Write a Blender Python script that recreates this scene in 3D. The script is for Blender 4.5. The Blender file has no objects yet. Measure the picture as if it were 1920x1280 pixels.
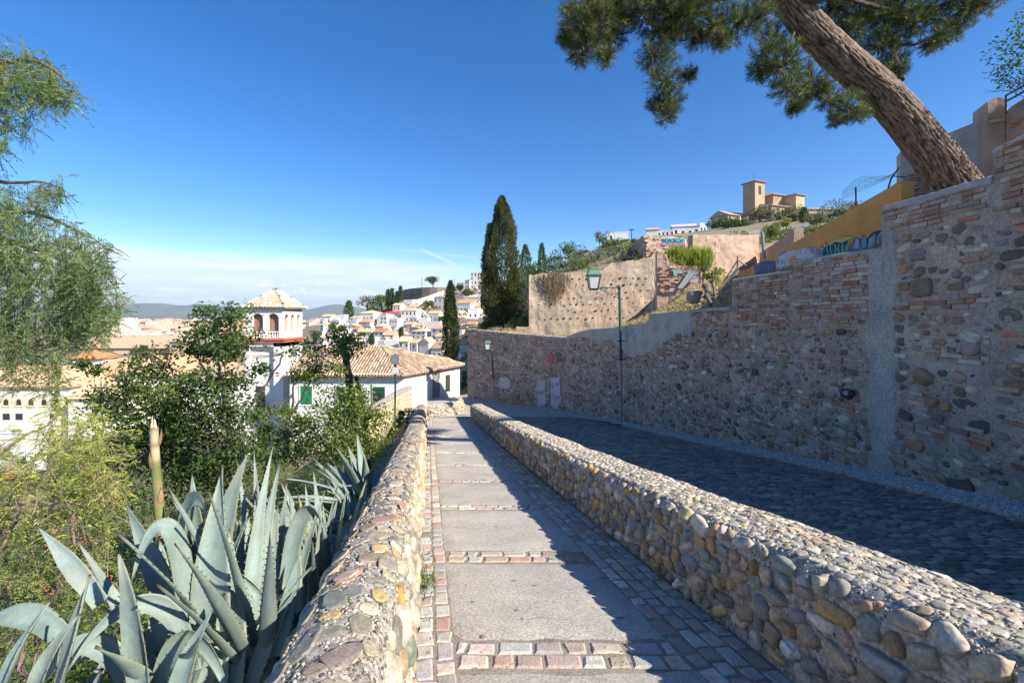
import bpy, bmesh, math, random
import numpy as np
from mathutils import Vector, Matrix, noise as mnoise
R = math.radians
rng = np.random.default_rng(11)
random.seed(11)
S = bpy.context.scene
COL = S.collection
CAMZ, F, CX, HY = 1.7, 853.3, 960.0, 597.0

def P(x, y, d):
    """a point d metres ahead that stands at pixel (x, y) of the 1920x1280 photograph"""
    return np.array([(x - CX) / F * d, d, CAMZ - (y - HY) / F * d])

HAZE = 6e-5
# ------------------------------------------------------------------ camera
cd = bpy.data.cameras.new('camera')
cam = bpy.data.objects.new('camera', cd)
COL.objects.link(cam)
cam.location = (0, 0, CAMZ)
cam.rotation_euler = (R(90), 0, 0)
cd.sensor_width = 36
cd.lens = 16
cd.shift_y = (HY - 640) / 1920
cd.clip_start = 0.05
cd.clip_end = 40000
S.camera = cam

# ------------------------------------------------------------------ light
SUN_AZ, SUN_EL = R(122), R(36)          # azimuth clockwise from +Y
SD = Vector((math.sin(SUN_AZ) * math.cos(SUN_EL), math.cos(SUN_AZ) * math.cos(SUN_EL), math.sin(SUN_EL)))
sl = bpy.data.lights.new('sun', 'SUN')
sl.energy = 5.0
sl.angle = R(0.5)
sl.color = (1.0, 0.93, 0.81)
so = bpy.data.objects.new('sun', sl)
COL.objects.link(so)
so.rotation_euler = SD.to_track_quat('Z', 'Y').to_euler()
S.view_settings.view_transform = 'Standard'
S.view_settings.look = 'None'
S.view_settings.exposure = 1.06
S.view_settings.gamma = 1.0

W = bpy.data.worlds.new('World')
S.world = W
W.use_nodes = True
nt = W.node_tree
nt.nodes.clear()

class NG:
    """short-hand for node trees"""
    def __init__(s, t): s.t = t
    def n(s, kind, **kw):
        nd = s.t.nodes.new(kind)
        for k, v in kw.items():
            if k == 'ins':
                for a, b in v.items():
                    s.put(nd, a, b)
            else:
                setattr(nd, k, v)
        return nd
    def put(s, nd, a, b):
        if isinstance(b, bpy.types.NodeSocket): s.t.links.new(b, nd.inputs[a])
        else: nd.inputs[a].default_value = b
    def math(s, op, a, b=0.0, c=None, clamp=False):
        nd = s.t.nodes.new('ShaderNodeMath'); nd.operation = op; nd.use_clamp = clamp
        s.put(nd, 0, a); s.put(nd, 1, b)
        if c is not None: s.put(nd, 2, c)
        return nd.outputs[0]
    def sstep(s, v, a, b, lo=0.0, hi=1.0):
        nd = s.t.nodes.new('ShaderNodeMapRange'); nd.interpolation_type = 'SMOOTHSTEP'
        s.put(nd, 0, v); s.put(nd, 1, a); s.put(nd, 2, b); s.put(nd, 3, lo); s.put(nd, 4, hi)
        return nd.outputs[0]
    def mix(s, f, a, b, mode='MIX'):
        nd = s.t.nodes.new('ShaderNodeMix'); nd.data_type = 'RGBA'; nd.blend_type = mode
        s.put(nd, 0, f)
        for i, v in ((6, a), (7, b)):
            if isinstance(v, (tuple, list)): nd.inputs[i].default_value = (v[0], v[1], v[2], 1)
            else: s.put(nd, i, v)
        return nd.outputs[2]
    def noise(s, vec, scale, detail=4, rough=0.55, dist=0.0, out=0):
        nd = s.n('ShaderNodeTexNoise')
        nd.inputs['Scale'].default_value = scale; nd.inputs['Detail'].default_value = detail
        nd.inputs['Roughness'].default_value = rough; nd.inputs['Distortion'].default_value = dist
        if vec is not None: s.t.links.new(vec, nd.inputs['Vector'])
        return nd.outputs[out]
    def ramp(s, v, stops):
        nd = s.n('ShaderNodeValToRGB'); cr = nd.color_ramp
        while len(cr.elements) < len(stops): cr.elements.new(0.5)
        for e, (p, c) in zip(cr.elements, stops):
            e.position = p; e.color = (c[0], c[1], c[2], 1) if not isinstance(c, float) else (c, c, c, 1)
        s.put(nd, 0, v)
        return nd.outputs[0]
    def vmul(s, v, k):
        nd = s.n('ShaderNodeVectorMath', operation='MULTIPLY'); s.put(nd, 0, v); nd.inputs[1].default_value = k
        return nd.outputs[0]

g = NG(nt)
sky = g.n('ShaderNodeTexSky', sky_type='NISHITA', sun_disc=False)
sky.sun_elevation = SUN_EL
sky.sun_rotation = SUN_AZ
sky.altitude = 700
sky.air_density = 1.0
sky.dust_density = 0.35
sky.ozone_density = 3.0
tc = g.n('ShaderNodeTexCoord')
dirv = tc.outputs['Generated']
sep = g.n('ShaderNodeSeparateXYZ'); nt.links.new(dirv, sep.inputs[0])
ux, uy, uz = sep.outputs
hs = g.n('ShaderNodeHueSaturation'); hs.inputs['Saturation'].default_value = 1.34; hs.inputs['Hue'].default_value = 0.506; hs.inputs['Value'].default_value = 1.0
nt.links.new(sky.outputs[0], hs.inputs['Color'])
# bank of thin cloud low over the plain, in the direction of the city
str1 = g.noise(g.vmul(dirv, (2.2, 2.2, 26.0)), 1.6, 5, 0.6)
str2 = g.noise(g.vmul(dirv, (5.0, 5.0, 60.0)), 1.5, 5, 0.62)
edge = g.math('ADD', g.math('MULTIPLY_ADD', ux, -0.012, 0.1185), g.math('MULTIPLY', g.math('SUBTRACT', str1, 0.5), 0.045))
bank = g.sstep(g.math('SUBTRACT', edge, uz), -0.003, 0.014)
azim = g.math('ARCTAN2', ux, uy)
bank = g.math('MULTIPLY', bank, g.sstep(azim, 0.02, -0.30))
bank = g.math('MULTIPLY', bank, g.math('MULTIPLY_ADD', str2, 0.55, 0.56), clamp=True)
# small cumulus puffs under the bank
pf = g.noise(g.vmul(dirv, (9.0, 9.0, 20.0)), 2.1, 5, 0.6)
pz = g.math('MULTIPLY', g.sstep(uz, 0.030, 0.046), g.sstep(uz, 0.085, 0.060))
puff = g.math('MULTIPLY', g.math('MULTIPLY', g.sstep(pf, 0.57, 0.66), pz), g.sstep(azim, -0.05, -0.25))
def skydir(x, y):
    v = Vector(((x - CX) / F, 1.0, -(y - HY) / F)); v.normalize(); return v
def contrail(a, b, w, k):
    d1, d2 = skydir(*a), skydir(*b)
    nrm = d1.cross(d2).normalized(); mid = (d1 + d2).normalized(); half = (d1 - d2).length / 2
    dn = g.n('ShaderNodeVectorMath', operation='DOT_PRODUCT'); g.put(dn, 0, dirv); dn.inputs[1].default_value = nrm
    off = g.math('ABSOLUTE', dn.outputs['Value'])
    off = g.math('ADD', off, g.math('MULTIPLY', g.math('SUBTRACT', g.noise(dirv, 60, 3), 0.5), w * 1.2))
    ds = g.n('ShaderNodeVectorMath', operation='DISTANCE'); g.put(ds, 0, dirv); ds.inputs[1].default_value = mid
    return g.math('MULTIPLY', g.math('MULTIPLY', g.sstep(off, w, w * 0.1), g.sstep(ds.outputs['Value'], half, half * 0.5)), k)
ct = g.math('MAXIMUM', contrail((778, 462), (868, 502), 0.0045, 0.55), contrail((700, 463), (935, 488), 0.0035, 0.25))
bg = g.n('ShaderNodeBackground'); bg.inputs['Strength'].default_value = 0.096
nt.links.new(g.mix(g.sstep(uz, -0.02, 0.20), sky.outputs[0], hs.outputs[0]), bg.inputs['Color'])
ccol = g.mix(g.sstep(uz, 0.01, 0.12), (0.46, 0.56, 0.74), (0.72, 0.79, 0.91))
ccol = g.mix(g.sstep(str2, 0.40, 0.66, 0.0, 0.55), ccol, (0.88, 0.91, 0.97))
ccol = g.mix(g.math('MULTIPLY', puff, 0.95), ccol, (1.0, 1.0, 1.0))
bc = g.n('ShaderNodeBackground'); bc.inputs['Strength'].default_value = 0.62
nt.links.new(ccol, bc.inputs['Color'])
cov = g.math('MAXIMUM', g.math('MAXIMUM', bank, puff), ct, clamp=True)
mx = g.n('ShaderNodeMixShader'); nt.links.new(cov, mx.inputs[0]); nt.links.new(bg.outputs[0], mx.inputs[1]); nt.links.new(bc.outputs[0], mx.inputs[2])
wo = g.n('ShaderNodeOutputWorld'); nt.links.new(mx.outputs[0], wo.inputs['Surface'])

# ------------------------------------------------------------------ mesh builder
class MB:
    def __init__(s):
        s.v = []; s.loops = []; s.sizes = []; s.mi = []; s.c = []; s.n = 0
    def add(s, verts, faces, mat=0, col=(1, 1, 1)):
        verts = np.asarray(verts, dtype=np.float32).reshape(-1, 3)
        k = len(verts)
        s.v.append(verts)
        c = np.asarray(col, dtype=np.float32)
        s.c.append(np.broadcast_to(c, (k, 3)) if c.ndim == 1 else c)
        if isinstance(faces, np.ndarray):
            nf, ar = faces.shape
            s.loops.append((faces + s.n).ravel().astype(np.int32)); s.sizes.append(np.full(nf, ar, np.int32)); s.mi.append(np.full(nf, mat, np.int32))
        else:
            for f in faces:
                s.loops.append(np.asarray(f, np.int32) + s.n); s.sizes.append(np.array([len(f)], np.int32)); s.mi.append(np.array([mat], np.int32))
        s.n += k
    def box(s, a, b, mat=0, col=(1, 1, 1), M=None):
        x0, y0, z0 = a; x1, y1, z1 = b
        v = np.array([(x0, y0, z0), (x1, y0, z0), (x1, y1, z0), (x0, y1, z0), (x0, y0, z1), (x1, y0, z1), (x1, y1, z1), (x0, y1, z1)], float)
        if M is not None: v = M(v)
        s.add(v, BOXF, mat, col)
    def tube(s, pts, rad, seg=8, mat=0, col=(1, 1, 1), cap=True, bump=0.0):
        pts = np.asarray(pts, float); n = len(pts)
        rad = np.broadcast_to(np.asarray(rad, float), (n,))
        t = np.gradient(pts, axis=0); t /= np.linalg.norm(t, axis=1)[:, None] + 1e-9
        ref = np.array([0.0, 0, 1]) if abs(t[0][2]) < 0.9 else np.array([1.0, 0, 0])
        a = np.cross(t[0], ref); a /= np.linalg.norm(a)
        rings = []
        ang = np.linspace(0, 2 * math.pi, seg, endpoint=False)
        for i in range(n):
            a = a - t[i] * a.dot(t[i]); a /= np.linalg.norm(a) + 1e-9
            b = np.cross(t[i], a)
            r = rad[i] * (1 + (rng.normal(0, bump, seg) if bump else 0))
            rings.append(pts[i] + (np.cos(ang) * r)[:, None] * a + (np.sin(ang) * r)[:, None] * b)
        v = np.concatenate(rings)
        i, j = np.meshgrid(np.arange(n - 1), np.arange(seg), indexing='ij'); jn = (j + 1) % seg
        f = np.stack([i * seg + j, i * seg + jn, (i + 1) * seg + jn, (i + 1) * seg + j], -1).reshape(-1, 4)
        s.add(v, f, mat, col)
        if cap:
            s.add(rings[0][::-1], [list(range(seg))], mat, col); s.add(rings[-1], [list(range(seg))], mat, col)
    def grid(s, G, mat=0, col=(1, 1, 1), flip=False):
        G = np.asarray(G, float); a, b = G.shape[:2]
        i, j = np.meshgrid(np.arange(a - 1), np.arange(b - 1), indexing='ij')
        f = np.stack([i * b + j, (i + 1) * b + j, (i + 1) * b + j + 1, i * b + j + 1], -1).reshape(-1, 4)
        if flip: f = f[:, ::-1]
        c = np.asarray(col, float)
        s.add(G.reshape(-1, 3), f, mat, c if c.ndim == 1 else c.reshape(-1, 3))
    def build(s, name, mats, parent=None, smooth=False, loc=None):
        me = bpy.data.meshes.new(name)
        v = np.concatenate(s.v) if s.v else np.zeros((0, 3), np.float32)
        if loc is not None: v = v - np.asarray(loc, np.float32)
        lp = np.concatenate(s.loops); sz = np.concatenate(s.sizes); mi = np.concatenate(s.mi)
        me.vertices.add(len(v)); me.vertices.foreach_set('co', v.ravel())
        me.loops.add(len(lp)); me.loops.foreach_set('vertex_index', lp)
        me.polygons.add(len(sz))
        st = np.zeros(len(sz), np.int32); st[1:] = np.cumsum(sz)[:-1]
        me.polygons.foreach_set('loop_start', st)
        me.polygons.foreach_set('material_index', mi)
        me.polygons.foreach_set('use_smooth', np.full(len(sz), bool(smooth)))
        at = me.attributes.new('col', 'FLOAT_COLOR', 'POINT')
        c = np.concatenate(s.c); c4 = np.ones((len(c), 4), np.float32); c4[:, :3] = c
        at.data.foreach_set('color', c4.ravel())
        me.update(calc_edges=True); me.validate()
        for m in (mats if isinstance(mats, (list, tuple)) else [mats]): me.materials.append(m)
        o = bpy.data.objects.new(name, me); COL.objects.link(o)
        if parent is not None:
            o.parent = parent
            if loc is None: o.matrix_parent_inverse = parent.matrix_world.inverted() if False else Matrix.Translation(parent.location).inverted()
        if loc is not None: o.location = loc
        return o
BOXF = np.array([(0, 3, 2, 1), (4, 5, 6, 7), (0, 1, 5, 4), (1, 2, 6, 5), (2, 3, 7, 6), (3, 0, 4, 7)])

def tag(o, label=None, cat=None, group=None, kind=None):
    if label: o['label'] = label
    if cat: o['category'] = cat
    if group: o['group'] = group
    if kind: o['kind'] = kind
    return o
def empty(name, loc, label, cat, group=None, kind='thing'):
    o = bpy.data.objects.new(name, None); COL.objects.link(o)
    o.location = loc; o.empty_display_size = 0.2
    return tag(o, label, cat, group, kind)
def jit(c, a=0.12):
    c = np.asarray(c, float); k = 1 + rng.normal(0, a)
    return np.clip(c * k * (1 + rng.normal(0, a * 0.25, 3)), 0.01, 0.95)
def pick(pal): return pal[rng.integers(len(pal))]

# ------------------------------------------------------------------ materials
def newmat(name):
    m = bpy.data.materials.new(name); m.use_nodes = True
    t = m.node_tree; t.nodes.clear(); q = NG(t)
    out = q.n('ShaderNodeOutputMaterial')
    return m, q, out
def surf(name, base=None, rough=0.85, var=0.25, vscale=6.0, fine=60.0, fvar=0.2, bump=0.3, bscale=40.0, bdist=0.01, dirt=None, dscale=1.5, damt=0.5, spec=0.3, metal=0.0, stretch=(1, 1, 1)):
    """attribute colour (or base) broken up by two noises, optional dirt patches, bump"""
    m, q, out = newmat(name)
    geo = q.n('ShaderNodeNewGeometry'); pos = geo.outputs['Position']
    if stretch != (1, 1, 1): pos = q.vmul(pos, stretch)
    if base is None:
        a = q.n('ShaderNodeAttribute', attribute_name='col'); c = a.outputs['Color']
    else:
        rgb = q.n('ShaderNodeRGB'); rgb.outputs[0].default_value = (*base, 1); c = rgb.outputs[0]
    n1 = q.noise(pos, vscale, 5, 0.6); n2 = q.noise(pos, fine, 3, 0.6)
    n1 = q.math('MULTIPLY_ADD', n1, 2.2, -0.6, clamp=True); n2 = q.math('MULTIPLY_ADD', n2, 2.4, -0.7, clamp=True)
    k = q.math('MULTIPLY', q.math('MULTIPLY_ADD', n1, 2 * var, 1 - var), q.math('MULTIPLY_ADD', n2, 2 * fvar, 1 - fvar))
    kk = q.n('ShaderNodeCombineColor'); [q.put(kk, i, k) for i in range(3)]
    c = q.mix(1.0, c, kk.outputs[0], 'MULTIPLY')
    if dirt is not None:
        dn = q.sstep(q.noise(pos, dscale, 6, 0.65), 0.48, 0.68, 0.0, damt)
        c = q.mix(dn, c, dirt)
    b = q.n('ShaderNodeBsdfPrincipled'); q.put(b, 'Base Color', c); q.put(b, 'Roughness', rough); q.put(b, 'Metallic', metal)
    q.put(b, 'Specular IOR Level', spec)
    if bump:
        bn = q.n('ShaderNodeBump'); bn.inputs['Strength'].default_value = bump; bn.inputs['Distance'].default_value = bdist
        q.put(bn, 'Height', q.noise(pos, bscale, 6, 0.65)); q.put(b, 'Normal', bn.outputs[0])
    m.node_tree.links.new(b.outputs[0], out.inputs[0])
    return m
def leafmat(name, trans=0.35, rough=0.5, tint=(1.25, 1.35, 0.55), spec=0.35):
    m, q, out = newmat(name)
    a = q.n('ShaderNodeAttribute', attribute_name='col'); c = a.outputs['Color']
    b = q.n('ShaderNodeBsdfPrincipled'); q.put(b, 'Base Color', c); q.put(b, 'Roughness', rough); q.put(b, 'Specular IOR Level', spec)
    tr = q.n('ShaderNodeBsdfTranslucent'); q.put(tr, 'Color', q.mix(1.0, c, tint, 'MULTIPLY'))
    mxs = q.n('ShaderNodeMixShader'); mxs.inputs[0].default_value = trans
    m.node_tree.links.new(b.outputs[0], mxs.inputs[1]); m.node_tree.links.new(tr.outputs[0], mxs.inputs[2])
    m.node_tree.links.new(mxs.outputs[0], out.inputs[0])
    return m
M = {}
M['stone'] = surf('river_stone', None, 0.75, 0.20, 9, 70, 0.26, 0.5, 45, 0.008, (0.16, 0.14, 0.115), 16, 0.45)
M['mortar'] = surf('lime_mortar', (0.33, 0.30, 0.26), 0.95, 0.25, 5, 42, 0.6, 0.6, 45, 0.012, (0.12, 0.105, 0.09), 14, 0.65)
M['mortar_tall'] = surf('old_wall_mortar', None, 0.95, 0.22, 1.6, 24, 0.34, 1.0, 16, 0.05, (0.50, 0.45, 0.42), 2.6, 0.55)
M['brick'] = surf('old_brick', None, 0.9, 0.22, 9, 60, 0.25, 0.6, 45, 0.012, (0.50, 0.46, 0.42), 2.6, 0.55)
M['cement'] = surf('grey_cement', (0.36, 0.35, 0.34), 0.92, 0.2, 2.5, 50, 0.15, 0.4, 18, 0.02, (0.22, 0.215, 0.21), 2.0, 0.45)
M['concrete'] = surf('path_concrete', (0.385, 0.35, 0.305), 0.9, 0.14, 2.2, 58, 0.42, 0.6, 90, 0.008, (0.25, 0.24, 0.225), 1.6, 0.55)
M['sett'] = surf('granite_sett', None, 0.85, 0.16, 12, 95, 0.3, 0.8, 60, 0.012, (0.34, 0.29, 0.24), 13, 0.6)
M['street'] = surf('dark_cobble', None, 0.6, 0.2, 4, 90, 0.25, 0.4, 60, 0.008, spec=0.4)
M['joint'] = surf('joint_sand', (0.25, 0.215, 0.175), 0.95, 0.25, 6, 80, 0.4, 0.8, 80, 0.01)
M['white'] = surf('whitewash', (0.70, 0.685, 0.66), 0.85, 0.05, 0.9, 12, 0.04, 0.15, 8, 0.02, (0.62, 0.61, 0.60), 0.5, 0.35)
M['house_white'] = surf('house_whitewash', None, 0.85, 0.07, 0.5, 3, 0.05, 0.0)
M['greyplaster'] = surf('grey_plaster', (0.60, 0.585, 0.565), 0.88, 0.08, 1.2, 16, 0.05, 0.15, 10, 0.02, (0.5, 0.49, 0.48), 0.6, 0.4)
M['tile'] = surf('roof_tile', None, 0.85, 0.18, 5, 40, 0.2, 0.2, 30, 0.01, (0.34, 0.27, 0.19), 1.2, 0.45)
M['redband'] = surf('red_brick_band', (0.42, 0.13, 0.08), 0.8, 0.2, 6, 40, 0.2, 0.2, 30)
M['dark'] = surf('dark_opening', (0.035, 0.035, 0.04), 0.4, 0.1, 3, 20, 0.1, 0.0)
M['earthwall'] = surf('rammed_earth', (0.40, 0.31, 0.225), 0.95, 0.24, 0.9, 9, 0.12, 0.55, 6, 0.06, (0.24, 0.19, 0.15), 0.5, 0.85, stretch=(1.6, 1.6, .7))
M['pinkwall'] = surf('pink_earth_render', (0.40, 0.285, 0.215), 0.95, 0.24, 1.3, 14, 0.12, 0.6, 7, 0.05, (0.42, 0.27, 0.2), 0.8, 0.5)
M['orange'] = surf('ochre_paint', (0.58, 0.28, 0.085), 0.85, 0.13, 1.0, 12, 0.08, 0.15, 12, 0.02, (0.40, 0.17, 0.055), 0.9, 0.5)
M['soil'] = surf('dry_soil', (0.40, 0.30, 0.185), 0.95, 0.25, 2.0, 30, 0.3, 1.0, 14, 0.06, (0.25, 0.175, 0.10), 1.6, 0.7)
M['terrain'] = surf('dry_hillside', (0.22, 0.175, 0.11), 0.95, 0.3, 0.25, 2.5, 0.3, 0.5, 1.2, 0.3, (0.10, 0.125, 0.055), 0.12, 0.8)
M['bark'] = surf('pine_bark', None, 0.92, 0.3, 6, 50, 0.3, 0.9, 30, 0.03)
M['darkbark'] = surf('dark_bark', (0.075, 0.062, 0.055), 0.9, 0.3, 6, 50, 0.3, 0.6, 30, 0.02)
M['leaf'] = leafmat('leaf', 0.42)
M['needle'] = leafmat('needle', 0.22, 0.5, (1.1, 1.2, 0.6))
M['agave'] = surf('agave_skin', None, 0.55, 0.12, 7, 60, 0.10, 0.25, 18, 0.012, (0.24, 0.235, 0.15), 6, 0.35, spec=0.3)
M['green_iron'] = surf('green_iron', (0.028, 0.075, 0.06), 0.4, 0.1, 6, 40, 0.1, 0.1, 60, 0.003, spec=0.5)
M['dark_iron'] = surf('dark_iron', (0.05, 0.055, 0.06), 0.45, 0.2, 6, 40, 0.1, 0.1, 60, 0.003, spec=0.5)
M['grey_metal'] = surf('grey_metal', (0.20, 0.21, 0.22), 0.5, 0.12, 6, 40, 0.1, 0.1, 60, 0.003, spec=0.4, metal=0.2)
M['wood'] = surf('weathered_wood', (0.22, 0.17, 0.12), 0.85, 0.25, 8, 50, 0.2, 0.3, 40)
M['paint'] = surf('sprayed_paint', None, 0.6, 0.1, 4, 60, 0.12, 0.0)
M['glassy'] = surf('frosted_glass', (0.55, 0.57, 0.56), 0.25, 0.06, 6, 40, 0.05, 0.0, spec=0.6)
# ------------------------------------------------------------------ ground lines
def zp(d):
    d = np.asarray(d, float)
    q = -0.168 * d + 0.00085 * d * d
    return np.where(d < 42, q, (-0.168 * 42 + 0.00085 * 42 * 42) - 0.10 * (d - 42))
def sdz(d): return np.interp(d, [-6, 24, 28, 32, 34.6, 38, 44, 60], [.05, .05, .12, .27, .46, .28, .2, 0])
def XL(d): return -0.10 - 0.183 * np.asarray(d, float)
def XR(d): return 2.14 - 0.18 * np.asarray(d, float)
# foot of the tall wall, pixel column -> depth
_tx = np.array([2500., 1920, 1640, 1300, 1165, 1060, 1030, 990, 950, 915, 876])
_ti = 1 / np.array([4.1, 6.55, 9.15, 15.6, 21.3, 26.8, 28.6, 30.6, 32.2, 33.5, 34.6])
def tw_d(x): return 1 / np.interp(-np.asarray(x, float), -_tx, _ti)
def tw_base(x):
    d = tw_d(x); return np.stack([(np.asarray(x) - CX) / F * d, d, zp(d) + sdz(d)], -1)
_bx = np.concatenate([np.linspace(2500, 1900, 40), np.linspace(1899, 876, 400)])
_bp = np.concatenate([np.array([[7.9, -7, 1.6], [7.55, 0.2, .5]]), tw_base(_bx)])
def tw_X(Y): return np.interp(Y, _bp[:, 1], _bp[:, 0])

# ------------------------------------------------------------------ terrain (thin linear RBF in (column, log depth))
CT = []
def ct(x, y, d): CT.append((x, d, CAMZ - (y - HY) / F * d))
def cz(x, d, z): CT.append((x, d, z))
def cxyz(X, Y, z): CT.append((CX + X / Y * F, Y, z))
for a in [(-2.2, 1, -1.0), (-1.6, 2.2, -.9), (-5, 2, -2.4), (-1.9, 4.5, -1.4), (-2.6, 8, -2.0), (-6, 6, -3.6), (-14, 8, -6.5), (-30, 15, -11), (-5, 12, -3.6), (-10, 12, -5.8), (-20, 16, -9.0),
          (-4.4, 20, -4.3), (-8.5, 20, -6.3), (-16, 22, -8.8), (-34, 25, -13), (-7, 28, -5.2), (-12, 30, -7.6), (-25, 32, -10.5), (-9, 40, -6.0), (-5, 44, -6.0), (-20, 42, -9.5), (-45, 40, -15)]: cxyz(*a)
for a in [(100, 860, 60), (-300, 880, 70), (0, 880, 70), (250, 810, 85), (100, 800, 110), (300, 735, 150), (200, 712, 180), (300, 668, 300), (100, 690, 260), (-300, 690, 260), (300, 633, 600), (0, 640, 560), (600, 650, 300),
          (500, 628, 600), (400, 615, 1500), (0, 615, 1500), (700, 612, 1500), (-400, 615, 1500), (1000, 612, 1800), (1500, 612, 1800), (2300, 612, 1800), (0, 603, 5000), (800, 603, 5000), (1600, 603, 5000), (0, 601, 10500), (800, 601, 10500), (2300, 601, 10500), (-400, 601, 10500),
          (820, 765, 60), (800, 722, 120), (870, 712, 120), (700, 745, 120), (600, 725, 150), (500, 760, 80),
          (620, 645, 250), (620, 606, 700), (680, 662, 215), (680, 622, 300), (680, 592, 370), (680, 598, 600), (750, 666, 220), (750, 602, 300), (750, 566, 350), (750, 562, 400), (750, 590, 600), (850, 692, 190), (850, 622, 270), (850, 562, 335), (850, 541, 362), (850, 570, 600), (920, 602, 300), (920, 541, 360), (920, 522, 400), (950, 560, 700), (900, 655, 150), (950, 640, 100),
          (1050, 505, 70), (1180, 482, 62), (1100, 482, 110), (1150, 466, 150), (1200, 446, 190), (1330, 436, 200), (1420, 418, 215), (1500, 406, 215), (1600, 405, 190), (1750, 430, 150), (2000, 430, 130), (2350, 430, 130), (980, 522, 200), (1050, 500, 200), (1000, 515, 150), (1300, 560, 500), (1700, 580, 500), (2300, 580, 500), (1100, 560, 500), (1450, 500, 300), (1300, 500, 280), (1250, 452, 150), (1330, 452, 140), (1420, 445, 140), (1380, 460, 100), (1500, 432, 140), (1300, 478, 80), (1400, 478, 70),
          (990, 632, 44), (1100, 632, 38), (1232, 594, 30), (1275, 550, 29.5), (1290, 558, 25), (1250, 502, 33), (1320, 502, 33), (1400, 518, 31), (1450, 482, 34), (1480, 450, 45), (1550, 432, 62), (1600, 425, 25), (1700, 420, 25), (1340, 545, 18.5), (1300, 560, 19), (1250, 583, 21), (1210, 598, 23), (1170, 613, 25), (1100, 628, 28), (1040, 636, 32), (960, 621, 34), (930, 619, 37), (935, 617, 41), (980, 617, 44), (1225, 582, 35), (1215, 596, 39), (1160, 610, 39), (1100, 622, 39), (1020, 632, 39), (1230, 575, 32), (1130, 618, 34), (1060, 509, 43), (1130, 505, 43), (1210, 484, 43)]: ct(*a)
for a in [(2300, 5.5, 4.4), (1990, 7.3, 4.2), (1820, 8.3, 4.1), (1700, 9.4, 3.75), (1640, 10.2, 2.85), (1500, 12.3, 2.95), (1420, 14.2, 2.75), (1345, 15.5, 1.9), (1300, 16.6, 1.8), (1240, 18.8, 1.7), (1150, 23, 1.05), (1075, 27, .6), (1010, 31, .45), (900, 35, .5), (2300, 14, 7), (1900, 14, 6), (1750, 17, 5)]: cz(*a)
CT = np.array(CT)
def _uv(x, d): return np.stack([np.asarray(x, float) / 240.0, 2.3 * np.log(np.asarray(d, float))], -1)
_cu = _uv(CT[:, 0], CT[:, 1])
_A = np.linalg.norm(_cu[:, None] - _cu[None], axis=-1)
_w = np.linalg.solve(_A + 1e-6 * np.eye(len(CT)), CT[:, 2])
def H(x, d):
    x, d = np.broadcast_arrays(np.asarray(x, float), np.asarray(d, float)); sh = x.shape
    q = _uv(x.ravel(), d.ravel()); out = np.zeros(len(q))
    for i in range(0, len(q), 4000):
        out[i:i + 4000] = np.linalg.norm(q[i:i + 4000, None] - _cu[None], axis=-1) @ _w
    return out.reshape(sh)
def snoise(p, sc, seed=0.0):
    return np.array([mnoise.noise((a[0] * sc + seed, a[1] * sc, a[2] * sc if len(a) > 2 else seed)) for a in np.asarray(p).reshape(-1, np.asarray(p).shape[-1])])

mb = MB()
px = np.concatenate([np.arange(-900, -100, 60), np.arange(-100, 1700, 14), np.arange(1700, 2700, 50)]).astype(float)
dd = np.concatenate([np.geomspace(0.9, 43, 60), np.geomspace(43.6, 700, 110), np.geomspace(730, 10500, 40)])
X_, D_ = np.meshgrid(px, dd, indexing='ij')
Z_ = H(X_, D_)
WX = (X_ - CX) / F * D_
nz = snoise(np.stack([WX, D_], -1).reshape(-1, 2), 0.35).reshape(WX.shape)
Z_ = Z_ + nz * np.clip(D_ * 0.01, 0, .5) * np.where(D_ > 800, 0, 1)
corr = (D_ < 43.2) & (WX > XL(D_) - 0.35)
Z_ = np.where(corr, np.minimum(zp(D_) - 0.6, Z_), Z_)
left = (D_ < 43.2) & ~corr & (WX < XL(D_) - .3)
Z_ = np.where(left, np.minimum(Z_, zp(D_) - .45), Z_)
mb.grid(np.stack([WX, D_, Z_], -1))
o = mb.build('terrain', M['terrain'], smooth=True); tag(o, 'dry sloping ground of the hillside and the plain below it', 'ground', kind='structure')

# bank behind the tall wall
mb = MB(); rows = []
for d in np.geomspace(4.2, 47, 120):
    x0 = CX + ((tw_X(d) + 0.38) if d < 34.7 else -3.05 + (d - 34.7) * 3.5) / d * F
    xs = x0 + (2500 - x0) * np.linspace(0, 1, 90) ** 1.5
    z = H(xs, np.full_like(xs, d))
    w = (xs - CX) / F * d
    z = z + snoise(np.stack([w, np.full_like(w, d)], -1), 1.1) * 0.12 + snoise(np.stack([w, np.full_like(w, d)], -1), 3.5) * 0.05
    rows.append(np.concatenate([[[w[0], d, z[0] - 6]], np.stack([w, np.full_like(w, d), z], -1)]))
mb.grid(np.array(rows), flip=True)
o = mb.build('earth_bank', M['soil'], smooth=True); tag(o, 'bare dry earth bank rising behind the tall retaining wall', 'ground', kind='structure')

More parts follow.
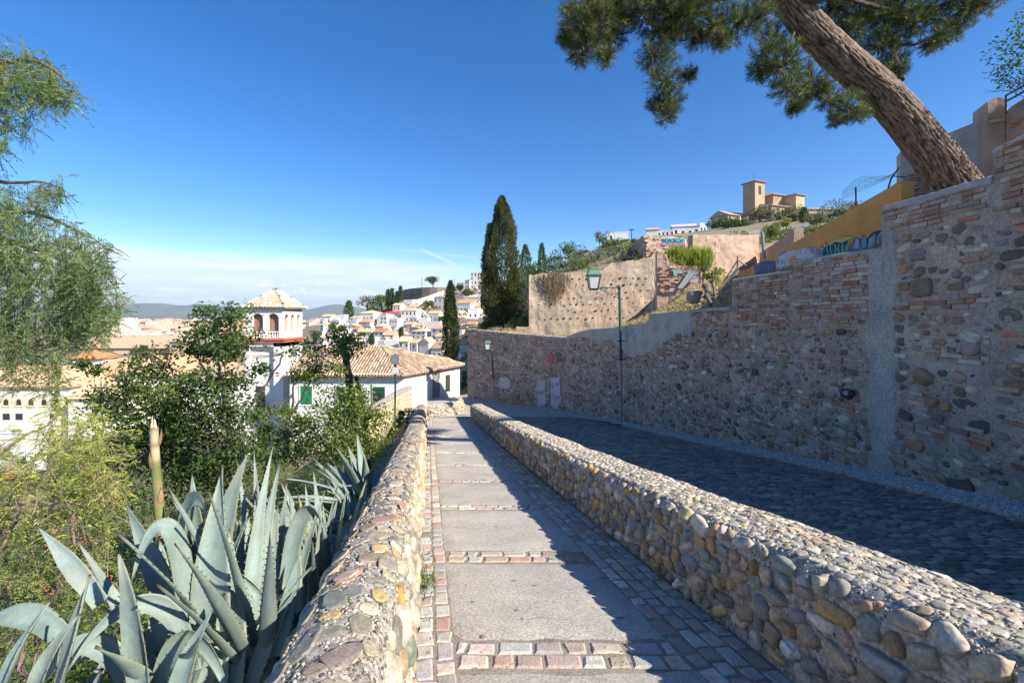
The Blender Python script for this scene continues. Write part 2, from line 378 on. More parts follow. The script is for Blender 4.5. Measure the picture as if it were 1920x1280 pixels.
# mountains
mb = MB()
def ridge(pts, d0, seed, base=602):
    xs = np.linspace(pts[0][0], pts[-1][0], 160); ys = np.interp(xs, [p[0] for p in pts], [p[1] for p in pts])
    prof = np.linspace(0, 1, 14); rowsr = []
    for x, y in zip(xs, ys):
        col = []
        for t in prof:
            d = d0 * (0.80 + 0.2 * t)
            top = (base - y)
            yy = base - top * (t ** 1.25) * (1 + 0.16 * mnoise.noise((x * .02, t * 3, seed)) * (1 - t) * 2) + 1.3 * mnoise.noise((x * .05, t * 4, seed + 3)) * t
            col.append(P(x, yy, d))
        rowsr.append(col)
    mb.grid(np.array(rowsr), flip=True)
ridge([(-900, 585), (-300, 572), (0, 576), (110, 579), (215, 572), (250, 569), (300, 568.5), (345, 573), (372, 569), (420, 574), (480, 588), (560, 598), (640, 601)], 8600, 1)
ridge([(430, 600), (520, 592), (565, 583), (600, 575), (628, 570), (660, 573), (700, 583), (760, 586), (850, 580), (1000, 590), (1200, 585), (2600, 580)], 9800, 9)
M['mountain'] = surf('mountain_scrub', (0.11, 0.12, 0.08), 0.95, 0.25, 0.003, 0.02, 0.2, 0.0)
o = mb.build('mountains', M['mountain'], smooth=True); tag(o, 'low blue mountains on the horizon beyond the city', 'mountains', kind='structure')

# ------------------------------------------------------------------ street, path
ds = np.concatenate([np.linspace(-6, 24, 121), np.linspace(24.5, 60, 72)])
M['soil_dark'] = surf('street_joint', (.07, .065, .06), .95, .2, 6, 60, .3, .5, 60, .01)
mb = MB(); rows = []
for d in ds:
    if d <= 24: a = np.array([XR(d) + .45, d, zp(d) + sdz(d)])
    elif d < 41: a = np.array([np.interp(d, [24, 30, 41], [XL(24) - .0, -7.6, -9]), d, zp(d) + 0.02])
    else: a = np.array([-9, d, zp(d)])
    bX = tw_X(d) + .2 if d < 34.6 else np.interp(d, [34.6, 60], [-3.3, 4])
    b = np.array([bX, d, zp(d) + sdz(d)])
    rows.append([a + (b - a) * t for t in np.linspace(0, 1, 12)])
rows = np.array(rows)
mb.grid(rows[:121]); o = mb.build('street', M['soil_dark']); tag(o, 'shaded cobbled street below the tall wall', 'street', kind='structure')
# real cobbles on it
def sett_block(n_rows):
    pass
SQ = np.array([[-1, -1], [1, -1], [1, 1], [-1, 1]], float)
SETTF = [[0, 1, 5, 4], [1, 2, 6, 5], [2, 3, 7, 6], [3, 0, 4, 7], [4, 5, 9, 8], [5, 6, 10, 9], [6, 7, 11, 10], [7, 4, 8, 11], [8, 9, 10, 11]]
SETTF = np.array(SETTF)
def sett(mb, c, T, B, N, lx, ly, h, col, bev=0.012, mat=0, j=0.004):
    col = np.clip(np.asarray(col)[None] * (1 + rng.normal(0, .07, (12, 1))), .01, .95)
    q = SQ * (lx / 2, ly / 2) + rng.normal(0, j, (4, 2))
    qt = q * (1 - 2 * bev / np.array([lx, ly]))
    v = np.concatenate([np.c_[q, np.full(4, -0.05)], np.c_[q, np.full(4, h - bev * .8)], np.c_[qt, h + rng.normal(0, j * .22, 4)]])
    mb.add(c + v[:, :1] * T + v[:, 1:2] * B + v[:, 2:] * N, SETTF, mat, col)
def unit(v): v = np.asarray(v, float); return v / np.linalg.norm(v)
mb = MB()
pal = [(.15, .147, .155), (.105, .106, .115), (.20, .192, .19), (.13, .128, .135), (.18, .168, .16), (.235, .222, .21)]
d = 0.6
while d < 24:
    stp = 0.105 if d < 12 else 0.17
    x0, x1 = XR(d) + .62, tw_X(d) - .80
    x = x0
    while x < x1:
        l = rng.uniform(.12, .20) * (1 if d < 12 else 1.4)
        t = (x - x0 + .15) / (tw_X(d) - XR(d) - .25)
        dj = d + 0.03 * math.sin(x * 2.1) + 0.05 * (x - x0) * 0.18
        z = zp(dj) + sdz(dj)
        T = unit((1, 0.18, 0)); Bv = unit((-.18, 1, -.15)); N = unit(np.cross(T, Bv))
        sett(mb, np.array([x + l / 2, dj, z]), T, Bv, N, l - .020, stp - .022, rng.uniform(.010, .020), jit(np.array(pick(pal)) * (1.12, 1.0, .84), .16), .014, 0, .006)
        x += l
    d += stp
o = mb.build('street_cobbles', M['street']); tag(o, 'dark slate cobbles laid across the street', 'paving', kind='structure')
# pebble pavement strip along the tall wall
mb = MB(); cols = []
ds2 = np.linspace(-4, 31, 141)
e0 = np.array([[tw_X(d) - .78, d, zp(d) + sdz(d) + .045] for d in ds2]); e1 = np.array([[tw_X(d) + .2, d, zp(d) + sdz(d) + .075] for d in ds2])
k0 = e0 - np.array([0.01, 0, .12])
mb.grid(np.stack([k0, e0, e1], 1))
o = mb.build('pavement', M['mortar']); tag(o, 'narrow pavement strip set with pale pebbles along the tall wall', 'pavement', kind='structure')
mb = MB()
ang = np.linspace(0, 2 * math.pi, 6, endpoint=False)
ring = np.c_[np.cos(ang), np.sin(ang)]
DOME = np.concatenate([np.c_[ring, np.full(6, -.3)], np.c_[ring * .7, np.full(6, .6)], [[0, 0, .9]]])
DOMEF = [[i, (i + 1) % 6, 6 + (i + 1) % 6, 6 + i] for i in range(6)] + [[6 + i, 6 + (i + 1) % 6, 12] for i in range(6)]
DF4 = np.array(DOMEF[:6]); DF3 = np.array(DOMEF[6:])
pal = [(.46, .45, .44), (.36, .36, .37), (.54, .53, .50), (.28, .29, .31), (.42, .40, .36)]
d = 1.5
while d < 30:
    st = .042 if d < 10 else (.06 if d < 18 else .09)
    n = int(.84 / (st * 1.1))
    for i in range(n):
        w = (i + .5 + rng.uniform(-.3, .3)) / n
        dj = d + rng.uniform(-.015, .015)
        c = np.array([tw_X(dj) - .76 + .82 * w, dj, zp(dj) + sdz(dj) + .046 + .022 * w])
        r = st * rng.uniform(.42, .56)
        v = DOME * (r, r * rng.uniform(.8, 1.2), .014)
        v = v @ np.array(Matrix.Rotation(rng.uniform(0, 6), 3, 'Z'))
        col = jit(pick(pal), .1)
        k = mb.n
        mb.add(c + v, DF4, 0, col); mb.loops.append((DF3 + k).ravel().astype(np.int32)); mb.sizes.append(np.full(6, 3, np.int32)); mb.mi.append(np.zeros(6, np.int32))
    d += st * .95
o = mb.build('pavement_pebbles', M['stone'], smooth=True); tag(o, 'pale pebbles set in the pavement strip', 'pebbles', kind='structure')

# path: base sheet, concrete panels, setts
mb = MB()
dp = np.linspace(-3, 25, 113)
mb.grid(np.stack([np.array([[XL(d) - .15, d, zp(d) + .001] for d in dp]), np.array([[XR(d) + .2, d, zp(d) + .001] for d in dp])], 1), flip=True)
o = mb.build('path', M['joint'], smooth=True); tag(o, 'sloping footpath between two low stone walls', 'path', kind='structure')
rowsd = [-0.9, 1.05, 2.96, 4.72, 6.72, 8.65, 10.45, 12.4, 14.3, 16.3, 18.4, 20.6, 22.8]
LB, RB = 0.27, 0.50      # widths of the sett bands left and right
mb = MB()
for i, d0 in enumerate(rowsd):
    a = d0 + (.17 if d0 < 5 else .14); b = rowsd[i + 1] - (.17 if d0 < 3.5 else .14) if i + 1 < len(rowsd) else 25.0
    n = max(3, int((b - a) / .08)); G = []
    for d in np.linspace(a, b, n):
        xl, xr = XL(d) + LB, XR(d) - RB
        line = []
        for t in np.linspace(0, 1, 22):
            x = xl + (xr - xl) * t; e = 0.006 * mnoise.noise((x * 1.5, d * 1.2, 3)) + .003 * mnoise.noise((x * 6, d * 6, 1))
            edge = min(t, 1 - t) * 22; edd = min(d - a, b - d)
            e -= 0.012 if edge < .5 or edd < .01 else 0
            wob = 0.012 * mnoise.noise((d * 3, t * 2, 8)) if edge < .5 else 0
            line.append((x + wob, d + (0.012 * mnoise.noise((x * 4, d, 5)) if edd < .01 else 0), zp(d) + e + .012))
        G.append(line)
    mb.grid(np.array(G), flip=True)
o = mb.build('path_concrete', M['concrete'], smooth=True); tag(o, 'grey concrete panels of the footpath', 'path', kind='structure')
mb = MB()
for x, y in ((885, 1131), (968, 1147), (1163, 1161), (1035, 1051), (964, 1091), (905, 1195), (1003, 1100), (930, 990)):
    d = 1.7 / ((y - HY) / F - .165) ; d = float(d); X = (x - CX) / F * d
    v = DOME * (rng.uniform(.02, .045), rng.uniform(.015, .03), .004); mb.add(v + (X, d, zp(d) + .0125), [list(q) for q in DOMEF], 0, (.17, .165, .16))
for (x0, d0, n_, a0) in ((.55, 3.9, 16, 1.9), (-.2, 6.0, 14, .4), (.3, 7.7, 12, 2.4), (.1, 3.4, 9, .2), (-.6, 9.5, 12, 1.2)):
    p = [(x0, d0)]; a_ = a0
    for k in range(n_): a_ += rng.normal(0, .35); p.append((p[-1][0] + .055 * math.cos(a_), p[-1][1] + .055 * math.sin(a_)))
    mb.tube([(x, d, float(zp(d)) + .0105) for x, d in p], np.linspace(.0035, .001, n_ + 1), 5, 0, (.10, .095, .09), cap=False)
o = mb.build('embedded_pebbles', M['stone'], smooth=True); tag(o, 'dark pebbles showing in the concrete panels', 'pebbles', kind='structure')
mb = MB()
pal = [(.42, .33, .28), (.41, .385, .35), (.45, .42, .385), (.41, .27, .215), (.38, .365, .345), (.46, .38, .30), (.43, .41, .375)]
slope = lambda d: -0.168 + 0.0017 * d
for side in (0, 1):
    ncol = 2 if side == 0 else 4
    wcol = (LB - .005) / 2 if side == 0 else RB / 4
    for c in range(ncol):
        d = -2 + rng.uniform(0, .1)
        while d < 24.6:
            l = rng.uniform(.13, .24)
            dm = d + l / 2
            x = XL(dm) + .005 + wcol * (c + .5) if side == 0 else XR(dm) - RB + wcol * (c + .5)
            T = unit((-.182, 1, slope(dm))); B = unit((1, .182, 0)); N = np.cross(B, T)
            sett(mb, np.array([x, dm, zp(dm) - .002]), T, B, N, l - .014, wcol - .012, rng.uniform(.009, .013), jit(pick(pal), .13), .016, 0, .007)
            d += l
for d0 in rowsd[1:]:
    for k in (0, 1):
        w = .155 if d0 < 5 else .125
        d = d0 + (k - .5) * w
        xl, xr = XL(d) + LB, XR(d) - RB
        x = xl + .01 - (0.12 if k else 0)
        while x < xr - .05:
            l = min(rng.uniform(.14, .26), xr - x)
            x0_ = max(x, xl + .005)
            T = unit((1, 0, 0)); B = unit((0, 1, slope(d))); N = np.cross(T, B)
            if x + l - x0_ > .05:
                sett(mb, np.array([(x0_ + x + l) / 2, d, zp(d) - .002]), T, B, N, x + l - x0_ - .016, w - .018, rng.uniform(.012, .017), jit(pick(pal), .13), .018, 0, .008)
            x += l
o = mb.build('path_setts', M['sett']); tag(o, 'pink and grey granite setts edging and crossing the footpath', 'paving', kind='structure')
# plaza beyond the ramp
mb = MB(); mb.grid(rows[119:]); o = mb.build('road', M['concrete'], smooth=True); tag(o, 'sunlit road beyond the end of the footpath', 'road', kind='structure')
mb = MB()
for y0, w in ((19.6, .7), (20.8, .65)):
    X0 = tw_X(y0) - 1.0
    mb.box((X0 - w / 2, y0 - .15, zp(y0) + sdz(y0) + .03), (X0 + w / 2, y0 + .2, zp(y0) + sdz(y0) + .045), 0)
    for k in range(6):
        mb.box((X0 - w / 2 + .03 + k * w / 6, y0 - .13, zp(y0) + sdz(y0) + .045), (X0 - w / 2 + .06 + k * w / 6, y0 + .18, zp(y0) + sdz(y0) + .052), 0)
o = mb.build('drain_cover', M['dark_iron']); tag(o, 'dark iron drain covers in the street by the lamp post foot', 'drain', kind='structure')

# ------------------------------------------------------------------ stones
def ico(sub):
    bm = bmesh.new(); bmesh.ops.create_icosphere(bm, subdivisions=sub, radius=1)
    v = np.array([p.co[:] for p in bm.verts]); f = np.array([[p.index for p in q.verts] for q in bm.faces]); bm.free(); return v, f
ICO = {k: ico(k) for k in (1, 2, 3)}
STN = {}
for k in (1, 2, 3):
    v, f = ICO[k]; L = []
    for i in range(14):
        w = np.sign(v) * np.abs(v) ** (0.80 if i % 3 else 0.62)
        nn = np.array([mnoise.noise(Vector(p) * 1.1 + Vector((i * 7.1, 0, 0))) + .35 * mnoise.noise(Vector(p) * 2.7 + Vector((0, i * 5, 0))) for p in v])
        w = w * (1 + (.22 if i % 2 else .42) * nn)[:, None]
        w /= np.abs(w).max(0)
        L.append(w)
    STN[k] = (L, f)
STC = {k: [np.array([mnoise.noise(Vector(p) * (Vector((1.2, 4, 2)) if j % 2 else Vector((2.2, 2.2, 2.2))) + Vector((j * 9.0, 3, 1)))*1.6 for p in ICO[k][0]]) for j in range(6)] for k in (1, 2, 3)}
def stone(mb, c, T, V, N, a, b, h, ang, col, lod, mat=0, flat=None):
    L, f = STN[lod]; w = L[rng.integers(14)]
    if flat: w = np.c_[w[:, :2], np.minimum(w[:, 2], flat + .10 * w[:, 2])]
    col = np.clip(np.asarray(col) * np.array((1.04, .975, .86)) * (1 + .25 * STC[lod][rng.integers(6)])[:, None], .01, .95)
    ca, sa = math.cos(ang), math.sin(ang)
    x = w[:, 0:1] * a; y = w[:, 1:2] * b
    mb.add(c + (x * ca - y * sa) * T + (x * sa + y * ca) * V + w[:, 2:] * h * N, f, mat, col)
PAL_R = [(.41, .34, .25), (.31, .27, .22), (.46, .39, .30), (.38, .26, .13), (.24, .22, .195), (.44, .32, .17), (.40, .27, .15), (.26, .265, .27), (.54, .51, .47), (.36, .26, .20), (.45, .42, .38), (.22, .225, .21)]
PAL_T = [(.46, .43, .37), (.40, .38, .34), (.52, .49, .43), (.42, .35, .25), (.34, .34, .34), (.50, .47, .42), (.38, .37, .34), (.46, .38, .28)]
PAL_L = [(.30, .255, .205), (.225, .215, .20), (.36, .31, .25), (.40, .28, .16), (.165, .17, .17), (.33, .25, .19), (.27, .245, .21), (.41, .37, .32), (.20, .20, .19)]
PAL_LI = [(.42, .38, .32), (.36, .31, .24), (.31, .29, .26), (.46, .43, .38), (.22, .235, .21), (.38, .32, .22), (.44, .41, .36), (.40, .37, .33), (.34, .31, .27), (.48, .45, .41), (.37, .33, .27), (.42, .26, .09)]

def parapet(name, label, base, out, prof, face_v, top_v, hlen, d0, d1, pal_f, pal_t, fsize, tsize, outer=None, sag=True, near=5.0, flush=0.4, seed=0):
    """wall running along base(d); prof = [(offset outwards, height)] from the path side over the top; face_v, top_v, outer = stretches of the profile length that carry stones"""
    pr = np.array(prof, float); seg = np.linalg.norm(np.diff(pr, axis=0), axis=1); L = np.r_[0, np.cumsum(seg)]
    def pn(t):
        e = .025; o1, h1 = np.interp(t + e, L, pr[:, 0]), np.interp(t + e, L, pr[:, 1]); o0, h0 = np.interp(t - e, L, pr[:, 0]), np.interp(t - e, L, pr[:, 1])
        n = np.array([-(h1 - h0), o1 - o0]); return n / (np.linalg.norm(n) + 1e-9)
    def at(d, t, fine=False):
        o_, h_ = np.interp(t, L, pr[:, 0]), np.interp(t, L, pr[:, 1])
        w = 0.022 * mnoise.noise((d * 1.1, t * 2, seed)) + .012 * mnoise.noise((d * 3.5, t * 4, seed + 5)) + (.009 * mnoise.noise((d * 13, t * 13, seed)) + .004 * mnoise.noise((d * 21, t * 21, seed)) - .002 if fine else 0)
        n = pn(t); return base(d) + out(d) * (o_ + n[0] * w) + np.array([0, 0, h_ + n[1] * w])
    tt = np.linspace(0, L[-1], 72); dn = np.unique(np.r_[np.arange(d0, min(d1, 6), .022), np.arange(min(d1, 6), d1 + .03, .05)])
    mb = MB()
    mb.grid(np.array([[at(d, t, True) for t in tt] for d in dn]), flip=True)
    for d in (dn[0], dn[-1]):
        mb.add(np.array([at(d, t) for t in tt]), [list(range(72))[::-1 if d == dn[0] else 1]])
    root = mb.build(name, M['mortar'], smooth=True)
    tag(root, label, 'low wall', kind='thing')
    st = MB()
    def frame(d, t):
        c = at(d, t); T = unit(at(d + .1, t) - at(d - .1, t)); V = unit(at(d, min(t + .03, L[-1])) - at(d, max(t - .03, 0)))
        N = unit(np.cross(V, T)); n2 = pn(t); N = -N if N.dot(out(d) * n2[0] + np.array([0, 0, n2[1]])) < 0 else N
        return c, T, V, N
    def fill(v0, v1, size, pal, hh, lo, wig, gap, flat=None):
        v = v0
        while v < v1 - size[2] * .4:
            rh = rng.uniform(size[2], size[3]); 
            if v + rh > v1 - size[2] * .7: rh = v1 - v
            d = d0 + rng.uniform(0, .1)
            while d < d1 - .02:
                k = 1.0 + .25 * (d > 12)
                w = (size[0] + (size[1] - size[0]) * rng.random() ** 1.6) * k * (1.35 if rng.random() < .08 else 1)
                if d + w > d1: break
                c, T, V, N = frame(d + w / 2, np.clip(v + rh / 2 + rng.normal(0, rh * wig), v0 + .01, v1 - .01))
                b = rh / 2 * rng.uniform(.70, 1.14); a = w / 2 * rng.uniform(.80, 1.04)
                h = min(a, b) * hh * rng.uniform(.7, 1.2)
                lod = 3 if d < near else 2
                if rng.random() > gap:
                    stone(st, c - N * h * lo, T, V, N, a, b, h, rng.normal(0, .32), jit(pick(pal), .16), lod, flat=flat)
                d += w * 1.0
            v += rh * .98
    fill(face_v[0], face_v[1], fsize, pal_f, .95, .12 if flush > .3 else .3, .14, .05)
    fill(top_v[0], top_v[1], tsize, pal_t, flush, .38 if flush > .3 else .26, .24 if flush > .3 else .3, .10 if flush > .3 else .10, None if flush > .3 else .42)
    if d1 > 20:      # grit and lichen specks standing out of the mortar close by
        for k in range(9000):
            d = .35 + 5.5 * rng.random() ** 1.5; t = rng.uniform(top_v[0] - .12, top_v[1]) if rng.random() < .8 else rng.uniform(face_v[0], face_v[1])
            n_ = pn(t); c = at(d, t, True); N = out(d) * n_[0] + np.array([0, 0, n_[1]]); V = unit(np.cross((0, 1.0, .01), N)); T = np.cross(N, V); a = rng.uniform(.003, .0085) * (1 + d * .12)
            stone(st, c, T, V, N, a, a * rng.uniform(.5, 1), a * .6, rng.uniform(0, 3), jit(pick([(.50, .47, .43), (.10, .095, .085), (.42, .38, .32), (.15, .135, .115), (.30, .26, .21)]), .2), 1)
    if outer: fill(outer[0], outer[1], (.14, .3, .12, .2), pal_f, .6, .3, .1, .05)
    st.build('stonework', M['stone'], parent=root, smooth=True)
    return root
nR = unit((.984, .177, 0)); nL = -unit((.9836, .18, 0))
profR = [(.02, -.25), (.015, 0), (.0, .35), (-.005, .60), (.02, .68), (.09, .725), (.32, .745), (.54, .735), (.62, .69), (.65, .58), (.66, .3)]
parapet('low_stone_wall', 'low river stone wall with pebble topped cap right of the sloping path', lambda d: np.array([XR(d), d, zp(d)]), lambda d: nR, profR, (.28, .97), (1.0, 1.66), 24, -2.0, 24.0, PAL_R, PAL_T, (.08, .25, .10, .17), (.04, .13, .045, .09), (1.68, 1.95), seed=2)
profL = [(.0, -.25), (.0, 0), (.05, .5), (.075, .66), (.12, .725), (.22, .76), (.34, .755), (.45, .71), (.51, .60), (.54, .3), (.60, -.6)]
parapet('low_stone_wall', 'low rounded stone wall left of the path beside the agaves', lambda d: np.array([XL(d), d, zp(d)]), lambda d: nL, profL, (.27, .90), (.93, 1.42), 24, 0.05, 24.0, PAL_LI, PAL_L, (.10, .26, .09, .17), (.08, .27, .085, .17), (1.42, 1.9), seed=6, flush=.26)
# far curved wall across the end of the ramp
cw = np.array([P(800, 783, 24.2), P(822, 781, 24.4), P(845, 775, 25), P(862, 771, 26), P(870, 768, 27.3), P(868, 762, 29), P(855, 758, 30.5)])
cl = np.r_[0, np.cumsum(np.linalg.norm(np.diff(cw, axis=0), axis=1))]
def cwb(t): return np.array([np.interp(t, cl, cw[:, i]) for i in range(3)])
def cwo(t):
    T = cwb(min(t + .3, cl[-1])) - cwb(max(t - .3, 0)); return unit((-T[1], T[0], 0))
parapet('curved_stone_wall', 'short curved pale stone wall at the far end of the path', cwb, cwo, [(.0, -.3), (0, 0), (.02, .35), (.06, .52), (.2, .58), (.34, .52), (.38, .35), (.4, -.2)], (.32, .85), (.86, 1.2), 8, .1, cl[-1] - .1, PAL_LI, PAL_T, (.14, .3, .12, .2), (.12, .25, .1, .16), None, near=0, seed=12)
# ------------------------------------------------------------------ tall retaining wall
def ztop_px(x, y): return CAMZ - (y - HY) / F * float(tw_d(x))
TOPS = [  # from right to left: (x, y) along the top edge, vertical steps doubled
    [(2500, 30), (1920, 256), (1863, 283)], [(1863, 333), (1800, 349), (1740, 367), (1656, 389)], [(1656, 466), (1600, 474), (1540, 482), (1487, 490)],
    [(1487, 508), (1430, 516), (1372, 526)], [(1372, 577), (1335, 578), (1298, 583), (1218, 588)], [(1218, 604), (1180, 609), (1150, 614), (1110, 617), (1085, 622), (1062, 632)],
    [(1062, 633), (1000, 628), (940, 623), (884, 617)]]
def top_y(x):
    for sgm in TOPS:
        if sgm[0][0] >= x >= sgm[-1][0]:
            q = sgm[::-1]; return np.interp(x, [p[0] for p in q], [p[1] for p in q])
    return TOPS[-1][-1][1]
TW_N = {}
def tw_frame(x):
    a, b = tw_base(x + 2), tw_base(x - 2)
    T = unit((b - a) * (1, 1, 0)); return T, unit((-T[1], T[0], 0))      # along (away from the camera), normal towards the street
def kind(x, z, zt):
    """what the wall shows at column x, height z"""
    zb = zt - z
    n = mnoise.noise((x * .012, z * 1.6, 4.0)) * .16
    if x > 1656:                                    # high near part: rubble between brick bands
        if 1656 < x < 1685 and abs(x - 1668 + 14 * mnoise.noise((z * 1.7, 3, 1))) < 13 and z < zt - .5: return 'cement'
        n2 = mnoise.noise((x * .02, z * 2.5, 8))
        if n2 > .36: return 'brick'
        for b0, b1 in ((0.0, .58), (1.86, 2.04), (2.77, 2.97), (4.1, 4.28)):
            if b0 <= zb + n * .25 <= b1: return 'brick'
        if x > 1862 and zb < 1.25: return 'brick'
        return 'stone'
    if x > 1297:
        if x > 1630 - 10 * mnoise.noise((z * 2.1, 7, 2)): return 'cement'
        zl = 1.70 - (612 - HY) / F * float(tw_d(x))
        if z > zl - .02 + n * .8: return 'brick'
        for y in (655, 0, 0):
            pass
        for lev in (.75, -.26, -1.15, -1.9):
            if abs(z - lev - n * .12) < .075: return 'brick'
        return 'stone'
    if x > 1061:
        gl = np.interp(x, [1061, 1090, 1150, 1180, 1240, 1270, 1298], [634, 634, 640, 668, 655, 625, 628])
        yy = HY - (z - CAMZ) / float(tw_d(x)) * F + 8 * mnoise.noise((x * .03, z, 2))
        if yy < gl: return 'cement'
        if x > 1150 and yy < np.interp(x, [1150, 1300], [672, 676]): return 'brick'
        if 1085 < x < 1150 and yy < 662: return 'brick'
        for lev in (-.27, -1.37, -2.43):
            if abs(z - lev - n * .2) < .075: return 'brick'
        if abs(x - 1108) < 4 or abs(x - 1064) < 4: return 'brick'
        return 'stone'
    for c, w in ((1052, 6), (1003, 5), (962, 5), (930, 3), (903, 4), (884, 5)):
        if abs(x - c) < w: return 'brick'
    if zb < .75: return 'brick'
    for lev in (.55, 1.45, 2.45, 3.4, 4.3):
        if abs(zb - .35 - lev) < .09: return 'brick'
    return 'stone'
PAL_B = [(.34, .175, .115), (.37, .22, .15), (.33, .25, .19), (.28, .18, .135), (.38, .29, .23), (.40, .32, .27), (.30, .235, .19), (.25, .145, .10), (.42, .37, .32), (.35, .27, .17), (.36, .16, .09)]
PAL_S = [(.40, .33, .27), (.30, .18, .11), (.44, .40, .36), (.09, .09, .085), (.12, .115, .10), (.13, .135, .13), (.22, .215, .205), (.36, .34, .32), (.26, .18, .125), (.33, .26, .175), (.17, .15, .12), (.45, .43, .41), (.10, .10, .095), (.28, .26, .25), (.30, .17, .11), (.20, .22, .225)]
def wall_part(name, label, xs_ranges, stone_size, brick_l, lod_near, mort, cap_label=None):
    root_mb = MB(); bk = MB(); sn = MB(); cm = MB()
    for (xa, xb) in xs_ranges:
        # arc samples at about 9 cm (coarser far away)
        pts = [xa]
        while pts[-1] > xb:
            x = pts[-1]; d = float(tw_d(x)); stepm = .05 if d < 10.5 else (.10 if d < 20 else .16)
            b0, b1 = tw_base(x), tw_base(x - 1.0)
            pts.append(max(xb, x - stepm / max(.004, np.linalg.norm((b1 - b0)[:2]))))
        nz_ = 84 if lod_near else 46; face = []; cols = []; topl = []; fr = []
        for x in pts:
            B = tw_base(x); T, N = tw_frame(x); fr.append((B, T, N))
            zt = ztop_px(x, top_y(min(max(x, xb + .01), xa - .01)))
            zt += .02 * mnoise.noise((x * .06, 2, 1))
            z0 = B[2] - .3
            lean = .05
            col_l = []; cc = []
            for k in range(nz_ + 1):
                z = z0 + (zt - z0) * k / nz_
                w = .030 * mnoise.noise((x * .03 if x < 1200 else B[1] * 2.2, z * 2.2, 1)) + .022 * mnoise.noise((B[1] * 6, z * 6, 2)) + .014 * mnoise.noise((B[1] * 15, z * 15, 2))
                kd = kind(x, z, zt)
                if kd == 'cement': w = w * .4 + .030; c = np.array((.38, .355, .33)) * (1 + .12 * mnoise.noise((B[1] * 1.3, z * 1.5, 9)))
                else:
                    m = mnoise.noise((B[1] * .7, z * 1.1, 5)); c = np.array(mort) * (1 + .28 * m)
                    c = c * (1, .97 + .05 * m, .96)
                col_l.append(np.array([B[0], B[1], 0]) + N * (w - lean * (zt - z) * -.0) + np.array([0, 0, z])); cc.append(c)
            face.append(col_l); cols.append(cc); topl.append(zt)
        face = np.array(face)
        root_mb.grid(face, 0, np.array(cols), flip=False)
        back = np.array([[face[i, -1], face[i, -1] + np.array((-fr[i][2][0] * .22, -fr[i][2][1] * .22, .035)), face[i, -1] - fr[i][2] * .45, face[i, 0] - fr[i][2] * .45] for i in range(len(pts))])
        root_mb.grid(back, 0, np.array([[np.array((.34, .325, .31))] * 4] * len(pts)))
        for i in (0, -1):
            q = [face[i, k] for k in range(nz_ + 1)] + [back[i, 2], back[i, 3]]
            root_mb.add(np.array(q), [list(range(len(q)))[:: (1 if i else -1)]], 0, (.34, .31, .28))
        # bricks
        zmin = min(f[0][2] for f in fr) - .2; zmax = max(topl)
        arcs = np.r_[0, np.cumsum([np.linalg.norm((fr[i + 1][0] - fr[i][0])[:2]) for i in range(len(pts) - 1)])]
        fx = lambda u: float(np.interp(u, arcs, pts))
        rowh = .082; z = zmin
        nrow = 0
        while z < zmax:
            u = rng.uniform(0, .2); nrow += 1
            while u < arcs[-1]:
                l = rng.uniform(.75, 1.12) * brick_l * (.5 if rng.random() < .15 else 1)
                x = fx(u + l / 2); zt = float(np.interp(-x, -np.array(pts), topl)); B = tw_base(x)
                if B[2] - .05 < z < zt - .05 and u + l < arcs[-1] + .02:
                    kd = kind(x, z, zt)
                    if kd == 'brick' and rng.random() < .93:
                        T, N = tw_frame(x)
                        off = rng.uniform(-.012, .022)
                        c = np.array([B[0], B[1], z + rowh / 2 + .012 * mnoise.noise((u * .8, z * 3, 6))]) + N * off
                        sett(bk, c, T, np.array([0, 0, 1.0]) , N, l - .016, rowh - .014 + rng.normal(0, .003), .022, jit(pick(PAL_B), .15), .006, 0, .004)
                u += l
            z += rowh
        # stones: dart throwing with size falling as the gaps fill
        placed = {}
        cell = stone_size[1] * 2.2
        area = arcs[-1] * (zmax - zmin)
        ntry = int(area * 1000 / (stone_size[1] / .14) ** 2 * (.5 if name.startswith('far') else 1))
        for t in range(ntry):
            fr_ = t / ntry
            a = rng.uniform(stone_size[0], stone_size[1]) * (1.3 - 1.02 * fr_ ** .7)
            b = a * rng.uniform(.36, .8)
            u = rng.uniform(a, arcs[-1] - a); z = rng.uniform(zmin, zmax)
            x = fx(u); zt = float(np.interp(-x, -np.array(pts), topl)); B = tw_base(x)
            if not (B[2] - .02 < z < zt - b): continue
            if kind(x, z, zt) != 'stone' or (kind(x, z + b * .9, zt) == 'brick' or kind(x, z - b * .9, zt) == 'brick'): continue
            ci, cj = int(u / cell), int(z / cell // 1); ok = True
            for di in (-1, 0, 1):
                for dj in (-1, 0, 1):
                    for (u2, z2, a2, b2) in placed.get((ci + di, cj + dj), ()):
                        if ((u - u2) / (a + a2)) ** 2 + ((z - z2) / (b + b2)) ** 2 < 1.02: ok = False; break
                    if not ok: break
                if not ok: break
            if not ok: continue
            placed.setdefault((ci, cj), []).append((u, z, a, b))
            T, N = tw_frame(x)
            h = min(a, b) * rng.uniform(.5, .9)
            stone(sn, np.array([B[0], B[1], z]) - N * h * rng.uniform(.1, .5), T, np.array([0, 0, 1.0]), N, a, b, h, rng.normal(0, .2), jit(pick(PAL_S), .2), 3 if (float(tw_d(x)) < 9 and a > .10) else (2 if a > .04 or float(tw_d(x)) < 12 else 1), flat=.5 if rng.random() < .6 else None)
    root = root_mb.build(name, M['mortar_tall'], smooth=False)
    tag(root, label, 'wall', kind='thing')
    if bk.n: bk.build('brickwork', M['brick'], parent=root)
    if sn.n: sn.build('rubble_stonework', M['stone'], parent=root, smooth=True)
    return root
near_wall = wall_part('rubble_wall', 'highest part of the retaining wall, big rubble stones between brick bands under the leaning pine', [(2480, 1863.01), (1863, 1656)], (.07, .20), .33, True, (.385, .32, .26))
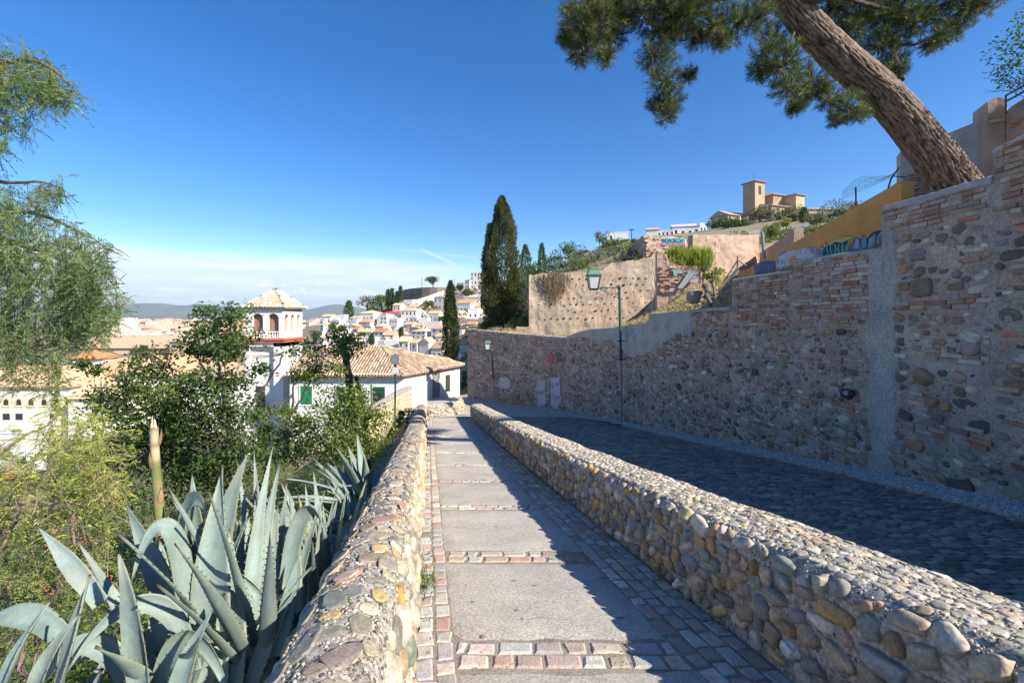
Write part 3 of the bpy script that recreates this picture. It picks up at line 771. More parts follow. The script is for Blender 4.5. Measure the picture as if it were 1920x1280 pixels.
mid_wall = wall_part('brick_wall', 'long stepped brick and rubble wall between the grey cement seam and the lamp post', [(1656, 1487), (1487, 1372), (1372, 1218), (1218, 1062.5)], (.045, .14), .31, True, (.365, .29, .235))
far_wall = wall_part('panelled_wall', 'far end of the retaining wall with brick framed rubble panels behind the round sign', [(1062.3, 877)], (.05, .12), .30, False, (.36, .275, .215))
# the wall goes on past the picture's right edge and turns the far corner
def plain(name, a, b, za, zb, zt0, zt1, th, par):
    m = MB(); a = np.array(a, float); b = np.array(b, float); n = max(2, int(np.linalg.norm(b - a) / .25)); T = unit(np.r_[b - a, 0]); N = np.array([-T[1], T[0], 0]); G = []
    for i in range(n + 1):
        t = i / n; p = np.r_[a + (b - a) * t, 0]; z0 = za + (zb - za) * t; z1 = zt0 + (zt1 - zt0) * t
        G.append([p + N * .05 * mnoise.noise((p[0] + p[1], z0 + k, 2)) + (0, 0, z0 + (z1 - z0) * k / 20) for k in range(21)] + [p - N * th + (0, 0, z1), p - N * th + (0, 0, z0)])
    m.grid(np.array(G), 0, (.35, .29, .255)); return m.build(name, M['mortar_tall'], parent=par)
plain('wall_run', (7.7, -8), tw_base(2479)[:2], .2, 0, 4.0, 4.4, .45, near_wall)
# cement copings on the near part
mb = MB()
def coping(x0, x1, th, n=60, ov=.04):
    G = []
    for x in np.linspace(x0, x1, n):
        B = tw_base(x); T, N = tw_frame(x); z = ztop_px(x, top_y(min(max(x, x1 + .02), x0 - .02))) + .012 * mnoise.noise((x * .08, 1, 1))
        b = np.array([B[0], B[1], 0]); th_ = th * (1 + .25 * mnoise.noise((x * .05, 4, 4)))
        G.append([b + N * o_ + np.array([0, 0, z + h_]) for o_, h_ in ((.005, -th_ - .01), (ov * .7, -th_), (ov, -th_ * .5), (ov * .8, .0), (0, .03), (-.2, .04), (-.48, .03), (-.5, -.1))])
    mb.grid(np.array(G))
    mb.add(np.array(G[0]), [list(range(8))[::-1]]); mb.add(np.array(G[-1]), [list(range(8))])
coping(1862.5, 1657, .09); coping(2470, 1864, .06)
mb.build('coping', M['cement'], parent=near_wall, smooth=True)
mb = MB(); coping(1655, 1488, .035); coping(1486, 1373, .03); coping(1371, 1299, .07, 40, .06); mb.build('coping', M['cement'], parent=mid_wall, smooth=True)
# sprayed whitewash patches and tag on the far panels, painted stone
def decal(x0, x1, y0, y1, col, seed, parent, name, n=14, off=.055):
    """ragged paint patch lying on the tall wall"""
    pts = []
    cx_, cy_ = (x0 + x1) / 2, (y0 + y1) / 2
    for k in range(n * 3):
        a = 2 * math.pi * k / (n * 3)
        r = 1 + .5 * mnoise.noise((math.cos(a) * 2, math.sin(a) * 2, seed))
        sx = np.sign(math.cos(a)) * abs(math.cos(a)) ** .55; sy = np.sign(math.sin(a)) * abs(math.sin(a)) ** .55
        x = cx_ + (x1 - x0) / 2 * r * sx; y = cy_ + (y1 - y0) / 2 * r * sy
        B = tw_base(x); T, N = tw_frame(x); z = CAMZ - (y - HY) / F * float(tw_d(x))
        pts.append(np.array([B[0], B[1], z]) + N * off)
    m = MB(); c = np.mean(pts, axis=0)
    m.add(np.array([c] + pts), np.array([[0, 1 + k, 1 + (k + 1) % len(pts)] for k in range(len(pts))]), 0, col)
    return m.build(name, M['paint'], parent=parent)
decal(1034, 1052, 708, 765, (.42, .39, .45), 3, far_wall, 'paint_patch'); decal(1007, 1024, 712, 734, (.36, .34, .35), 4, far_wall, 'paint_patch')
decal(1008, 1026, 738, 760, (.36, .38, .42), 5, far_wall, 'paint_patch'); decal(935, 958, 708, 728, (.40, .38, .38), 6, far_wall, 'paint_patch')
for q, c in (((1036, 1041, 716, 728), (.25, .2, .4)), ((1044, 1049, 716, 724), (.16, .2, .35)), ((1040, 1051, 742, 749), (.36, .2, .42)), ((1037, 1040, 735, 744), (.3, .2, .4))):
    decal(*q, c, 9, far_wall, 'paint_patch', 6, .062)
# the black stone with a white scribbled tag
x = 1591; B = tw_base(x); T, N = tw_frame(x); z = CAMZ - (738 - HY) / F * float(tw_d(x)); d_ = float(tw_d(x))
mb = MB(); c0 = np.array([B[0], B[1], z]); Zv = np.array([0, 0, 1.0])
stone(mb, c0 + N * .02, T, Zv, N, .175, .115, .07, 0, (.022, .024, .034), 3)
ts = mb.build('painted_stone', M['paint'], parent=mid_wall, smooth=True)
mb = MB()
strokes = [[(-.7, .5), (-.75, -.1), (-.55, -.4), (-.4, -.1), (-.45, .45), (-.65, .5)], [(-.3, .55), (-.25, -.5)], [(-.3, .5), (-.05, .4), (-.2, .05), (.05, -.2), (-.2, -.5)], [(.1, .6), (.2, -.35)], [(.1, .2), (.45, .55), (.3, .1), (.55, -.3)], [(.65, .5), (.45, .25), (.7, -.05), (.5, -.45)], [(-.7, -.55), (0, -.75), (.6, -.6)], [(-.6, .7), (0, .78), (.5, .72)]]
for s_ in strokes:
    p = np.array([c0 + N * (.088 - .03 * (a * a + b * b)) + T * (-a * .12) + Zv * b * .075 for a, b in s_])
    mb.tube(p, .0045, 5, 0, (.72, .74, .80))
mb.build('scribbled_tag', M['paint'], parent=mid_wall)
# hollow brick and cavities
# ------------------------------------------------------------------ white house with the belvedere tower
def tile_plane(mb, poly, eave_dir, pal, w=.23, L=.40, r=.085, lift=.03):
    """barrel tiles on a planar convex polygon; columns run up the slope"""
    poly = np.array(poly, float); O = poly[0]; U = unit(eave_dir)
    n = unit(np.cross(poly[1] - poly[0], poly[2] - poly[0])); n = n if n[2] > 0 else -n
    V = np.cross(n, U); V = V if V[2] > 0 else -V
    q = np.c_[(poly - O) @ U, (poly - O) @ V]
    ks = list(range(len(poly)))
    mb.add(poly - n * .02, [ks if np.cross(poly[1] - poly[0], poly[2] - poly[0])[2] > 0 else ks[::-1]], 0, np.array(pal[0]) * .45)
    a = np.linspace(0, math.pi, 6)
    for u in np.arange(q[:, 0].min() + w * .4, q[:, 0].max(), w):
        vs = []
        for i in range(len(q)):
            p, s = q[i], q[(i + 1) % len(q)]
            if (p[0] - u) * (s[0] - u) < 0: vs.append(p[1] + (s[1] - p[1]) * (u - p[0]) / (s[0] - p[0]))
        if len(vs) < 2: continue
        v, v1 = min(vs), max(vs)
        if v1 - v < .12: continue
        while v < v1 - .03:
            e = min(v + L * 1.12, v1); c = jit(pick(pal), .12); ju = rng.normal(0, .006)
            ring = []
            for vv, hh, rr in ((v, lift + .022, r), (e, lift, r * .86)):
                ring.append(O + U * (u + ju) + V * vv + n * (hh - .03) + np.outer(np.cos(a) * rr, U) + np.outer(np.sin(a) * rr, n))
            mb.add(np.concatenate(ring), np.array([[k, 6 + k, 7 + k, k + 1][::-1] for k in range(5)]), 0, c)
            v += L
PAL_ROOF = [(.40, .285, .19), (.46, .345, .245), (.34, .225, .145), (.50, .40, .30), (.39, .295, .215), (.30, .195, .125), (.46, .35, .235)]
def hip_ridge(mb, a, b, pal, r=.11):
    a, b = np.array(a, float), np.array(b, float); n = max(2, int(np.linalg.norm(b - a) / .30))
    for k in range(n):
        mb.tube([a + (b - a) * k / n + (0, 0, .05), a + (b - a) * (k + 1.1) / n + (0, 0, .03)], [r, r * .85], 8, 0, jit(pal[k % len(pal)], .1))
def arch_wall(mb, org, U, width, z0, z1, arches, depth, mat=0, col=(1, 1, 1)):
    """wall sheet in the plane (U, Z) with round headed openings; jambs go `depth` inwards (to the left of U)"""
    U = unit(U); In = np.array([-U[1], U[0], 0]); Z = np.array([0, 0, 1.0]); org = np.array(org, float)
    q3 = lambda x, z, d=0: org + U * x + Z * z + In * d
    def quad(a, b, c, d): mb.add(np.array([a, b, c, d]), [[0, 1, 2, 3]], mat, col)
    x = 0
    for (a, b, s0, s1) in sorted(arches):
        quad(q3(x, z0), q3(a, z0), q3(a, z1), q3(x, z1))
        r = (b - a) / 2; th = np.linspace(math.pi, 0, 13)
        pts = [(a + r + r * math.cos(t), s1 - r + r * math.sin(t)) for t in th]
        for (xa, za), (xb, zb) in zip(pts[:-1], pts[1:]): quad(q3(xa, za), q3(xb, zb), q3(xb, z1), q3(xa, z1))
        if s0 > z0 + .01: quad(q3(a, z0), q3(b, z0), q3(b, s0), q3(a, s0))
        ring = [(a, s0)] + pts + [(b, s0)]
        for (xa, za), (xb, zb) in zip(ring, ring[1:] + ring[:1]): quad(q3(xa, za), q3(xa, za, depth), q3(xb, zb, depth), q3(xb, zb))
        x = b
    quad(q3(x, z0), q3(width, z0), q3(width, z1), q3(x, z1))
hs_root = empty('white_house', (-12, 36, -8), 'white house with tiled roof and an arcaded belvedere tower beyond the left wall', 'house')
# tower
TX0, TX1, TY0, TY1 = -21.0, -18.1, 36.0, 39.3
zE, zBelt, zG = 2.52, .10, -10.0
mb = MB()
pxX = lambda x, d: (x - CX) / F * d
ar = [(pxX(a, 36) - TX0, pxX(b, 36) - TX0, 0.0, 1.98) for a, b in ((472.5, 493), (502, 522.5))]
arch_wall(mb, (TX0, TY0, zBelt), (1, 0, 0), TX1 - TX0, 0, zE - zBelt, [(a, b, .02, 2.0) for a, b, _, _ in ar], .35)
sd = []
for a, b in ((533.5, 541), (545.5, 552), (556.5, 562.5)):
    ya, yb = TX1 * F / (a - CX), TX1 * F / (b - CX); sd.append((ya - TY0, yb - TY0, .62, 1.93))
arch_wall(mb, (TX1, TY0, zBelt), (0, 1, 0), TY1 - TY0, 0, zE - zBelt, sd, .22)
mb.add([(TX0, TY0, zBelt), (TX0, TY0, zE), (TX0, TY1, zE), (TX0, TY1, zBelt)], [[0, 1, 2, 3]])
mb.add([(TX0, TY1, zBelt), (TX1, TY1, zBelt), (TX1, TY1, zE), (TX0, TY1, zE)], [[3, 2, 1, 0]])
mb.add([(TX0, TY0, zBelt + .01), (TX1, TY0, zBelt + .01), (TX1, TY1, zBelt + .01), (TX0, TY1, zBelt + .01)], [[0, 1, 2, 3]])
# shaft: recessed panel between pilasters
rec = .32; pr0, pr1 = pxX(467, 36), pxX(513, 36)
mb.box((TX0 - .12, TY0, zG), (pr0, TY1, zBelt - .3)); mb.box((pr0, TY0 + rec, zG), (pr1, TY1, zBelt - .3)); mb.box((pr1, TY0, zG), (TX1, TY1, zBelt - .3))
mb.box((TX0, TY0, zBelt - .62), (TX1, TY1 - .002, zBelt - .298))
tw = mb.build('tower', M['greyplaster'], parent=hs_root)
mb = MB(); mb.box((TX0 - .16, TY0 - .16, zBelt - .30), (TX1 + .16, TY1 + .1, zBelt - .12)); mb.box((TX0 - .24, TY0 - .24, zBelt - .12), (TX1 + .24, TY1 + .1, zBelt + .0)); mb.box((TX0 - .10, TY0 - .10, zBelt), (TX1 + .10, TY1 + .05, zBelt + .05))
mb.build('brick_band', M['redband'], parent=tw)
for (a, b, s0, s1), dep, face in [(k, .30, 0) for k in ar] + [(k, .18, 1) for k in sd]:
    mb = MB()
    z0 = zBelt + (.62 if face == 0 else .5); z1 = zBelt + 1.62 if face == 0 else zBelt + 1.55
    if face == 0:
        x0, x1 = TX0 + a, TX0 + b
        mb.box((x0 - .05, TY0 + dep, zBelt), (x1 + .05, TY0 + dep + .04, zBelt + 2.1), 0, (.20, .11, .075))
        for k in range(9): mb.box((x0 + (x1 - x0) * k / 9 + .01, TY0 + dep - .03, zBelt + .5), (x0 + (x1 - x0) * (k + 1) / 9 - .005, TY0 + dep, zBelt + 1.55), 0, jit((.27, .15, .11), .08))
    else:
        mb.box((TX1 - dep - .04, TY0 + a - .05, zBelt), (TX1 - dep, TY0 + b + .05, zBelt + 2.0), 0, (.24, .12, .08))
        for k in range(4): mb.box((TX1 - dep, TY0 + a + (b - a) * k / 4 + .01, zBelt + .6), (TX1 - dep + .03, TY0 + a + (b - a) * (k + 1) / 4 - .005, zBelt + 1.5), 0, jit((.50, .30, .21), .06))
    mb.build('wooden_blind', M['paint'], parent=tw)
    if face == 0:
        mb = MB(); mb.box((x0, TY0 + .03, zBelt + .50), (x1, TY0 + .16, zBelt + .58)); mb.box((x0, TY0 + .03, zBelt + .03), (x1, TY0 + .16, zBelt + .09))
        for k in range(4):
            xx = x0 + (x1 - x0) * (k + .5) / 4
            mb.tube([(xx, TY0 + .095, zBelt + h) for h in (.09, .16, .24, .32, .42, .50)], [.045, .07, .075, .05, .035, .05], 8)
        mb.build('balustrade', M['white'], parent=tw)
mb = MB(); ov = .28
A = [(TX0 - ov, TY0 - ov, zE + .06), (TX1 + ov, TY0 - ov, zE + .06), (TX1 + ov, TY1 + ov, zE + .06), (TX0 - ov, TY1 + ov, zE + .06)]
AP = ((TX0 + TX1) / 2, (TY0 + TY1) / 2, 4.12)
for i in range(4):
    e = np.array(A[(i + 1) % 4]) - np.array(A[i]); tile_plane(mb, [A[i], A[(i + 1) % 4], AP], e, [(.60, .44, .29), (.66, .53, .38), (.53, .37, .23), (.70, .60, .46)])
for i in range(4): hip_ridge(mb, A[i], AP, [(.50, .49, .42), (.10, .16, .11), (.54, .52, .45), (.50, .46, .38)], .11)
mb.box((TX0 - ov + .04, TY0 - ov + .04, zE - .06), (TX1 + ov - .04, TY1 + ov - .04, zE + .055), 0, (.13, .09, .07))
for (a, b) in ((A[0], A[1]), (A[1], A[2])):
    a, b = np.array(a), np.array(b); n_ = int(np.linalg.norm(b - a) / .23)
    for k in range(n_): c = a + (b - a) * (k + .5) / n_; mb.tube([c + (0, 0, .02), c + (AP - c) * .06], [.085, .08], 7, 0, jit((.66, .62, .54), .1))
mb.build('roof', M['tile'], parent=tw)
mb = MB(); mb.box((pxX(480, 36.3), TY0 + rec - .03, -5.6), (pxX(497, 36.3), TY0 + rec + .02, -3.7)); mb.build('window', M['dark'], parent=tw)
mb = MB(); X0, X1 = pxX(474, 36), pxX(512, 36)
mb.box((X0, TY0 - .55, -5.85), (X1, TY0 + rec, -5.7))
for k in range(15): xx = X0 + (X1 - X0) * k / 14; mb.tube([(xx, TY0 - .5, -5.7), (xx, TY0 - .5, -4.8)], .014, 5)
mb.box((X0, TY0 - .53, -4.82), (X1, TY0 - .47, -4.78)); mb.build('balcony', M['grey_metal'], parent=tw)
# wing
C0, C1, C2 = np.array([-16.6, 34.0]), np.array([-8.09, 34.0]), np.array([-4.79, 41.7])
zW = -2.60
mb = MB()
def wallq(a, b, z0, z1): mb.add([(a[0], a[1], z0), (b[0], b[1], z0), (b[0], b[1], z1), (a[0], a[1], z1)], [[0, 1, 2, 3]])
back = np.array([-16.6, 42.5]); b2 = np.array([-8.0, 44.5])
wallq(C0, C1, -10, zW); wallq(C1, C2, -8.5, zW); wallq(C2, b2, -10, zW); wallq(b2, back, -10, zW); wallq(back, C0, -10, zW)
wing = mb.build('wall', M['white'], parent=hs_root)
mb = MB()
e0, e1, e2 = np.array([-16.9, 33.62, zW + .09]), np.array([-8.0, 33.62, zW + .09]), np.array([-4.35, 41.75, zW + .09])
ap = np.array([-10.9, 38.1, -.62]); apl = np.array([-16.9, 38.1, -.62])
eb = np.array([-8.0, 44.9, zW + .09]); ebl = np.array([-16.9, 42.9, zW + .09])
tile_plane(mb, [e0, e1, ap, apl], (1, 0, 0), PAL_ROOF); tile_plane(mb, [e1, e2, ap], e2 - e1, PAL_ROOF); tile_plane(mb, [e2, eb, ap], eb - e2, PAL_ROOF, L=.8); tile_plane(mb, [ebl, eb, ap, apl], (1, 0, 0), PAL_ROOF, L=.8)
hip_ridge(mb, e1, ap, PAL_ROOF); hip_ridge(mb, apl, ap, PAL_ROOF); hip_ridge(mb, e2, ap, PAL_ROOF)
for a, b in ((e0, e1), (e1, e2)):
    n_ = int(np.linalg.norm(b - a) / .23); out_ = unit(np.cross(b - a, (0, 0, 1)))
    for k in range(n_): c = a + (b - a) * (k + .5) / n_; mb.tube([c + out_ * .04, c - out_ * .3 + (0, 0, .10)], [.08, .08], 7, 0, jit((.55, .45, .36), .12))
for a, b, ca, cb in ((e0, e1, C0, C1), (e1, e2, C1, C2)):
    mb.add(np.array([a - (0, 0, .05), b - (0, 0, .05), b - (0, 0, .16), a - (0, 0, .16)]), [[3, 2, 1, 0]], 0, (.12, .05, .045))
    mb.add(np.array([a - (0, 0, .16), b - (0, 0, .16), (cb[0], cb[1], zW - .1), (ca[0], ca[1], zW - .1)]), [[0, 3, 2, 1]], 0, (.16, .10, .08))
mb.build('roof', M['tile'], parent=hs_root)
mb = MB(); q = [P(770, 672, 44.2), P(783, 664, 46), P(831, 665.5, 46), P(866, 684, 42.0)]
tile_plane(mb, [q[3], q[2], q[1], q[0]], q[3] - q[0], PAL_ROOF, L=.6); mb.build('annexe_roof', M['tile'], parent=hs_root)
def window_on(parent, x0, x1, y0, y1, d, shutter=None, grille=False, name='window'):
    X0, X1 = pxX(x0, d), pxX(x1, d); z1, z0 = CAMZ - (y0 - HY) / F * d, CAMZ - (y1 - HY) / F * d
    mb = MB(); t = .10
    for a, b in (((X0 - t, z0), (X0, z1)), ((X1, z0), (X1 + t, z1)), ((X0 - t, z1), (X1 + t, z1 + t)), ((X0 - t - .04, z0 - t), (X1 + t + .04, z0))): mb.box((a[0], d - .05, a[1]), (b[0], d + .03, b[1]))
    fr = mb.build(name, M['white'], parent=parent)
    mb = MB(); mb.box((X0, d - .012, z0), (X1, d + .03, z1)); mb.build('pane', M['dark'], parent=fr)
    if shutter:
        mb = MB(); n_ = 16; f = shutter
        for k in range(n_):
            zz = z1 - (z1 - z0) * f * (k + 1) / n_; mb.box((X0 + .01, d - .03 - .012 * (k % 2), zz), (X1 - .01, d - .013, zz + (z1 - z0) * f / n_ - .006), 0, jit((.012, .20, .085), .08))
        mb.build('roller_blind', M['paint'], parent=fr)
    if grille:
        mb = MB()
        for k in range(8): xx = X0 + (X1 - X0) * k / 7; mb.tube([(xx, d - .10, z0 - .03), (xx, d - .10, z1 + .03)], .013, 5)
        for k in range(4): zz = z0 + (z1 - z0) * (k + .5) / 4; mb.box((X0 - .02, d - .112, zz - .012), (X1 + .02, d - .088, zz + .012))
        mb.build('grille', M['dark_iron'], parent=fr)
window_on(hs_root, 563.5, 585.5, 723.5, 758, 34.0, .95); window_on(hs_root, 631, 651, 725, 758, 34.0, .5, True); window_on(hs_root, 699.5, 722, 725, 758, 34.0, .35, True)
# door and window in the sunlit end wall
Tn = unit(np.r_[C2 - C1, 0]); Nn = np.array([Tn[1], -Tn[0], 0])
def on_end(x):           # where a pixel column meets the end wall
    k = (x - CX) / F; t = (k * C1[1] - C1[0]) / ((C2 - C1)[0] - k * (C2 - C1)[1]); return C1 + (C2 - C1) * t
def end_box(mb, x0, x1, y0, y1, o0, o1, col=(1, 1, 1)):
    a, b = on_end(x0), on_end(x1); dm = (a[1] + b[1]) / 2; z1, z0 = CAMZ - (y0 - HY) / F * dm, CAMZ - (y1 - HY) / F * dm
    v = []
    for z in (z0, z1):
        for p, o in ((a, o0), (b, o0), (b, o1), (a, o1)): v.append(np.array([p[0], p[1], z]) + Nn * o)
    mb.add(np.array(v), BOXF[:, ::-1], 0, col)
mb = MB(); end_box(mb, 812, 822, 700.5, 745, .0, .035, (.30, .29, .28)); [end_box(mb, a, b, c, e, .035, .05, (.22, .21, .20)) for a, b, c, e in ((813.4, 816.4, 704, 720), (817.6, 820.6, 704, 720), (813.4, 816.4, 724, 741), (817.6, 820.6, 724, 741))]
dr = mb.build('door', M['paint'], parent=hs_root)
mb = MB(); end_box(mb, 810.8, 812, 699, 745, .0, .06, (.16, .15, .14)); end_box(mb, 822, 823.2, 699, 745, .0, .06, (.16, .15, .14)); mb.build('frame', M['paint'], parent=dr)
mb = MB(); end_box(mb, 835, 843, 703, 733, .0, .03, (.04, .16, .09)); w_ = mb.build('window', M['paint'], parent=hs_root)
mb = MB(); [end_box(mb, 835 + k * 1.55, 835.5 + k * 1.55, 702, 734, .05, .08, (.10, .09, .08)) for k in range(6)]; mb.build('grille', M['paint'], parent=w_)
mb = MB(); end_box(mb, 806.5, 808.5, 711, 717, .0, .14, (.5, .5, .5)); mb.build('meter_box', M['paint'], parent=hs_root)
# garden wall in front of the house: stone face, sloping coping, white painted end
mb = MB(); st = MB()
top = [P(684, 772, 25.5), P(700, 761, 26.5), P(745, 735, 29.5), P(768, 724, 31), P(796, 715, 33)]
top = np.array(top); L_ = np.r_[0, np.cumsum(np.linalg.norm(np.diff(top, axis=0), axis=1))]
gw = lambda t: np.array([np.interp(t, L_, top[:, i]) for i in range(3)])
for t0, t1, m_ in ((0, L_[3], 0), (L_[3], L_[4], 1)):
    G = []
    for t in np.linspace(t0, t1, 24):
        p = gw(t); T = unit((gw(min(t + .2, L_[-1])) - gw(max(t - .2, 0))) * (1, 1, 0)); N = np.array([T[1], -T[0], 0])
        G.append([p + N * .2 + (0, 0, -3.0), p + N * .2 + (0, 0, -.12), p + N * .24 + (0, 0, -.1), p + N * .24 + (0, 0, 0.0), p + (0, 0, .06), p - N * .24, p - N * .2 + (0, 0, -3)])
    mb.grid(np.array(G), m_)
gwall = mb.build('garden_wall', [M['mortar'], M['white']]); tag(gwall, 'sloping stone garden wall with a whitewashed end below the white house', 'wall', kind='thing')
z = .2
while z < 2.2:
    rh = rng.uniform(.12, .2); t = .1
    while t < L_[3] - .3:
        w = rng.uniform(.16, .4); p = gw(t + w / 2); T = unit(gw(t + w) - gw(t)); N = unit(np.array([T[1], -T[0], 0]))
        stone(st, p + N * .19 - np.array([0, 0, z + rh / 2]), T, np.array([0, 0, 1.0]), N, w / 2 * .94, rh / 2 * .9, .06, 0, jit(pick([(.56, .46, .31), (.48, .38, .25), (.60, .52, .38), (.42, .34, .24)]), .1), 2); t += w
    z += rh
st.build('stonework', M['stone'], parent=gwall, smooth=True)
# stub of dry stone at the end of the left wall
mb = MB()
for k in range(7):
    xx = 757
    while xx < 800 - k * 0.2:
        w = rng.uniform(6, 12); c = P(xx + w / 2, 768 + k * 6.5, 22.5)
        stone(mb, c, np.array([1.0, 0, 0]), np.array([0, 0, 1.0]), np.array([0, -1.0, 0]), w / 2 / F * 22.5 * .95, .082, .16, 0, jit(pick([(.16, .13, .10), (.30, .25, .2), (.42, .38, .33), (.22, .17, .12)]), .15), 2); xx += w
a_, b_ = P(757, 764, 22.6), P(800, 764, 22.6)
mb.box((a_[0] + .03, 22.55, a_[2] - 2.0), (b_[0] - .03, 22.9, a_[2] - .12), 0, (.14, .12, .10))
o = mb.build('dry_stone_stub', M['stone'], smooth=False); tag(o, 'dark dry stone wall end joining the left path wall', 'wall', kind='thing')

# ------------------------------------------------------------------ street furniture
def lamp(name, label, x_pole, y_foot, y_top, d, lant_x, lant_y0, lant_y1, group=None, grey_low=True):
    f = P(x_pole + (x_pole - lant_x) * .0, y_foot, d); t = P(x_pole, y_top, d)
    root = empty(name, f, label, 'street lamp', group)
    f, t = np.array(f), np.array([f[0] - .10 * (d / 17), d - .02, t[2]])
    h = t[2] - f[2]
    mb = MB(); mb.tube([f + (0, 0, -.1), f + (t - f) * .5], .045, 10); mb.build('lower_pipe', M['grey_metal'] if grey_low else M['dark_iron'], parent=root, smooth=True)
    mb = MB(); mb.tube([f + (t - f) * .5, t], .062, 10); mb.tube([f + (t - f) * .48, f + (t - f) * .54], .085, 10); mb.box(t - np.array([.06, .06, .12]), t + np.array([.06, .06, .06]))
    mb.build('pole', M['green_iron'], parent=root, smooth=True)
    for k in (.60, .47):
        mb = MB(); c = f + (t - f) * k; mb.box(c + (-.16, -.03, -.02), c + (.2, .03, .02)); mb.tube([c + (-.13, 0, 0), c + (.22, .05, 0)], .016, 6); mb.box(c + (-.06, -.07, -.07), c + (.06, .07, .07)); mb.build('wall_clamp', M['dark_iron'], parent=root)
    # bracket with scrolls
    lx = (lant_x - CX) / F * d; sgn = -1 if lx < t[0] else 1; Lb = abs(t[0] - lx)
    mb = MB(); zb = t[2] - .06; bx = lambda u, w: np.array([t[0] + sgn * u, d - .02, zb + w])
    mb.tube([bx(0, 0), bx(Lb, 0)], .022, 8); mb.tube([bx(0, -.42 * Lb), bx(.25 * Lb, -.30 * Lb), bx(.6 * Lb, -.12 * Lb), bx(.9 * Lb, -.01)], .017, 7)
    for cu, cw, r0, tn in ((.24, -.15, .11, 2.2), (.5, -.075, .065, 2), (.12, -.27, .06, 2), (.70, -.05, .04, 1.8)):
        th = np.linspace(0, tn * 2 * math.pi, 40); rr = r0 * Lb * (1 - th / th[-1] * .8)
        mb.tube([bx(cu * Lb + r * math.cos(a), cw * Lb + r * math.sin(a)) for a, r in zip(th, rr)], .0105, 5)
    for k in range(7): u = .15 + k * .1; mb.tube([bx(u * Lb, 0), bx((u + .05) * Lb, .035), bx((u + .08) * Lb, .0)], .009, 5)
    mb.build('bracket', M['green_iron'], parent=root, smooth=True)
    # lantern
    z0, z1 = CAMZ - (lant_y1 - HY) / F * d, CAMZ - (lant_y0 - HY) / F * d
    H_ = z1 - z0; cy = d - .02
    def ring(z, r): return [(lx - r, cy - r, z), (lx + r, cy - r, z), (lx + r, cy + r, z), (lx - r, cy + r, z)]
    def frus(mb, za, ra, zb_, rb, col=(1, 1, 1)): mb.add(np.array(ring(za, ra) + ring(zb_, rb)), BOXF, 0, col)
    mb = MB(); mb.tube([bx(Lb, 0), (lx, cy, z0 + H_ * .04)], .028, 8)
    r0, r1 = .17 * H_ / 1.0, .26 * H_
    zb0, zb1 = z0 + .06 * H_, z0 + .62 * H_
    frus(mb, z0, r0 * .9, zb0, r0 * 1.05)
    for sx in (-1, 1):
        for sy in (-1, 1): mb.tube([(lx + sx * r0, cy + sy * r0, zb0), (lx + sx * r1, cy + sy * r1, zb1)], .018 * H_, 5)
    for i in range(4):
        q0, q1 = ring(zb0, r0)[i], ring(zb0, r0)[(i + 1) % 4]; mb.tube([q0, q1], .016 * H_, 5); q0, q1 = ring(zb1, r1)[i], ring(zb1, r1)[(i + 1) % 4]; mb.tube([q0, q1], .022 * H_, 5)
    ln = mb.build('lantern', M['green_iron'], parent=root)
    mb = MB(); frus(mb, zb0 + .005, r0 * .95, zb1 - .005, r1 * .95); mb.build('lamp_glass', M['glassy'], parent=ln)
    mb = MB(); frus(mb, zb1, r1 * 1.16, zb1 + .05 * H_, r1 * 1.16); frus(mb, zb1 + .05 * H_, r1 * 1.1, zb1 + .24 * H_, r1 * .78); frus(mb, zb1 + .24 * H_, r1 * .85, zb1 + .27 * H_, r1 * .85); mb.tube([(lx, cy, zb1 + .26 * H_), (lx, cy, zb1 + .31 * H_), (lx, cy, zb1 + .38 * H_)], [.05 * H_, .03 * H_, .012 * H_], 7)
    m_ = surf('green_lamp_roof', (.10, .19, .12), .5, .1, 8, 40, .1, 0, spec=.4) if 'lamproof' not in M else M['lamproof']; M['lamproof'] = m_
    mb.build('lantern_roof', m_, parent=ln)
    return root
lamp('street_lamp', 'tall green street lamp with scrolled bracket fixed to the retaining wall', 1166, 793, 537, 20.7, 1113, 500, 544)
lamp('wall_lamp', 'smaller green lamp on the far panelled wall near the corner', 927, 752, 656, 32.6, 914.5, 636, 656, grey_low=True)
# round prohibition sign seen almost edge on
f = P(1029, 769, 27.6); t = P(1033.5, 657, 27.6)
root = empty('road_sign', f, 'round red road sign on a thin pole leaning before the panelled wall', 'road sign')
mb = MB(); f = np.array(f); t = np.array(t); mb.tube([f - (0, 0, .1), t], .032, 8); mb.build('pole', M['grey_metal'], parent=root, smooth=True)
mb = MB(); c = np.array(P(1032.7, 671, 27.5)); nrm = unit((.93, .36, 0)); uu = np.array([-nrm[1], nrm[0], 0]); a = np.linspace(0, 2 * math.pi, 29)[:-1]
disc = lambda r, o: c + nrm * o + np.outer(np.cos(a) * r, uu) + np.outer(np.sin(a) * r, (0, 0, 1))
mb.add(np.concatenate([disc(.34, -.02), disc(.34, .02)]), [list(range(28)), list(range(28, 56))[::-1]] + [[i, 28 + i, 28 + (i + 1) % 28, (i + 1) % 28] for i in range(28)], 0, (.42, .06, .06))
mb.build('sign_disc', M['paint'], parent=root)
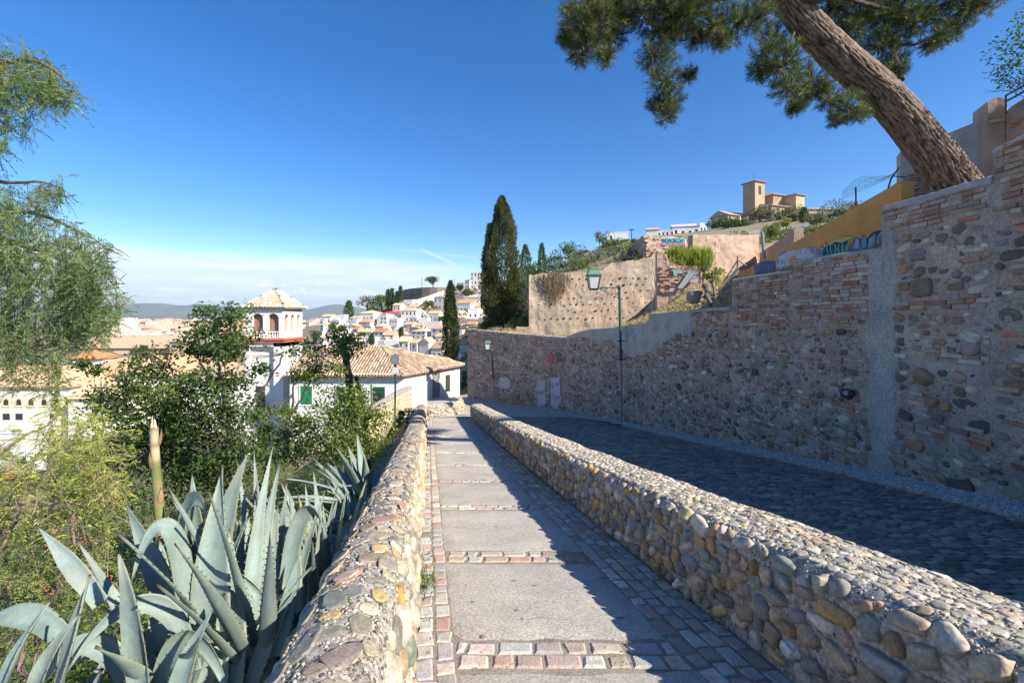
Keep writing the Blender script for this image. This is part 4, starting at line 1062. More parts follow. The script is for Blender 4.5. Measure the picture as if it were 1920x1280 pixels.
# square sign seen from behind on a green pole
f = np.array(P(740.5, 772, 21.0)); t = np.array(P(741.5, 664, 21.0))
root = empty('sign_post', f, 'green pole carrying a square sign and a smaller one, seen from behind', 'road sign')
mb = MB(); mb.tube([f - (0, 0, .6), t], .040, 10); mb.build('pole', M['green_iron'], parent=root, smooth=True)
for x0, x1, y0, y1, nm in ((733, 749, 665, 682.5, 'square_plate'), (736.5, 748, 688, 700, 'lower_plate')):
    a_, b_ = P(x0, y1, 20.94), P(x1, y0, 20.94); mb = MB(); mb.box((a_[0], 20.86, a_[2]), (b_[0], 20.89, b_[2])); mb.box((a_[0] + .03, 20.895, (a_[2] + b_[2]) / 2 - .03), (b_[0] - .03, 20.95, (a_[2] + b_[2]) / 2 + .03)); pl = mb.build(nm, M['grey_metal'] if 'square' in nm else M['glassy'], parent=root)
# ------------------------------------------------------------------ houses
def _unit_window():
    mb = MB(); mb.box((-.5, -.012, 0), (.5, .05, 1), 1)
    for a, b in (((-.6, 0), (-.5, 1.06)), ((.5, 0), (.6, 1.06)), ((-.6, 1.0), (.6, 1.1)), ((-.66, -.08), (.66, 0))): mb.box((a[0], -.05, a[1]), (b[0], .05, b[1]), 0)
    return mb
M['frame_white'] = surf('window_surround', (.60, .59, .57), .8, .05, 2, 10, .05, 0)
_wb = _unit_window()
_proto_w = _wb.build('window', [M['frame_white'], M['dark']]); WIN_ME = _proto_w.data; bpy.data.objects.remove(_proto_w)
def put_window(root, x, y, z, w, h, rz=0.0, name='window'):
    o = bpy.data.objects.new(name, WIN_ME); COL.objects.link(o); o.parent = root
    o.location = (x, y, z); o.rotation_euler = (0, 0, rz); o.scale = (w, 1, h); return o
WHT, CRM, GRY, BGE, BRN = (.66, .65, .635), (.74, .68, .55), (.52, .51, .50), (.62, .50, .36), (.46, .34, .24)
RTAN, RORG, RRED, RGRY, RBRN = (.54, .40, .26), (.52, .30, .17), (.46, .17, .09), (.42, .37, .31), (.38, .24, .15)
HOUSES = []
def house(label, x0, x1, ye, yb, d, roof='hip', rise=6, wall=WHT, rc=RTAN, dep=1.0, ang=None, rows=2, cols=None, side=True, chim=0, cat='house', group=None, name='house', over=.3, winh=None, below=3.0, arched=False, front=True):
    """front wall between pixel columns x0..x1, eaves at ye, foot at yb, d metres away"""
    a, b = P(x0, yb, d), P(x1, yb, d); zt = P(x0, ye, d)[2]; w = b[0] - a[0]; h = zt - a[2]; D = max(2.5, w * dep)
    if ang is None: ang = rng.uniform(-6, 14)
    if d > 180 and x0 > 590: ang = ang - 26
    c = np.array([(a[0] + b[0]) / 2, d, a[2]])
    root = empty(name, c, label, cat, group); root.rotation_euler = (0, 0, R(ang))
    mb = MB(); mb.box((-w / 2, 0, -below), (w / 2, D, h), 0, jit(wall, .03))
    if roof == 'flat':
        for q in (((-w / 2 - .05, -.05), (w / 2 + .05, .2)), ((-w / 2 - .05, D - .2), (w / 2 + .05, D + .05)), ((-w / 2 - .05, .2), (-w / 2 + .2, D - .2)), ((w / 2 - .2, .2), (w / 2 + .05, D - .2))): mb.box((*q[0], h), (*q[1], h + .5), 0, jit(wall, .03))
    o = mb.build('wall', M['house_white'], loc=(0, 0, 0)); o.parent = root
    if roof != 'flat':
        rh = rise / F * d; e = over; mb = MB(); col = jit(rc, .1)
        q = np.array([(-w / 2 - e, -e, h), (w / 2 + e, -e, h), (w / 2 + e, D + e, h), (-w / 2 - e, D + e, h)])
        lo = q - (0, 0, .16)
        mb.add(np.concatenate([lo, q]), BOXF[[0, 2, 3, 4, 5]], 0, col * .7)
        if roof == 'hip':
            if w > D: r0, r1 = (-w / 2 + D / 2, D / 2, h + rh), (w / 2 - D / 2, D / 2, h + rh)
            else: r0, r1 = (0, w / 2, h + rh), (0, D - w / 2, h + rh)
            v = np.array([*q, r0, r1])
            f = [[0, 1, 5, 4], [2, 3, 4, 5], [1, 2, 5], [3, 0, 4]] if w > D else [[0, 1, 4], [1, 2, 5, 4], [2, 3, 5], [3, 0, 4, 5]]
        elif roof == 'gable_x':
            v = np.array([*q, (-w / 2 - e, D / 2, h + rh), (w / 2 + e, D / 2, h + rh)]); f = [[0, 1, 5, 4], [2, 3, 4, 5], [1, 2, 5], [3, 0, 4]]
        elif roof == 'gable_y':
            v = np.array([*q, (0, -e, h + rh), (0, D + e, h + rh)]); f = [[1, 2, 5, 4], [3, 0, 4, 5], [0, 1, 4], [2, 3, 5]]
        else:  # shed, falling towards the front
            v = np.array([*q, (w / 2 + e, D + e, h + rh), (-w / 2 - e, D + e, h + rh)]); f = [[0, 1, 4, 5], [1, 2, 4], [3, 0, 5], [2, 3, 5, 4]]
        mb.add(v, f, 0, col)
        # tile rows as raised ribs on the front slope of near roofs, ridge roll
        if roof in ('hip', 'gable_x', 'gable_y'): mb.tube([v[4] + (0, 0, .05), v[5] + (0, 0, .05)], .14, 6, 0, col * 1.15)
        r = mb.build('roof', M['tile'], loc=(0, 0, 0)); r.parent = root
    if front and rows:
        n = cols if cols else max(1, int(w / 2.6)); fh = h / rows
        for i in range(rows):
            for k in range(n):
                if rng.random() < .12 and n > 1: continue
                ww = min(1.0, w / n * .42); wh = (winh or min(1.7, fh * .55))
                put_window(root, -w / 2 + w * (k + .5) / n + rng.normal(0, .12), 0, fh * i + fh * .22, ww, wh * (1 if rng.random() < .7 else .7))
    if side and rows:
        for i in range(rows):
            for k in range(max(1, int(D / 4.5))):
                if rng.random() < .45: continue
                sgn = 1 if c[0] < 0 else -1
                put_window(root, sgn * w / 2, D * (k + .5) / max(1, int(D / 4.5)), h / rows * i + h / rows * .25, .8, min(1.4, h / rows * .5), R(90 if sgn > 0 else -90))
    for k in range(chim):
        mb = MB(); cx, cy = rng.uniform(-w * .3, w * .3), rng.uniform(D * .3, D * .7); hz = h + (rise / F * d if roof != 'flat' else 0) * .6
        mb.box((cx - .3, cy - .3, hz - .8), (cx + .3, cy + .3, hz + 1.0), 0, jit(WHT, .03)); mb.box((cx - .38, cy - .38, hz + 1.0), (cx + .38, cy + .38, hz + 1.12), 0, jit(RTAN, .1))
        ch = mb.build('chimney', M['house_white'], loc=(0, 0, 0)); ch.parent = root
    HOUSES.append((x0, x1, ye - rise, yb)); return root
def DY(y): return float(np.interp(y, [540, 567, 585, 600, 613, 636, 664, 690], [352, 328, 312, 296, 280, 254, 222, 190]))
L_ = lambda *a, **k: house(*a, **k)
# nearest row just over the white house
L_('white house with dark balcony door directly over the near tiled roof ridge', 746, 767, 640, 664, 215, 'gable_x', 9, chim=1, ang=8)
L_('white house with a red flower balcony and a blank blue shaded gable', 768, 783.5, 643, 666, 214, 'gable_x', 8, ang=-4)
L_('broad white gabled house with blank shaded end wall beside the flower balcony', 784, 806, 641, 668, 212, 'gable_y', 8, rows=0, ang=0)
L_('white house with brown roof just left of the slim cypress foot', 807, 831, 653, 670, 208, 'shed', 13, rc=RBRN, rows=1, dep=.8, chim=1, ang=4)
L_('small white house with pale roof left of the twin roofed house', 720, 739, 628, 640, 250, 'gable_x', 7, ang=12)
L_('tall blank white wall block catching full sun under the small pale roof', 721, 747, 640, 662, 222, 'flat', 0, rows=1, cols=1, ang=18)
L_('white house with hipped tan roof in the middle of the lower rows', 768, 801, 621, 634, 250, 'hip', 6, ang=2, chim=1)
L_('white house with wide reddish roof touching the slim cypress on its left', 806, 833, 616, 636, 246, 'hip', 7, rc=RORG, rows=2, ang=3)
L_('narrow white house with a low tiled lean-to left of the slim cypress', 815, 834, 631, 645, 240, 'shed', 8, rows=1, ang=10)
L_('long white house with faded orange roof and two dark upper windows', 668, 697, 622, 636, 258, 'gable_x', 6, ang=5, chim=1)
L_('white house with brick red roof and arched loggia openings', 698, 721, 622.5, 638, 256, 'gable_x', 7, rc=RRED, ang=5)
L_('low grey white building with a crenellated parapet', 646, 671, 602, 613, 285, 'flat', 0, wall=(.66, .66, .66), rows=1, cols=5, ang=2)
L_('brown shuttered house with ruined dark roof beside the crenellated building', 672, 696, 603.5, 614, 283, 'gable_x', 6, wall=BGE, rc=RBRN, rows=1, cols=5, ang=4)
L_('big cream white house with pale straw hipped roof topping the left rows', 670, 703, 587, 601, 302, 'hip', 6, wall=(.80, .78, .73), rc=(.60, .48, .30), ang=6, rows=1, cols=4)
L_('tall white three storey house with dark balcony doors', 705, 727, 593, 615, 283, 'flat', 0, rows=3, cols=3, ang=8)
L_('plain white two storey house right of the tall one with balcony doors', 728, 747, 598, 614, 282, 'flat', 0, rows=2, cols=3, ang=4)
L_('cream three storey house with tan hipped roof near the long white stair wall', 750, 783, 582, 602, 298, 'hip', 6, wall=(.80, .76, .66), rows=2, cols=4, ang=10, chim=1)
L_('small white house with two dark windows below the cream house', 768, 783, 596, 605, 290, 'flat', 0, rows=1, cols=2, ang=3)
L_('white house fronted by a row of tall dark arches', 803, 826, 592, 606, 288, 'flat', 0, rows=1, cols=6, winh=3.2, ang=2)
L_('white garage block with a blue panelled corner beside the arches', 784, 802, 597, 608, 285, 'flat', 0, rows=0, ang=15)
L_('white house with ochre chimneys and brown shaded loggia left of the cypress top', 812, 838, 557, 580, 318, 'shed', 6, rc=RBRN, rows=2, cols=3, chim=2, ang=4)
L_('white villa with tiled lean-to right behind the slim cypress', 853, 884, 568, 586, 314, 'gable_x', 6, rc=RORG, rows=1, cols=4, ang=2, chim=1)
L_('white villa with covered roof terrace high on the slope left of the big cypress', 868, 900, 557, 570, 326, 'hip', 6, rows=1, cols=4, chim=2, ang=6)
L_('bright white cube house with a barred window above the grey retaining wall', 877, 896, 579, 598, 298, 'flat', 0, rows=1, cols=2, ang=14)
L_('top white apartment block with four floors of balconies beside the big cypress', 881, 908, 511, 541, 352, 'flat', 0, rows=4, cols=4, chim=1, ang=10)
L_('three storey white house stepping down left of the apartment block', 871, 881, 525, 541, 352, 'shed', 2, rows=2, cols=2, ang=3)
L_('low white wing with small square windows left of the top apartment block', 855, 871, 531, 541, 354, 'flat', 0, rows=1, cols=3, ang=2)
L_('white house with pale roof half hidden right of the slim cypress', 857, 880, 648, 664, 205, 'shed', 14, rc=RORG, rows=0, ang=3)
L_('white house with tan lean-to roof and two windows beside the far wall corner', 858, 884, 661, 690, 186, 'shed', 12, rows=1, cols=2, ang=3)
L_('bare white block right of the slim cypress under the grey arch', 855, 867, 620, 636, 240, 'flat', 0, rows=0, ang=5)
L_('pale pink rendered block with a flat top under the arches house', 798, 826, 604, 618, 270, 'flat', 0, wall=(.72, .62, .54), rows=0, ang=12)
L_('long white shed with scarlet roof below the trees', 708, 738, 588, 593, 306, 'shed', 5, rc=(.55, .06, .05), rows=0, ang=3)
L_('white house with a scarlet canopy beside the scarlet roofed shed', 737, 750, 586, 596, 304, 'shed', 3, rc=(.50, .05, .05), rows=1, ang=5)
L_('white stepped house with dark terrace openings under the mirador wall', 756, 775, 563, 576, 322, 'flat', 0, rows=1, cols=3, ang=8)
L_('small white house with a pink front between the trees and the steps', 735, 752, 572, 582, 314, 'gable_x', 4, wall=(.74, .60, .56), rows=1, ang=6)
L_('white rounded gable building low in the left rows', 650, 669, 611, 622, 270, 'gable_y', 4, rows=1, cols=2, ang=12)
L_('white house with orange roof at the far left of the hillside', 610, 621, 602, 614, 300, 'gable_x', 4, rc=RORG, rows=1, ang=6)
L_('tall white house climbing the left edge of the hillside', 621, 633, 596, 617, 300, 'flat', 0, rows=2, cols=2, ang=16)
L_('white terrace house stepping up under the dark conifer', 632, 646, 591, 604, 310, 'flat', 0, rows=1, ang=14)
L_('white house end cut by the near tower roof line', 598, 608, 600, 628, 290, 'flat', 0, rows=3, cols=1, ang=5)
L_('low building with weathered grey brown roof in the lower left rows', 628, 650, 626, 634, 258, 'hip', 6, rc=RGRY, rows=1, ang=4)
L_('white row building with five small windows in the lower left', 611, 628, 620, 630, 264, 'flat', 0, rows=1, cols=5, ang=4)
L_('white house with a small terrace wall right of the lower young cypress', 707, 722, 640, 655, 228, 'flat', 0, rows=1, ang=8)
L_('white terrace house with shaded stair between the young cypresses', 683, 701, 634, 652, 235, 'flat', 0, rows=2, cols=2, ang=4)
L_('low dark roofed house at the left foot of the hillside', 652, 676, 634, 648, 238, 'gable_x', 6, rc=RBRN, rows=1, ang=4)
# fillers between the listed houses
n_f = 0; tries = 0
while n_f < 115 and tries < 9000:
    tries += 1
    x = rng.uniform(598, 905); y = rng.uniform(np.interp(x, [598, 660, 700, 750, 800, 905], [606, 600, 594, 580, 570, 548]), np.interp(x, [598, 700, 905], [650, 664, 684]))
    w = rng.uniform(11, 22); hh = rng.uniform(8, 14)
    if any(a < x + w * .32 and b > x - w * .32 and abs(e - y) < 5.5 for a, b, c, e in HOUSES[:400]): continue
    d = DY(y) + rng.uniform(2, 12)
    rf = pick(['hip', 'gable_x', 'shed', 'flat', 'flat', 'gable_y']); rcn, rc = pick([('tan', RTAN), ('orange brown', RORG), ('grey brown', RGRY), ('tan', RTAN)])
    lb = {'flat': 'small flat roofed white house packed among others on the far hillside', 'hip': 'small white house with %s hipped roof packed on the far hillside' % rcn, 'gable_x': 'small white house with %s ridged roof packed on the far hillside' % rcn, 'gable_y': 'small white house turning its gable to us, %s roof, on the far hillside' % rcn, 'shed': 'small white house with %s lean-to roof packed on the far hillside' % rcn}[rf]
    house(lb, x - w / 2, x + w / 2, y - hh, y, d, rf, rng.uniform(4, 6), rc=rc, rows=int(rng.integers(1, 3)), ang=rng.uniform(-12, 18), group='white houses packed on the far hillside', chim=int(rng.random() < .4))
    n_f += 1
def wallthing(label, pts, h, th, mat, cat='wall', name='boundary_wall', down=3):
    """free standing wall along points given at its top edge"""
    mb = MB(); pts = [np.array(p, float) for p in pts]; G = []
    L = np.r_[0, np.cumsum([np.linalg.norm(b - a) for a, b in zip(pts[:-1], pts[1:])])]; A = np.array(pts)
    ts = np.unique(np.r_[np.linspace(0, L[-1], max(6, int(L[-1] / 1.2))), L])
    for t in ts:
        p = np.array([np.interp(t, L, A[:, i]) for i in range(3)]); q = np.array([np.interp(min(t + .1, L[-1]), L, A[:, i]) - np.interp(max(t - .1, 0), L, A[:, i]) for i in range(3)]); T = unit(q * (1, 1, 0)); N = np.array([T[1], -T[0], 0])
        G.append([p + N * th / 2 - (0, 0, h + down), p + N * th / 2, p - N * th / 2, p - N * th / 2 - (0, 0, h + down)])
    mb.grid(np.array(G)); mb.add(np.array(G[0]), [[0, 1, 2, 3]]); mb.add(np.array(G[-1]), [[3, 2, 1, 0]])
    o = mb.build(name, mat); return tag(o, label, cat, kind='thing')
M['darkstone'] = surf('dark_rubble', (.21, .165, .125), .95, .25, .25, 1.5, .25, .3, 1.5, .1)
M['greycon'] = surf('grey_concrete', (.40, .395, .385), .9, .12, .3, 3, .1, 0)
wallthing('long curved dark stone terrace wall under the lone tree on the skyline', [P(752, 547, 376), P(755, 544.5, 369), P(760, 542.8, 363), P(768, 541.4, 357), P(780, 540, 352), P(792, 539, 348.5), P(806, 538.4, 346), P(820, 538.2, 345), P(842, 539, 348)], 8, .8, M['darkstone'])
wallthing('long white stepped wall climbing under the dark terrace wall', [P(784, 561, 322), P(800, 556, 326), P(818, 549.5, 332), P(832, 545, 336)], 3.2, .5, M['white'], down=1)
wallthing('white stair wall falling to the right through the houses', [P(776, 567, 318), P(790, 580, 306), P(803, 592, 294)], 2.6, .6, M['white'], down=1)
wallthing('grey concrete retaining wall with a wide arch panel left of the big cypress', [P(852, 597, 288), P(880, 597, 284), P(908, 600, 280)], 8, .8, M['greycon'])
wallthing('dry stone terrace wall between the lower white houses', [P(745, 617, 268), P(768, 612, 270), P(785, 614, 268)], 2.5, .6, M['darkstone'])
# convent and church on the left
house('long pale convent wing with arched windows and an orange tiled roof', -90, 132, 724, 800, 78, 'gable_x', 33, wall=(.74, .67, .55), rc=(.56, .36, .22), dep=.38, ang=0, rows=0, over=.5, below=6)
cv = bpy.data.objects[[o.name for o in COL.objects if o.get('label', '').startswith('long pale convent')][0]]
for x in (-36, -12, 11.5, 35.5, 58.5, 83, 107, 128):
    mb = MB(); X = pxX(x, 78) - cv.location[0]; z0 = CAMZ - (759.5 - HY) / F * 78 - cv.location[2]
    a = np.linspace(0, math.pi, 10); q = [(X + .42, -.03, z0)] + [(X + .42 * math.cos(t), -.03, z0 + .62 + .42 * math.sin(t)) for t in a] + [(X - .42, -.03, z0)]
    mb.add(np.array(q), [list(range(len(q)))[::-1]], 1)
    q2 = [(X + .62, -.05, z0 - .15)] + [(X + .62 * math.cos(t), -.05, z0 + .62 + .62 * math.sin(t)) for t in a] + [(X - .62, -.05, z0 - .15)]
    for i in range(len(q) - 1): mb.add(np.array([q[i], q[i + 1], q2[i + 1], q2[i]]) - (0, .02, 0), [[0, 1, 2, 3]], 0)
    mb.box((X - .8, -.12, z0 - .3), (X + .8, .0, z0 - .15), 0)
    M.setdefault('ochre_trim', surf('ochre_trim', (.66, .50, .25), .85, .08, 2, 10, .05, 0))
    o = mb.build('arched_window', [M['ochre_trim'], M['dark']], loc=(0, 0, 0)); o.parent = cv
for x in (12, 36, 100): put_window(cv, pxX(x, 78) - cv.location[0], 0, 1.2, 1.3, 1.1)
house('convent pavilion with a pyramid roof behind the arched wing', 138, 232, 701, 760, 88, 'hip', 27, wall=(.72, .66, .56), rc=(.58, .38, .22), dep=1.0, ang=0, rows=0, over=.5)
house('lower convent porch with a wide orange lean-to roof', 128, 226, 746, 790, 76, 'shed', 24, wall=(.72, .66, .57), rc=(.58, .39, .24), dep=.45, ang=0, rows=1, cols=3, over=.4)
house('small white house with a bright red hipped roof behind the convent', 134, 192, 672, 705, 120, 'hip', 14, rc=(.50, .19, .08), dep=.7, ang=0, rows=1, over=.4)
house('large hall with a long orange roof behind the dark leaved tree', 232, 400, 706, 770, 92, 'gable_x', 34, wall=(.74, .69, .60), rc=(.57, .38, .22), dep=.55, ang=-2, rows=1, cols=5, over=.4)
house('white building with a blue glazed opening behind the dark leaved tree', 345, 452, 712, 790, 62, 'shed', 20, rc=(.50, .36, .24), dep=.6, ang=2, rows=1, cols=2, over=.4)
house('white rendered block below the convent at the picture edge', -60, 44, 813, 842, 50, 'flat', 0, ang=0, rows=0, wall=(.6, .6, .59), dep=.3)
# church with a long nave
house('long brown church nave with a brown ridged roof in the old town', 150, 316, 652, 690, 190, 'gable_x', 22, wall=(.50, .39, .27), rc=(.40, .29, .19), dep=.45, ang=0, rows=1, cols=4, winh=2, over=.8, cat='church', name='church')
house('square beige church tower rising behind the long nave', 187, 226, 598, 660, 205, 'flat', 0, wall=(.66, .56, .42), dep=1.0, ang=0, rows=2, cols=1, winh=4, cat='church tower', name='church_tower')
house('brick bell turret with two arched openings and small hipped roof', 317, 347, 640, 690, 186, 'hip', 8, wall=(.50, .35, .23), rc=(.42, .36, .24), dep=1.0, ang=0, rows=0, over=.7, cat='bell tower', name='bell_tower')
bt = bpy.data.objects[[o.name for o in COL.objects if o.get('label', '').startswith('brick bell')][0]]
for x in (327, 336.5): put_window(bt, pxX(x, 186) - bt.location[0], 0, CAMZ - (653 - HY) / F * 186 - bt.location[2], .9, 1.6, name='bell_opening')
# far city: single blocks
n = 0
cells = []
for k in range(4000):
    if n >= 235: break
    t = rng.random(); y = 604 + 34 * t ** 1.5; x = rng.uniform(196, 672)
    d = float(np.interp(y, [603, 606, 610, 616, 624, 632, 640], [2300, 1700, 1250, 880, 620, 480, 400])) * rng.uniform(.95, 1.05)
    w = rng.uniform(9, 22) * (1 if y < 612 else 1.35); hh = rng.uniform(3.5, 7) * (1 if y < 612 else 1.6)
    if any(abs(x - a) < (w + b) * .38 and abs(y - c) < 2.6 for a, b, c in cells): continue
    cells.append((x, w, y))
    W_, H_, D_ = w / F * d, hh / F * d, rng.uniform(.6, 1.2) * w / F * d
    c = P(x, y, d); mb = MB(); wc = jit(pick([(.66, .58, .48), (.74, .71, .66), (.62, .48, .36), (.70, .64, .55), (.55, .40, .30), (.66, .50, .40), (.78, .75, .71)]), .06)
    mb.box((-W_ / 2, 0, -6), (W_ / 2, D_, H_), 0, wc)
    rcn, rc = pick([('orange', (.50, .28, .17)), ('red brown', (.42, .20, .13)), ('pale tan', (.58, .44, .32)), ('orange', (.55, .33, .2)), ('flat pale', None), ('dusty pink', (.50, .31, .24))])
    if rc is not None:
        r = rng.uniform(.16, .26) * min(W_, D_); q = np.array([(-W_ / 2 - .5, -.5, H_), (W_ / 2 + .5, -.5, H_), (W_ / 2 + .5, D_ + .5, H_), (-W_ / 2 - .5, D_ + .5, H_), (-W_ * .25, D_ / 2, H_ + r), (W_ * .25, D_ / 2, H_ + r)])
        mb.add(q, [[0, 1, 5, 4], [2, 3, 4, 5], [1, 2, 5], [3, 0, 4], [3, 2, 1, 0]], 1, jit(rc, .1))
    else:
        mb.box((-W_ / 2, 0, H_), (W_ / 2, D_, H_ + .4), 0, wc * 1.05); mb.box((-W_ * .2, D_ * .3, H_ + .4), (W_ * .1, D_ * .6, H_ + 2.5), 0, wc)
    nf = max(1, int(H_ / 3.2)); nc = max(1, int(W_ / 4))
    for i in range(nf):
        for j in range(nc):
            xx = -W_ / 2 + W_ * (j + .5) / nc; zz = H_ * (i + .35) / nf
            mb.box((xx - .7, -.06, zz), (xx + .7, .02, zz + 1.4), 0, (.10, .09, .09))
    o = mb.build('city_block', [M['house_white'], M['tile']], loc=(0, 0, 0)); o.location = c; o.rotation_euler = (0, 0, R(rng.uniform(-25, 35)))
    tag(o, 'distant city block with %s roof among many on the plain' % rcn, 'building', 'distant city blocks on the plain'); n += 1
# ------------------------------------------------------------------ upper walls on the right
def faced(name, label, pts_top, pts_bot, th, mat, cat='wall', rough=.05, cols=None, holes=None, nz=26, parent=None, step=.18, seed=0, topn=.08):
    """thick wall whose face runs through matching top and foot points"""
    mb = MB(); A, B = np.array(pts_top, float), np.array(pts_bot, float)
    L = np.r_[0, np.cumsum(np.linalg.norm(np.diff(B[:, :2], axis=0), axis=1))]; ts = np.unique(np.r_[np.arange(0, L[-1], step), L]); G = []
    for t in ts:
        a = np.array([np.interp(t, L, A[:, i]) for i in range(3)]); b = np.array([np.interp(t, L, B[:, i]) for i in range(3)])
        q = np.array([np.interp(min(t + .05, L[-1]), L, B[:, i]) - np.interp(max(t - .05, 0), L, B[:, i]) for i in range(3)]); T = unit(q * (1, 1, 0)); N = np.array([T[1], -T[0], 0])
        a = a + (0, 0, topn * mnoise.noise((t * 1.3, seed, 3)) + topn * .6 * mnoise.noise((t * 4.1, seed, 5)))
        b = b - (0, 0, .8)
        c_ = []
        for k in range(nz + 1):
            p = b + (a - b) * k / nz; w = rough * (mnoise.noise((t * .8, p[2] * .9, seed)) + .6 * mnoise.noise((t * 2.6, p[2] * 2.6, seed + 2)) + .35 * mnoise.noise((t * 7, p[2] * 7, seed + 4)))
            c_.append(p + N * w)
        G.append(c_ + [a - N * th * .5 + (0, 0, .05 * mnoise.noise((t * 3, 1, seed))), a - N * th, b - N * th])
    mb.grid(np.array(G)); mb.add(np.array(G[0]), [list(range(nz + 4))]); mb.add(np.array(G[-1]), [list(range(nz + 4))[::-1]])
    o = mb.build(name, mat, parent=parent)
    if parent is None: tag(o, label, cat, kind='thing')
    return o
# rammed earth wall with rows of putlog holes
tp = [P(992, 515, 40), P(1040, 512, 40), P(1070, 511, 40), P(1090, 509, 40), P(1120, 512, 40), P(1135, 500, 40), P(1152, 492, 40), P(1180, 489, 40), P(1205, 486, 40), P(1222, 486, 40), P(1226, 500, 40), P(1231, 540, 40)]
bt_ = [P(992, 632, 40), P(1040, 630, 40), P(1070, 626, 40), P(1090, 622, 40), P(1120, 618, 40), P(1135, 615, 40), P(1152, 610, 40), P(1180, 604, 40), P(1205, 598, 40), P(1222, 590, 40), P(1226, 588, 40), P(1231, 586, 40)]
ew = faced('rammed_earth_wall', 'tall pale rammed earth wall pitted with rows of small holes behind the lamp', tp, bt_, 1.4, M['earthwall'], rough=.08, seed=3, topn=.12)
mb = MB()
for i, yrow in enumerate((522, 534, 546, 558, 570, 583, 596)):
    x = 998 + (i % 2) * 6
    while x < 1226:
        x += rng.uniform(10.5, 14.5); y = yrow + rng.normal(0, 1.2) + (1150 - x) * .012
        if rng.random() < .2 or x > 1222 or y > np.interp(x, [992, 1100, 1222], [626, 614, 582]) or y < np.interp(x, [992, 1130, 1150], [520, 518, 496]): continue
        d = 40; c = P(x, y, d - .02); r = rng.uniform(.05, .105)
        stone(mb, c, np.array([1., 0, 0]), np.array([0, 0, 1.]), np.array([0, -1., 0]), r, r * .85, .05, 0, (.05, .04, .03), 1)
mb.build('putlog_holes', M['dark'], parent=ew)
faced('plinth_wall', 'low rammed earth stub at the foot of the holed wall, beside the big cypress', [P(968, 612, 39.8), P(992, 613, 39.8)], [P(968, 632, 39.8), P(992, 632, 39.8)], .8, M['earthwall'], rough=.05, seed=9)
# brick ruin with the teal tag
faced('brick_ruin', 'ruined brick and earth tower stump carrying a teal painted tag', [P(1180, 462, 47.9), P(1207, 441, 44), P(1232, 441, 44.1), P(1264, 444, 44.2), P(1266, 449, 44.2), P(1288, 450, 44.3), P(1288.5, 455, 44.3), P(1303, 456, 44.4)], [P(1180, 500, 47.9), P(1207, 540, 44), P(1232, 545, 44.1), P(1264, 545, 44.2), P(1266, 545, 44.2), P(1288, 540, 44.3), P(1288.5, 540, 44.3), P(1303, 535, 44.4)], 1.2, M['pinkwall'], rough=.12, seed=5)
def bricks_on(par, x0, x1, y0, y1, d0, d1, pal, cover=.75, rowh=.085, bl=.32, seed=0):
    mb = MB(); a0, a1 = P(x0, 0, d0), P(x1, 0, d1); T = unit((a1 - a0) * (1, 1, 0)); N = np.array([T[1], -T[0], 0]); N = -N if N[1] > 0 else N
    L = np.linalg.norm((a1 - a0)[:2]); zt, zb = max(P(x0, y0, d0)[2], P(x1, y0, d1)[2]), min(P(x0, y1, d0)[2], P(x1, y1, d1)[2]); z = zb
    while z < zt:
        u = rng.uniform(0, .2)
        while u < L - bl:
            l = bl * rng.uniform(.7, 1.1)
            if rng.random() < cover + .5 * mnoise.noise((u * .5, z * .6, seed)):
                sett(mb, np.array([a0[0], a0[1], z]) + T * (u + l / 2) + N * .09, T, np.array([0, 0, 1.]), N, l - .02, rowh - .018, .03, jit(pick(pal), .13), .006)
            u += l
        z += rowh
    return mb.build('brickwork', M['brick'], parent=par) if mb.n else None
ru = bpy.data.objects['brick_ruin']
PB2 = [(.50, .31, .21), (.56, .38, .27), (.46, .27, .18), (.58, .44, .34), (.40, .22, .15)]
bricks_on(ru, 1208, 1262, 446, 490, 43.95, 44.15, PB2, .7, .12, .38)
mb = MB()
def flat_letters(mb, strokes, fn, w, col, lift):
    """brush strokes given in the unit square, laid on a surface by fn(u, v, lift)"""
    for s_ in strokes:
        p = np.array([fn(a, b, lift) for a, b in s_]); mb.tube(p, w, 6, 0, col)
def ruin_fn(u, v, l):
    x = 1240.5 + 43 * u; y = 447 + 13.5 * (1 - v); d = 44.15 + .2 * u - .2 - l
    return P(x, y, d)
def fill_poly(mb, pts, fn, col, lift): p = np.array([fn(a, b, lift) for a, b in pts]); mb.add(p, [list(range(len(p)))], 0, col); mb.add(p - (0, .004, 0), [list(range(len(p)))[::-1]], 0, col)
bubble = lambda x0, x1, y0, y1, n=22, k=.55: [((x0 + x1) / 2 + (x1 - x0) / 2 * np.sign(math.cos(a)) * abs(math.cos(a)) ** k, (y0 + y1) / 2 + (y1 - y0) / 2 * np.sign(math.sin(a)) * abs(math.sin(a)) ** k) for a in np.linspace(0, 2 * math.pi, n, endpoint=False)]
fill_poly(mb, bubble(-.06, 1.06, -.05, 1.08, 30, .3), ruin_fn, (.62, .60, .58), .02); fill_poly(mb, bubble(-.04, 1.03, .42, 1.02, 30, .3), ruin_fn, (.03, .04, .07), .03); fill_poly(mb, bubble(-.04, 1.03, -.02, .42, 30, .3), ruin_fn, (.20, .09, .18), .03)
for a, b in ((0, .24), (.26, .48), (.5, .74), (.76, 1.0)):
    fill_poly(mb, bubble(a, b, .46, .98), ruin_fn, (.03, .36, .33), .04); fill_poly(mb, bubble(a + .02, b - .02, .04, .40), ruin_fn, (.30, .14, .24), .04)
DK = (.02, .03, .05)
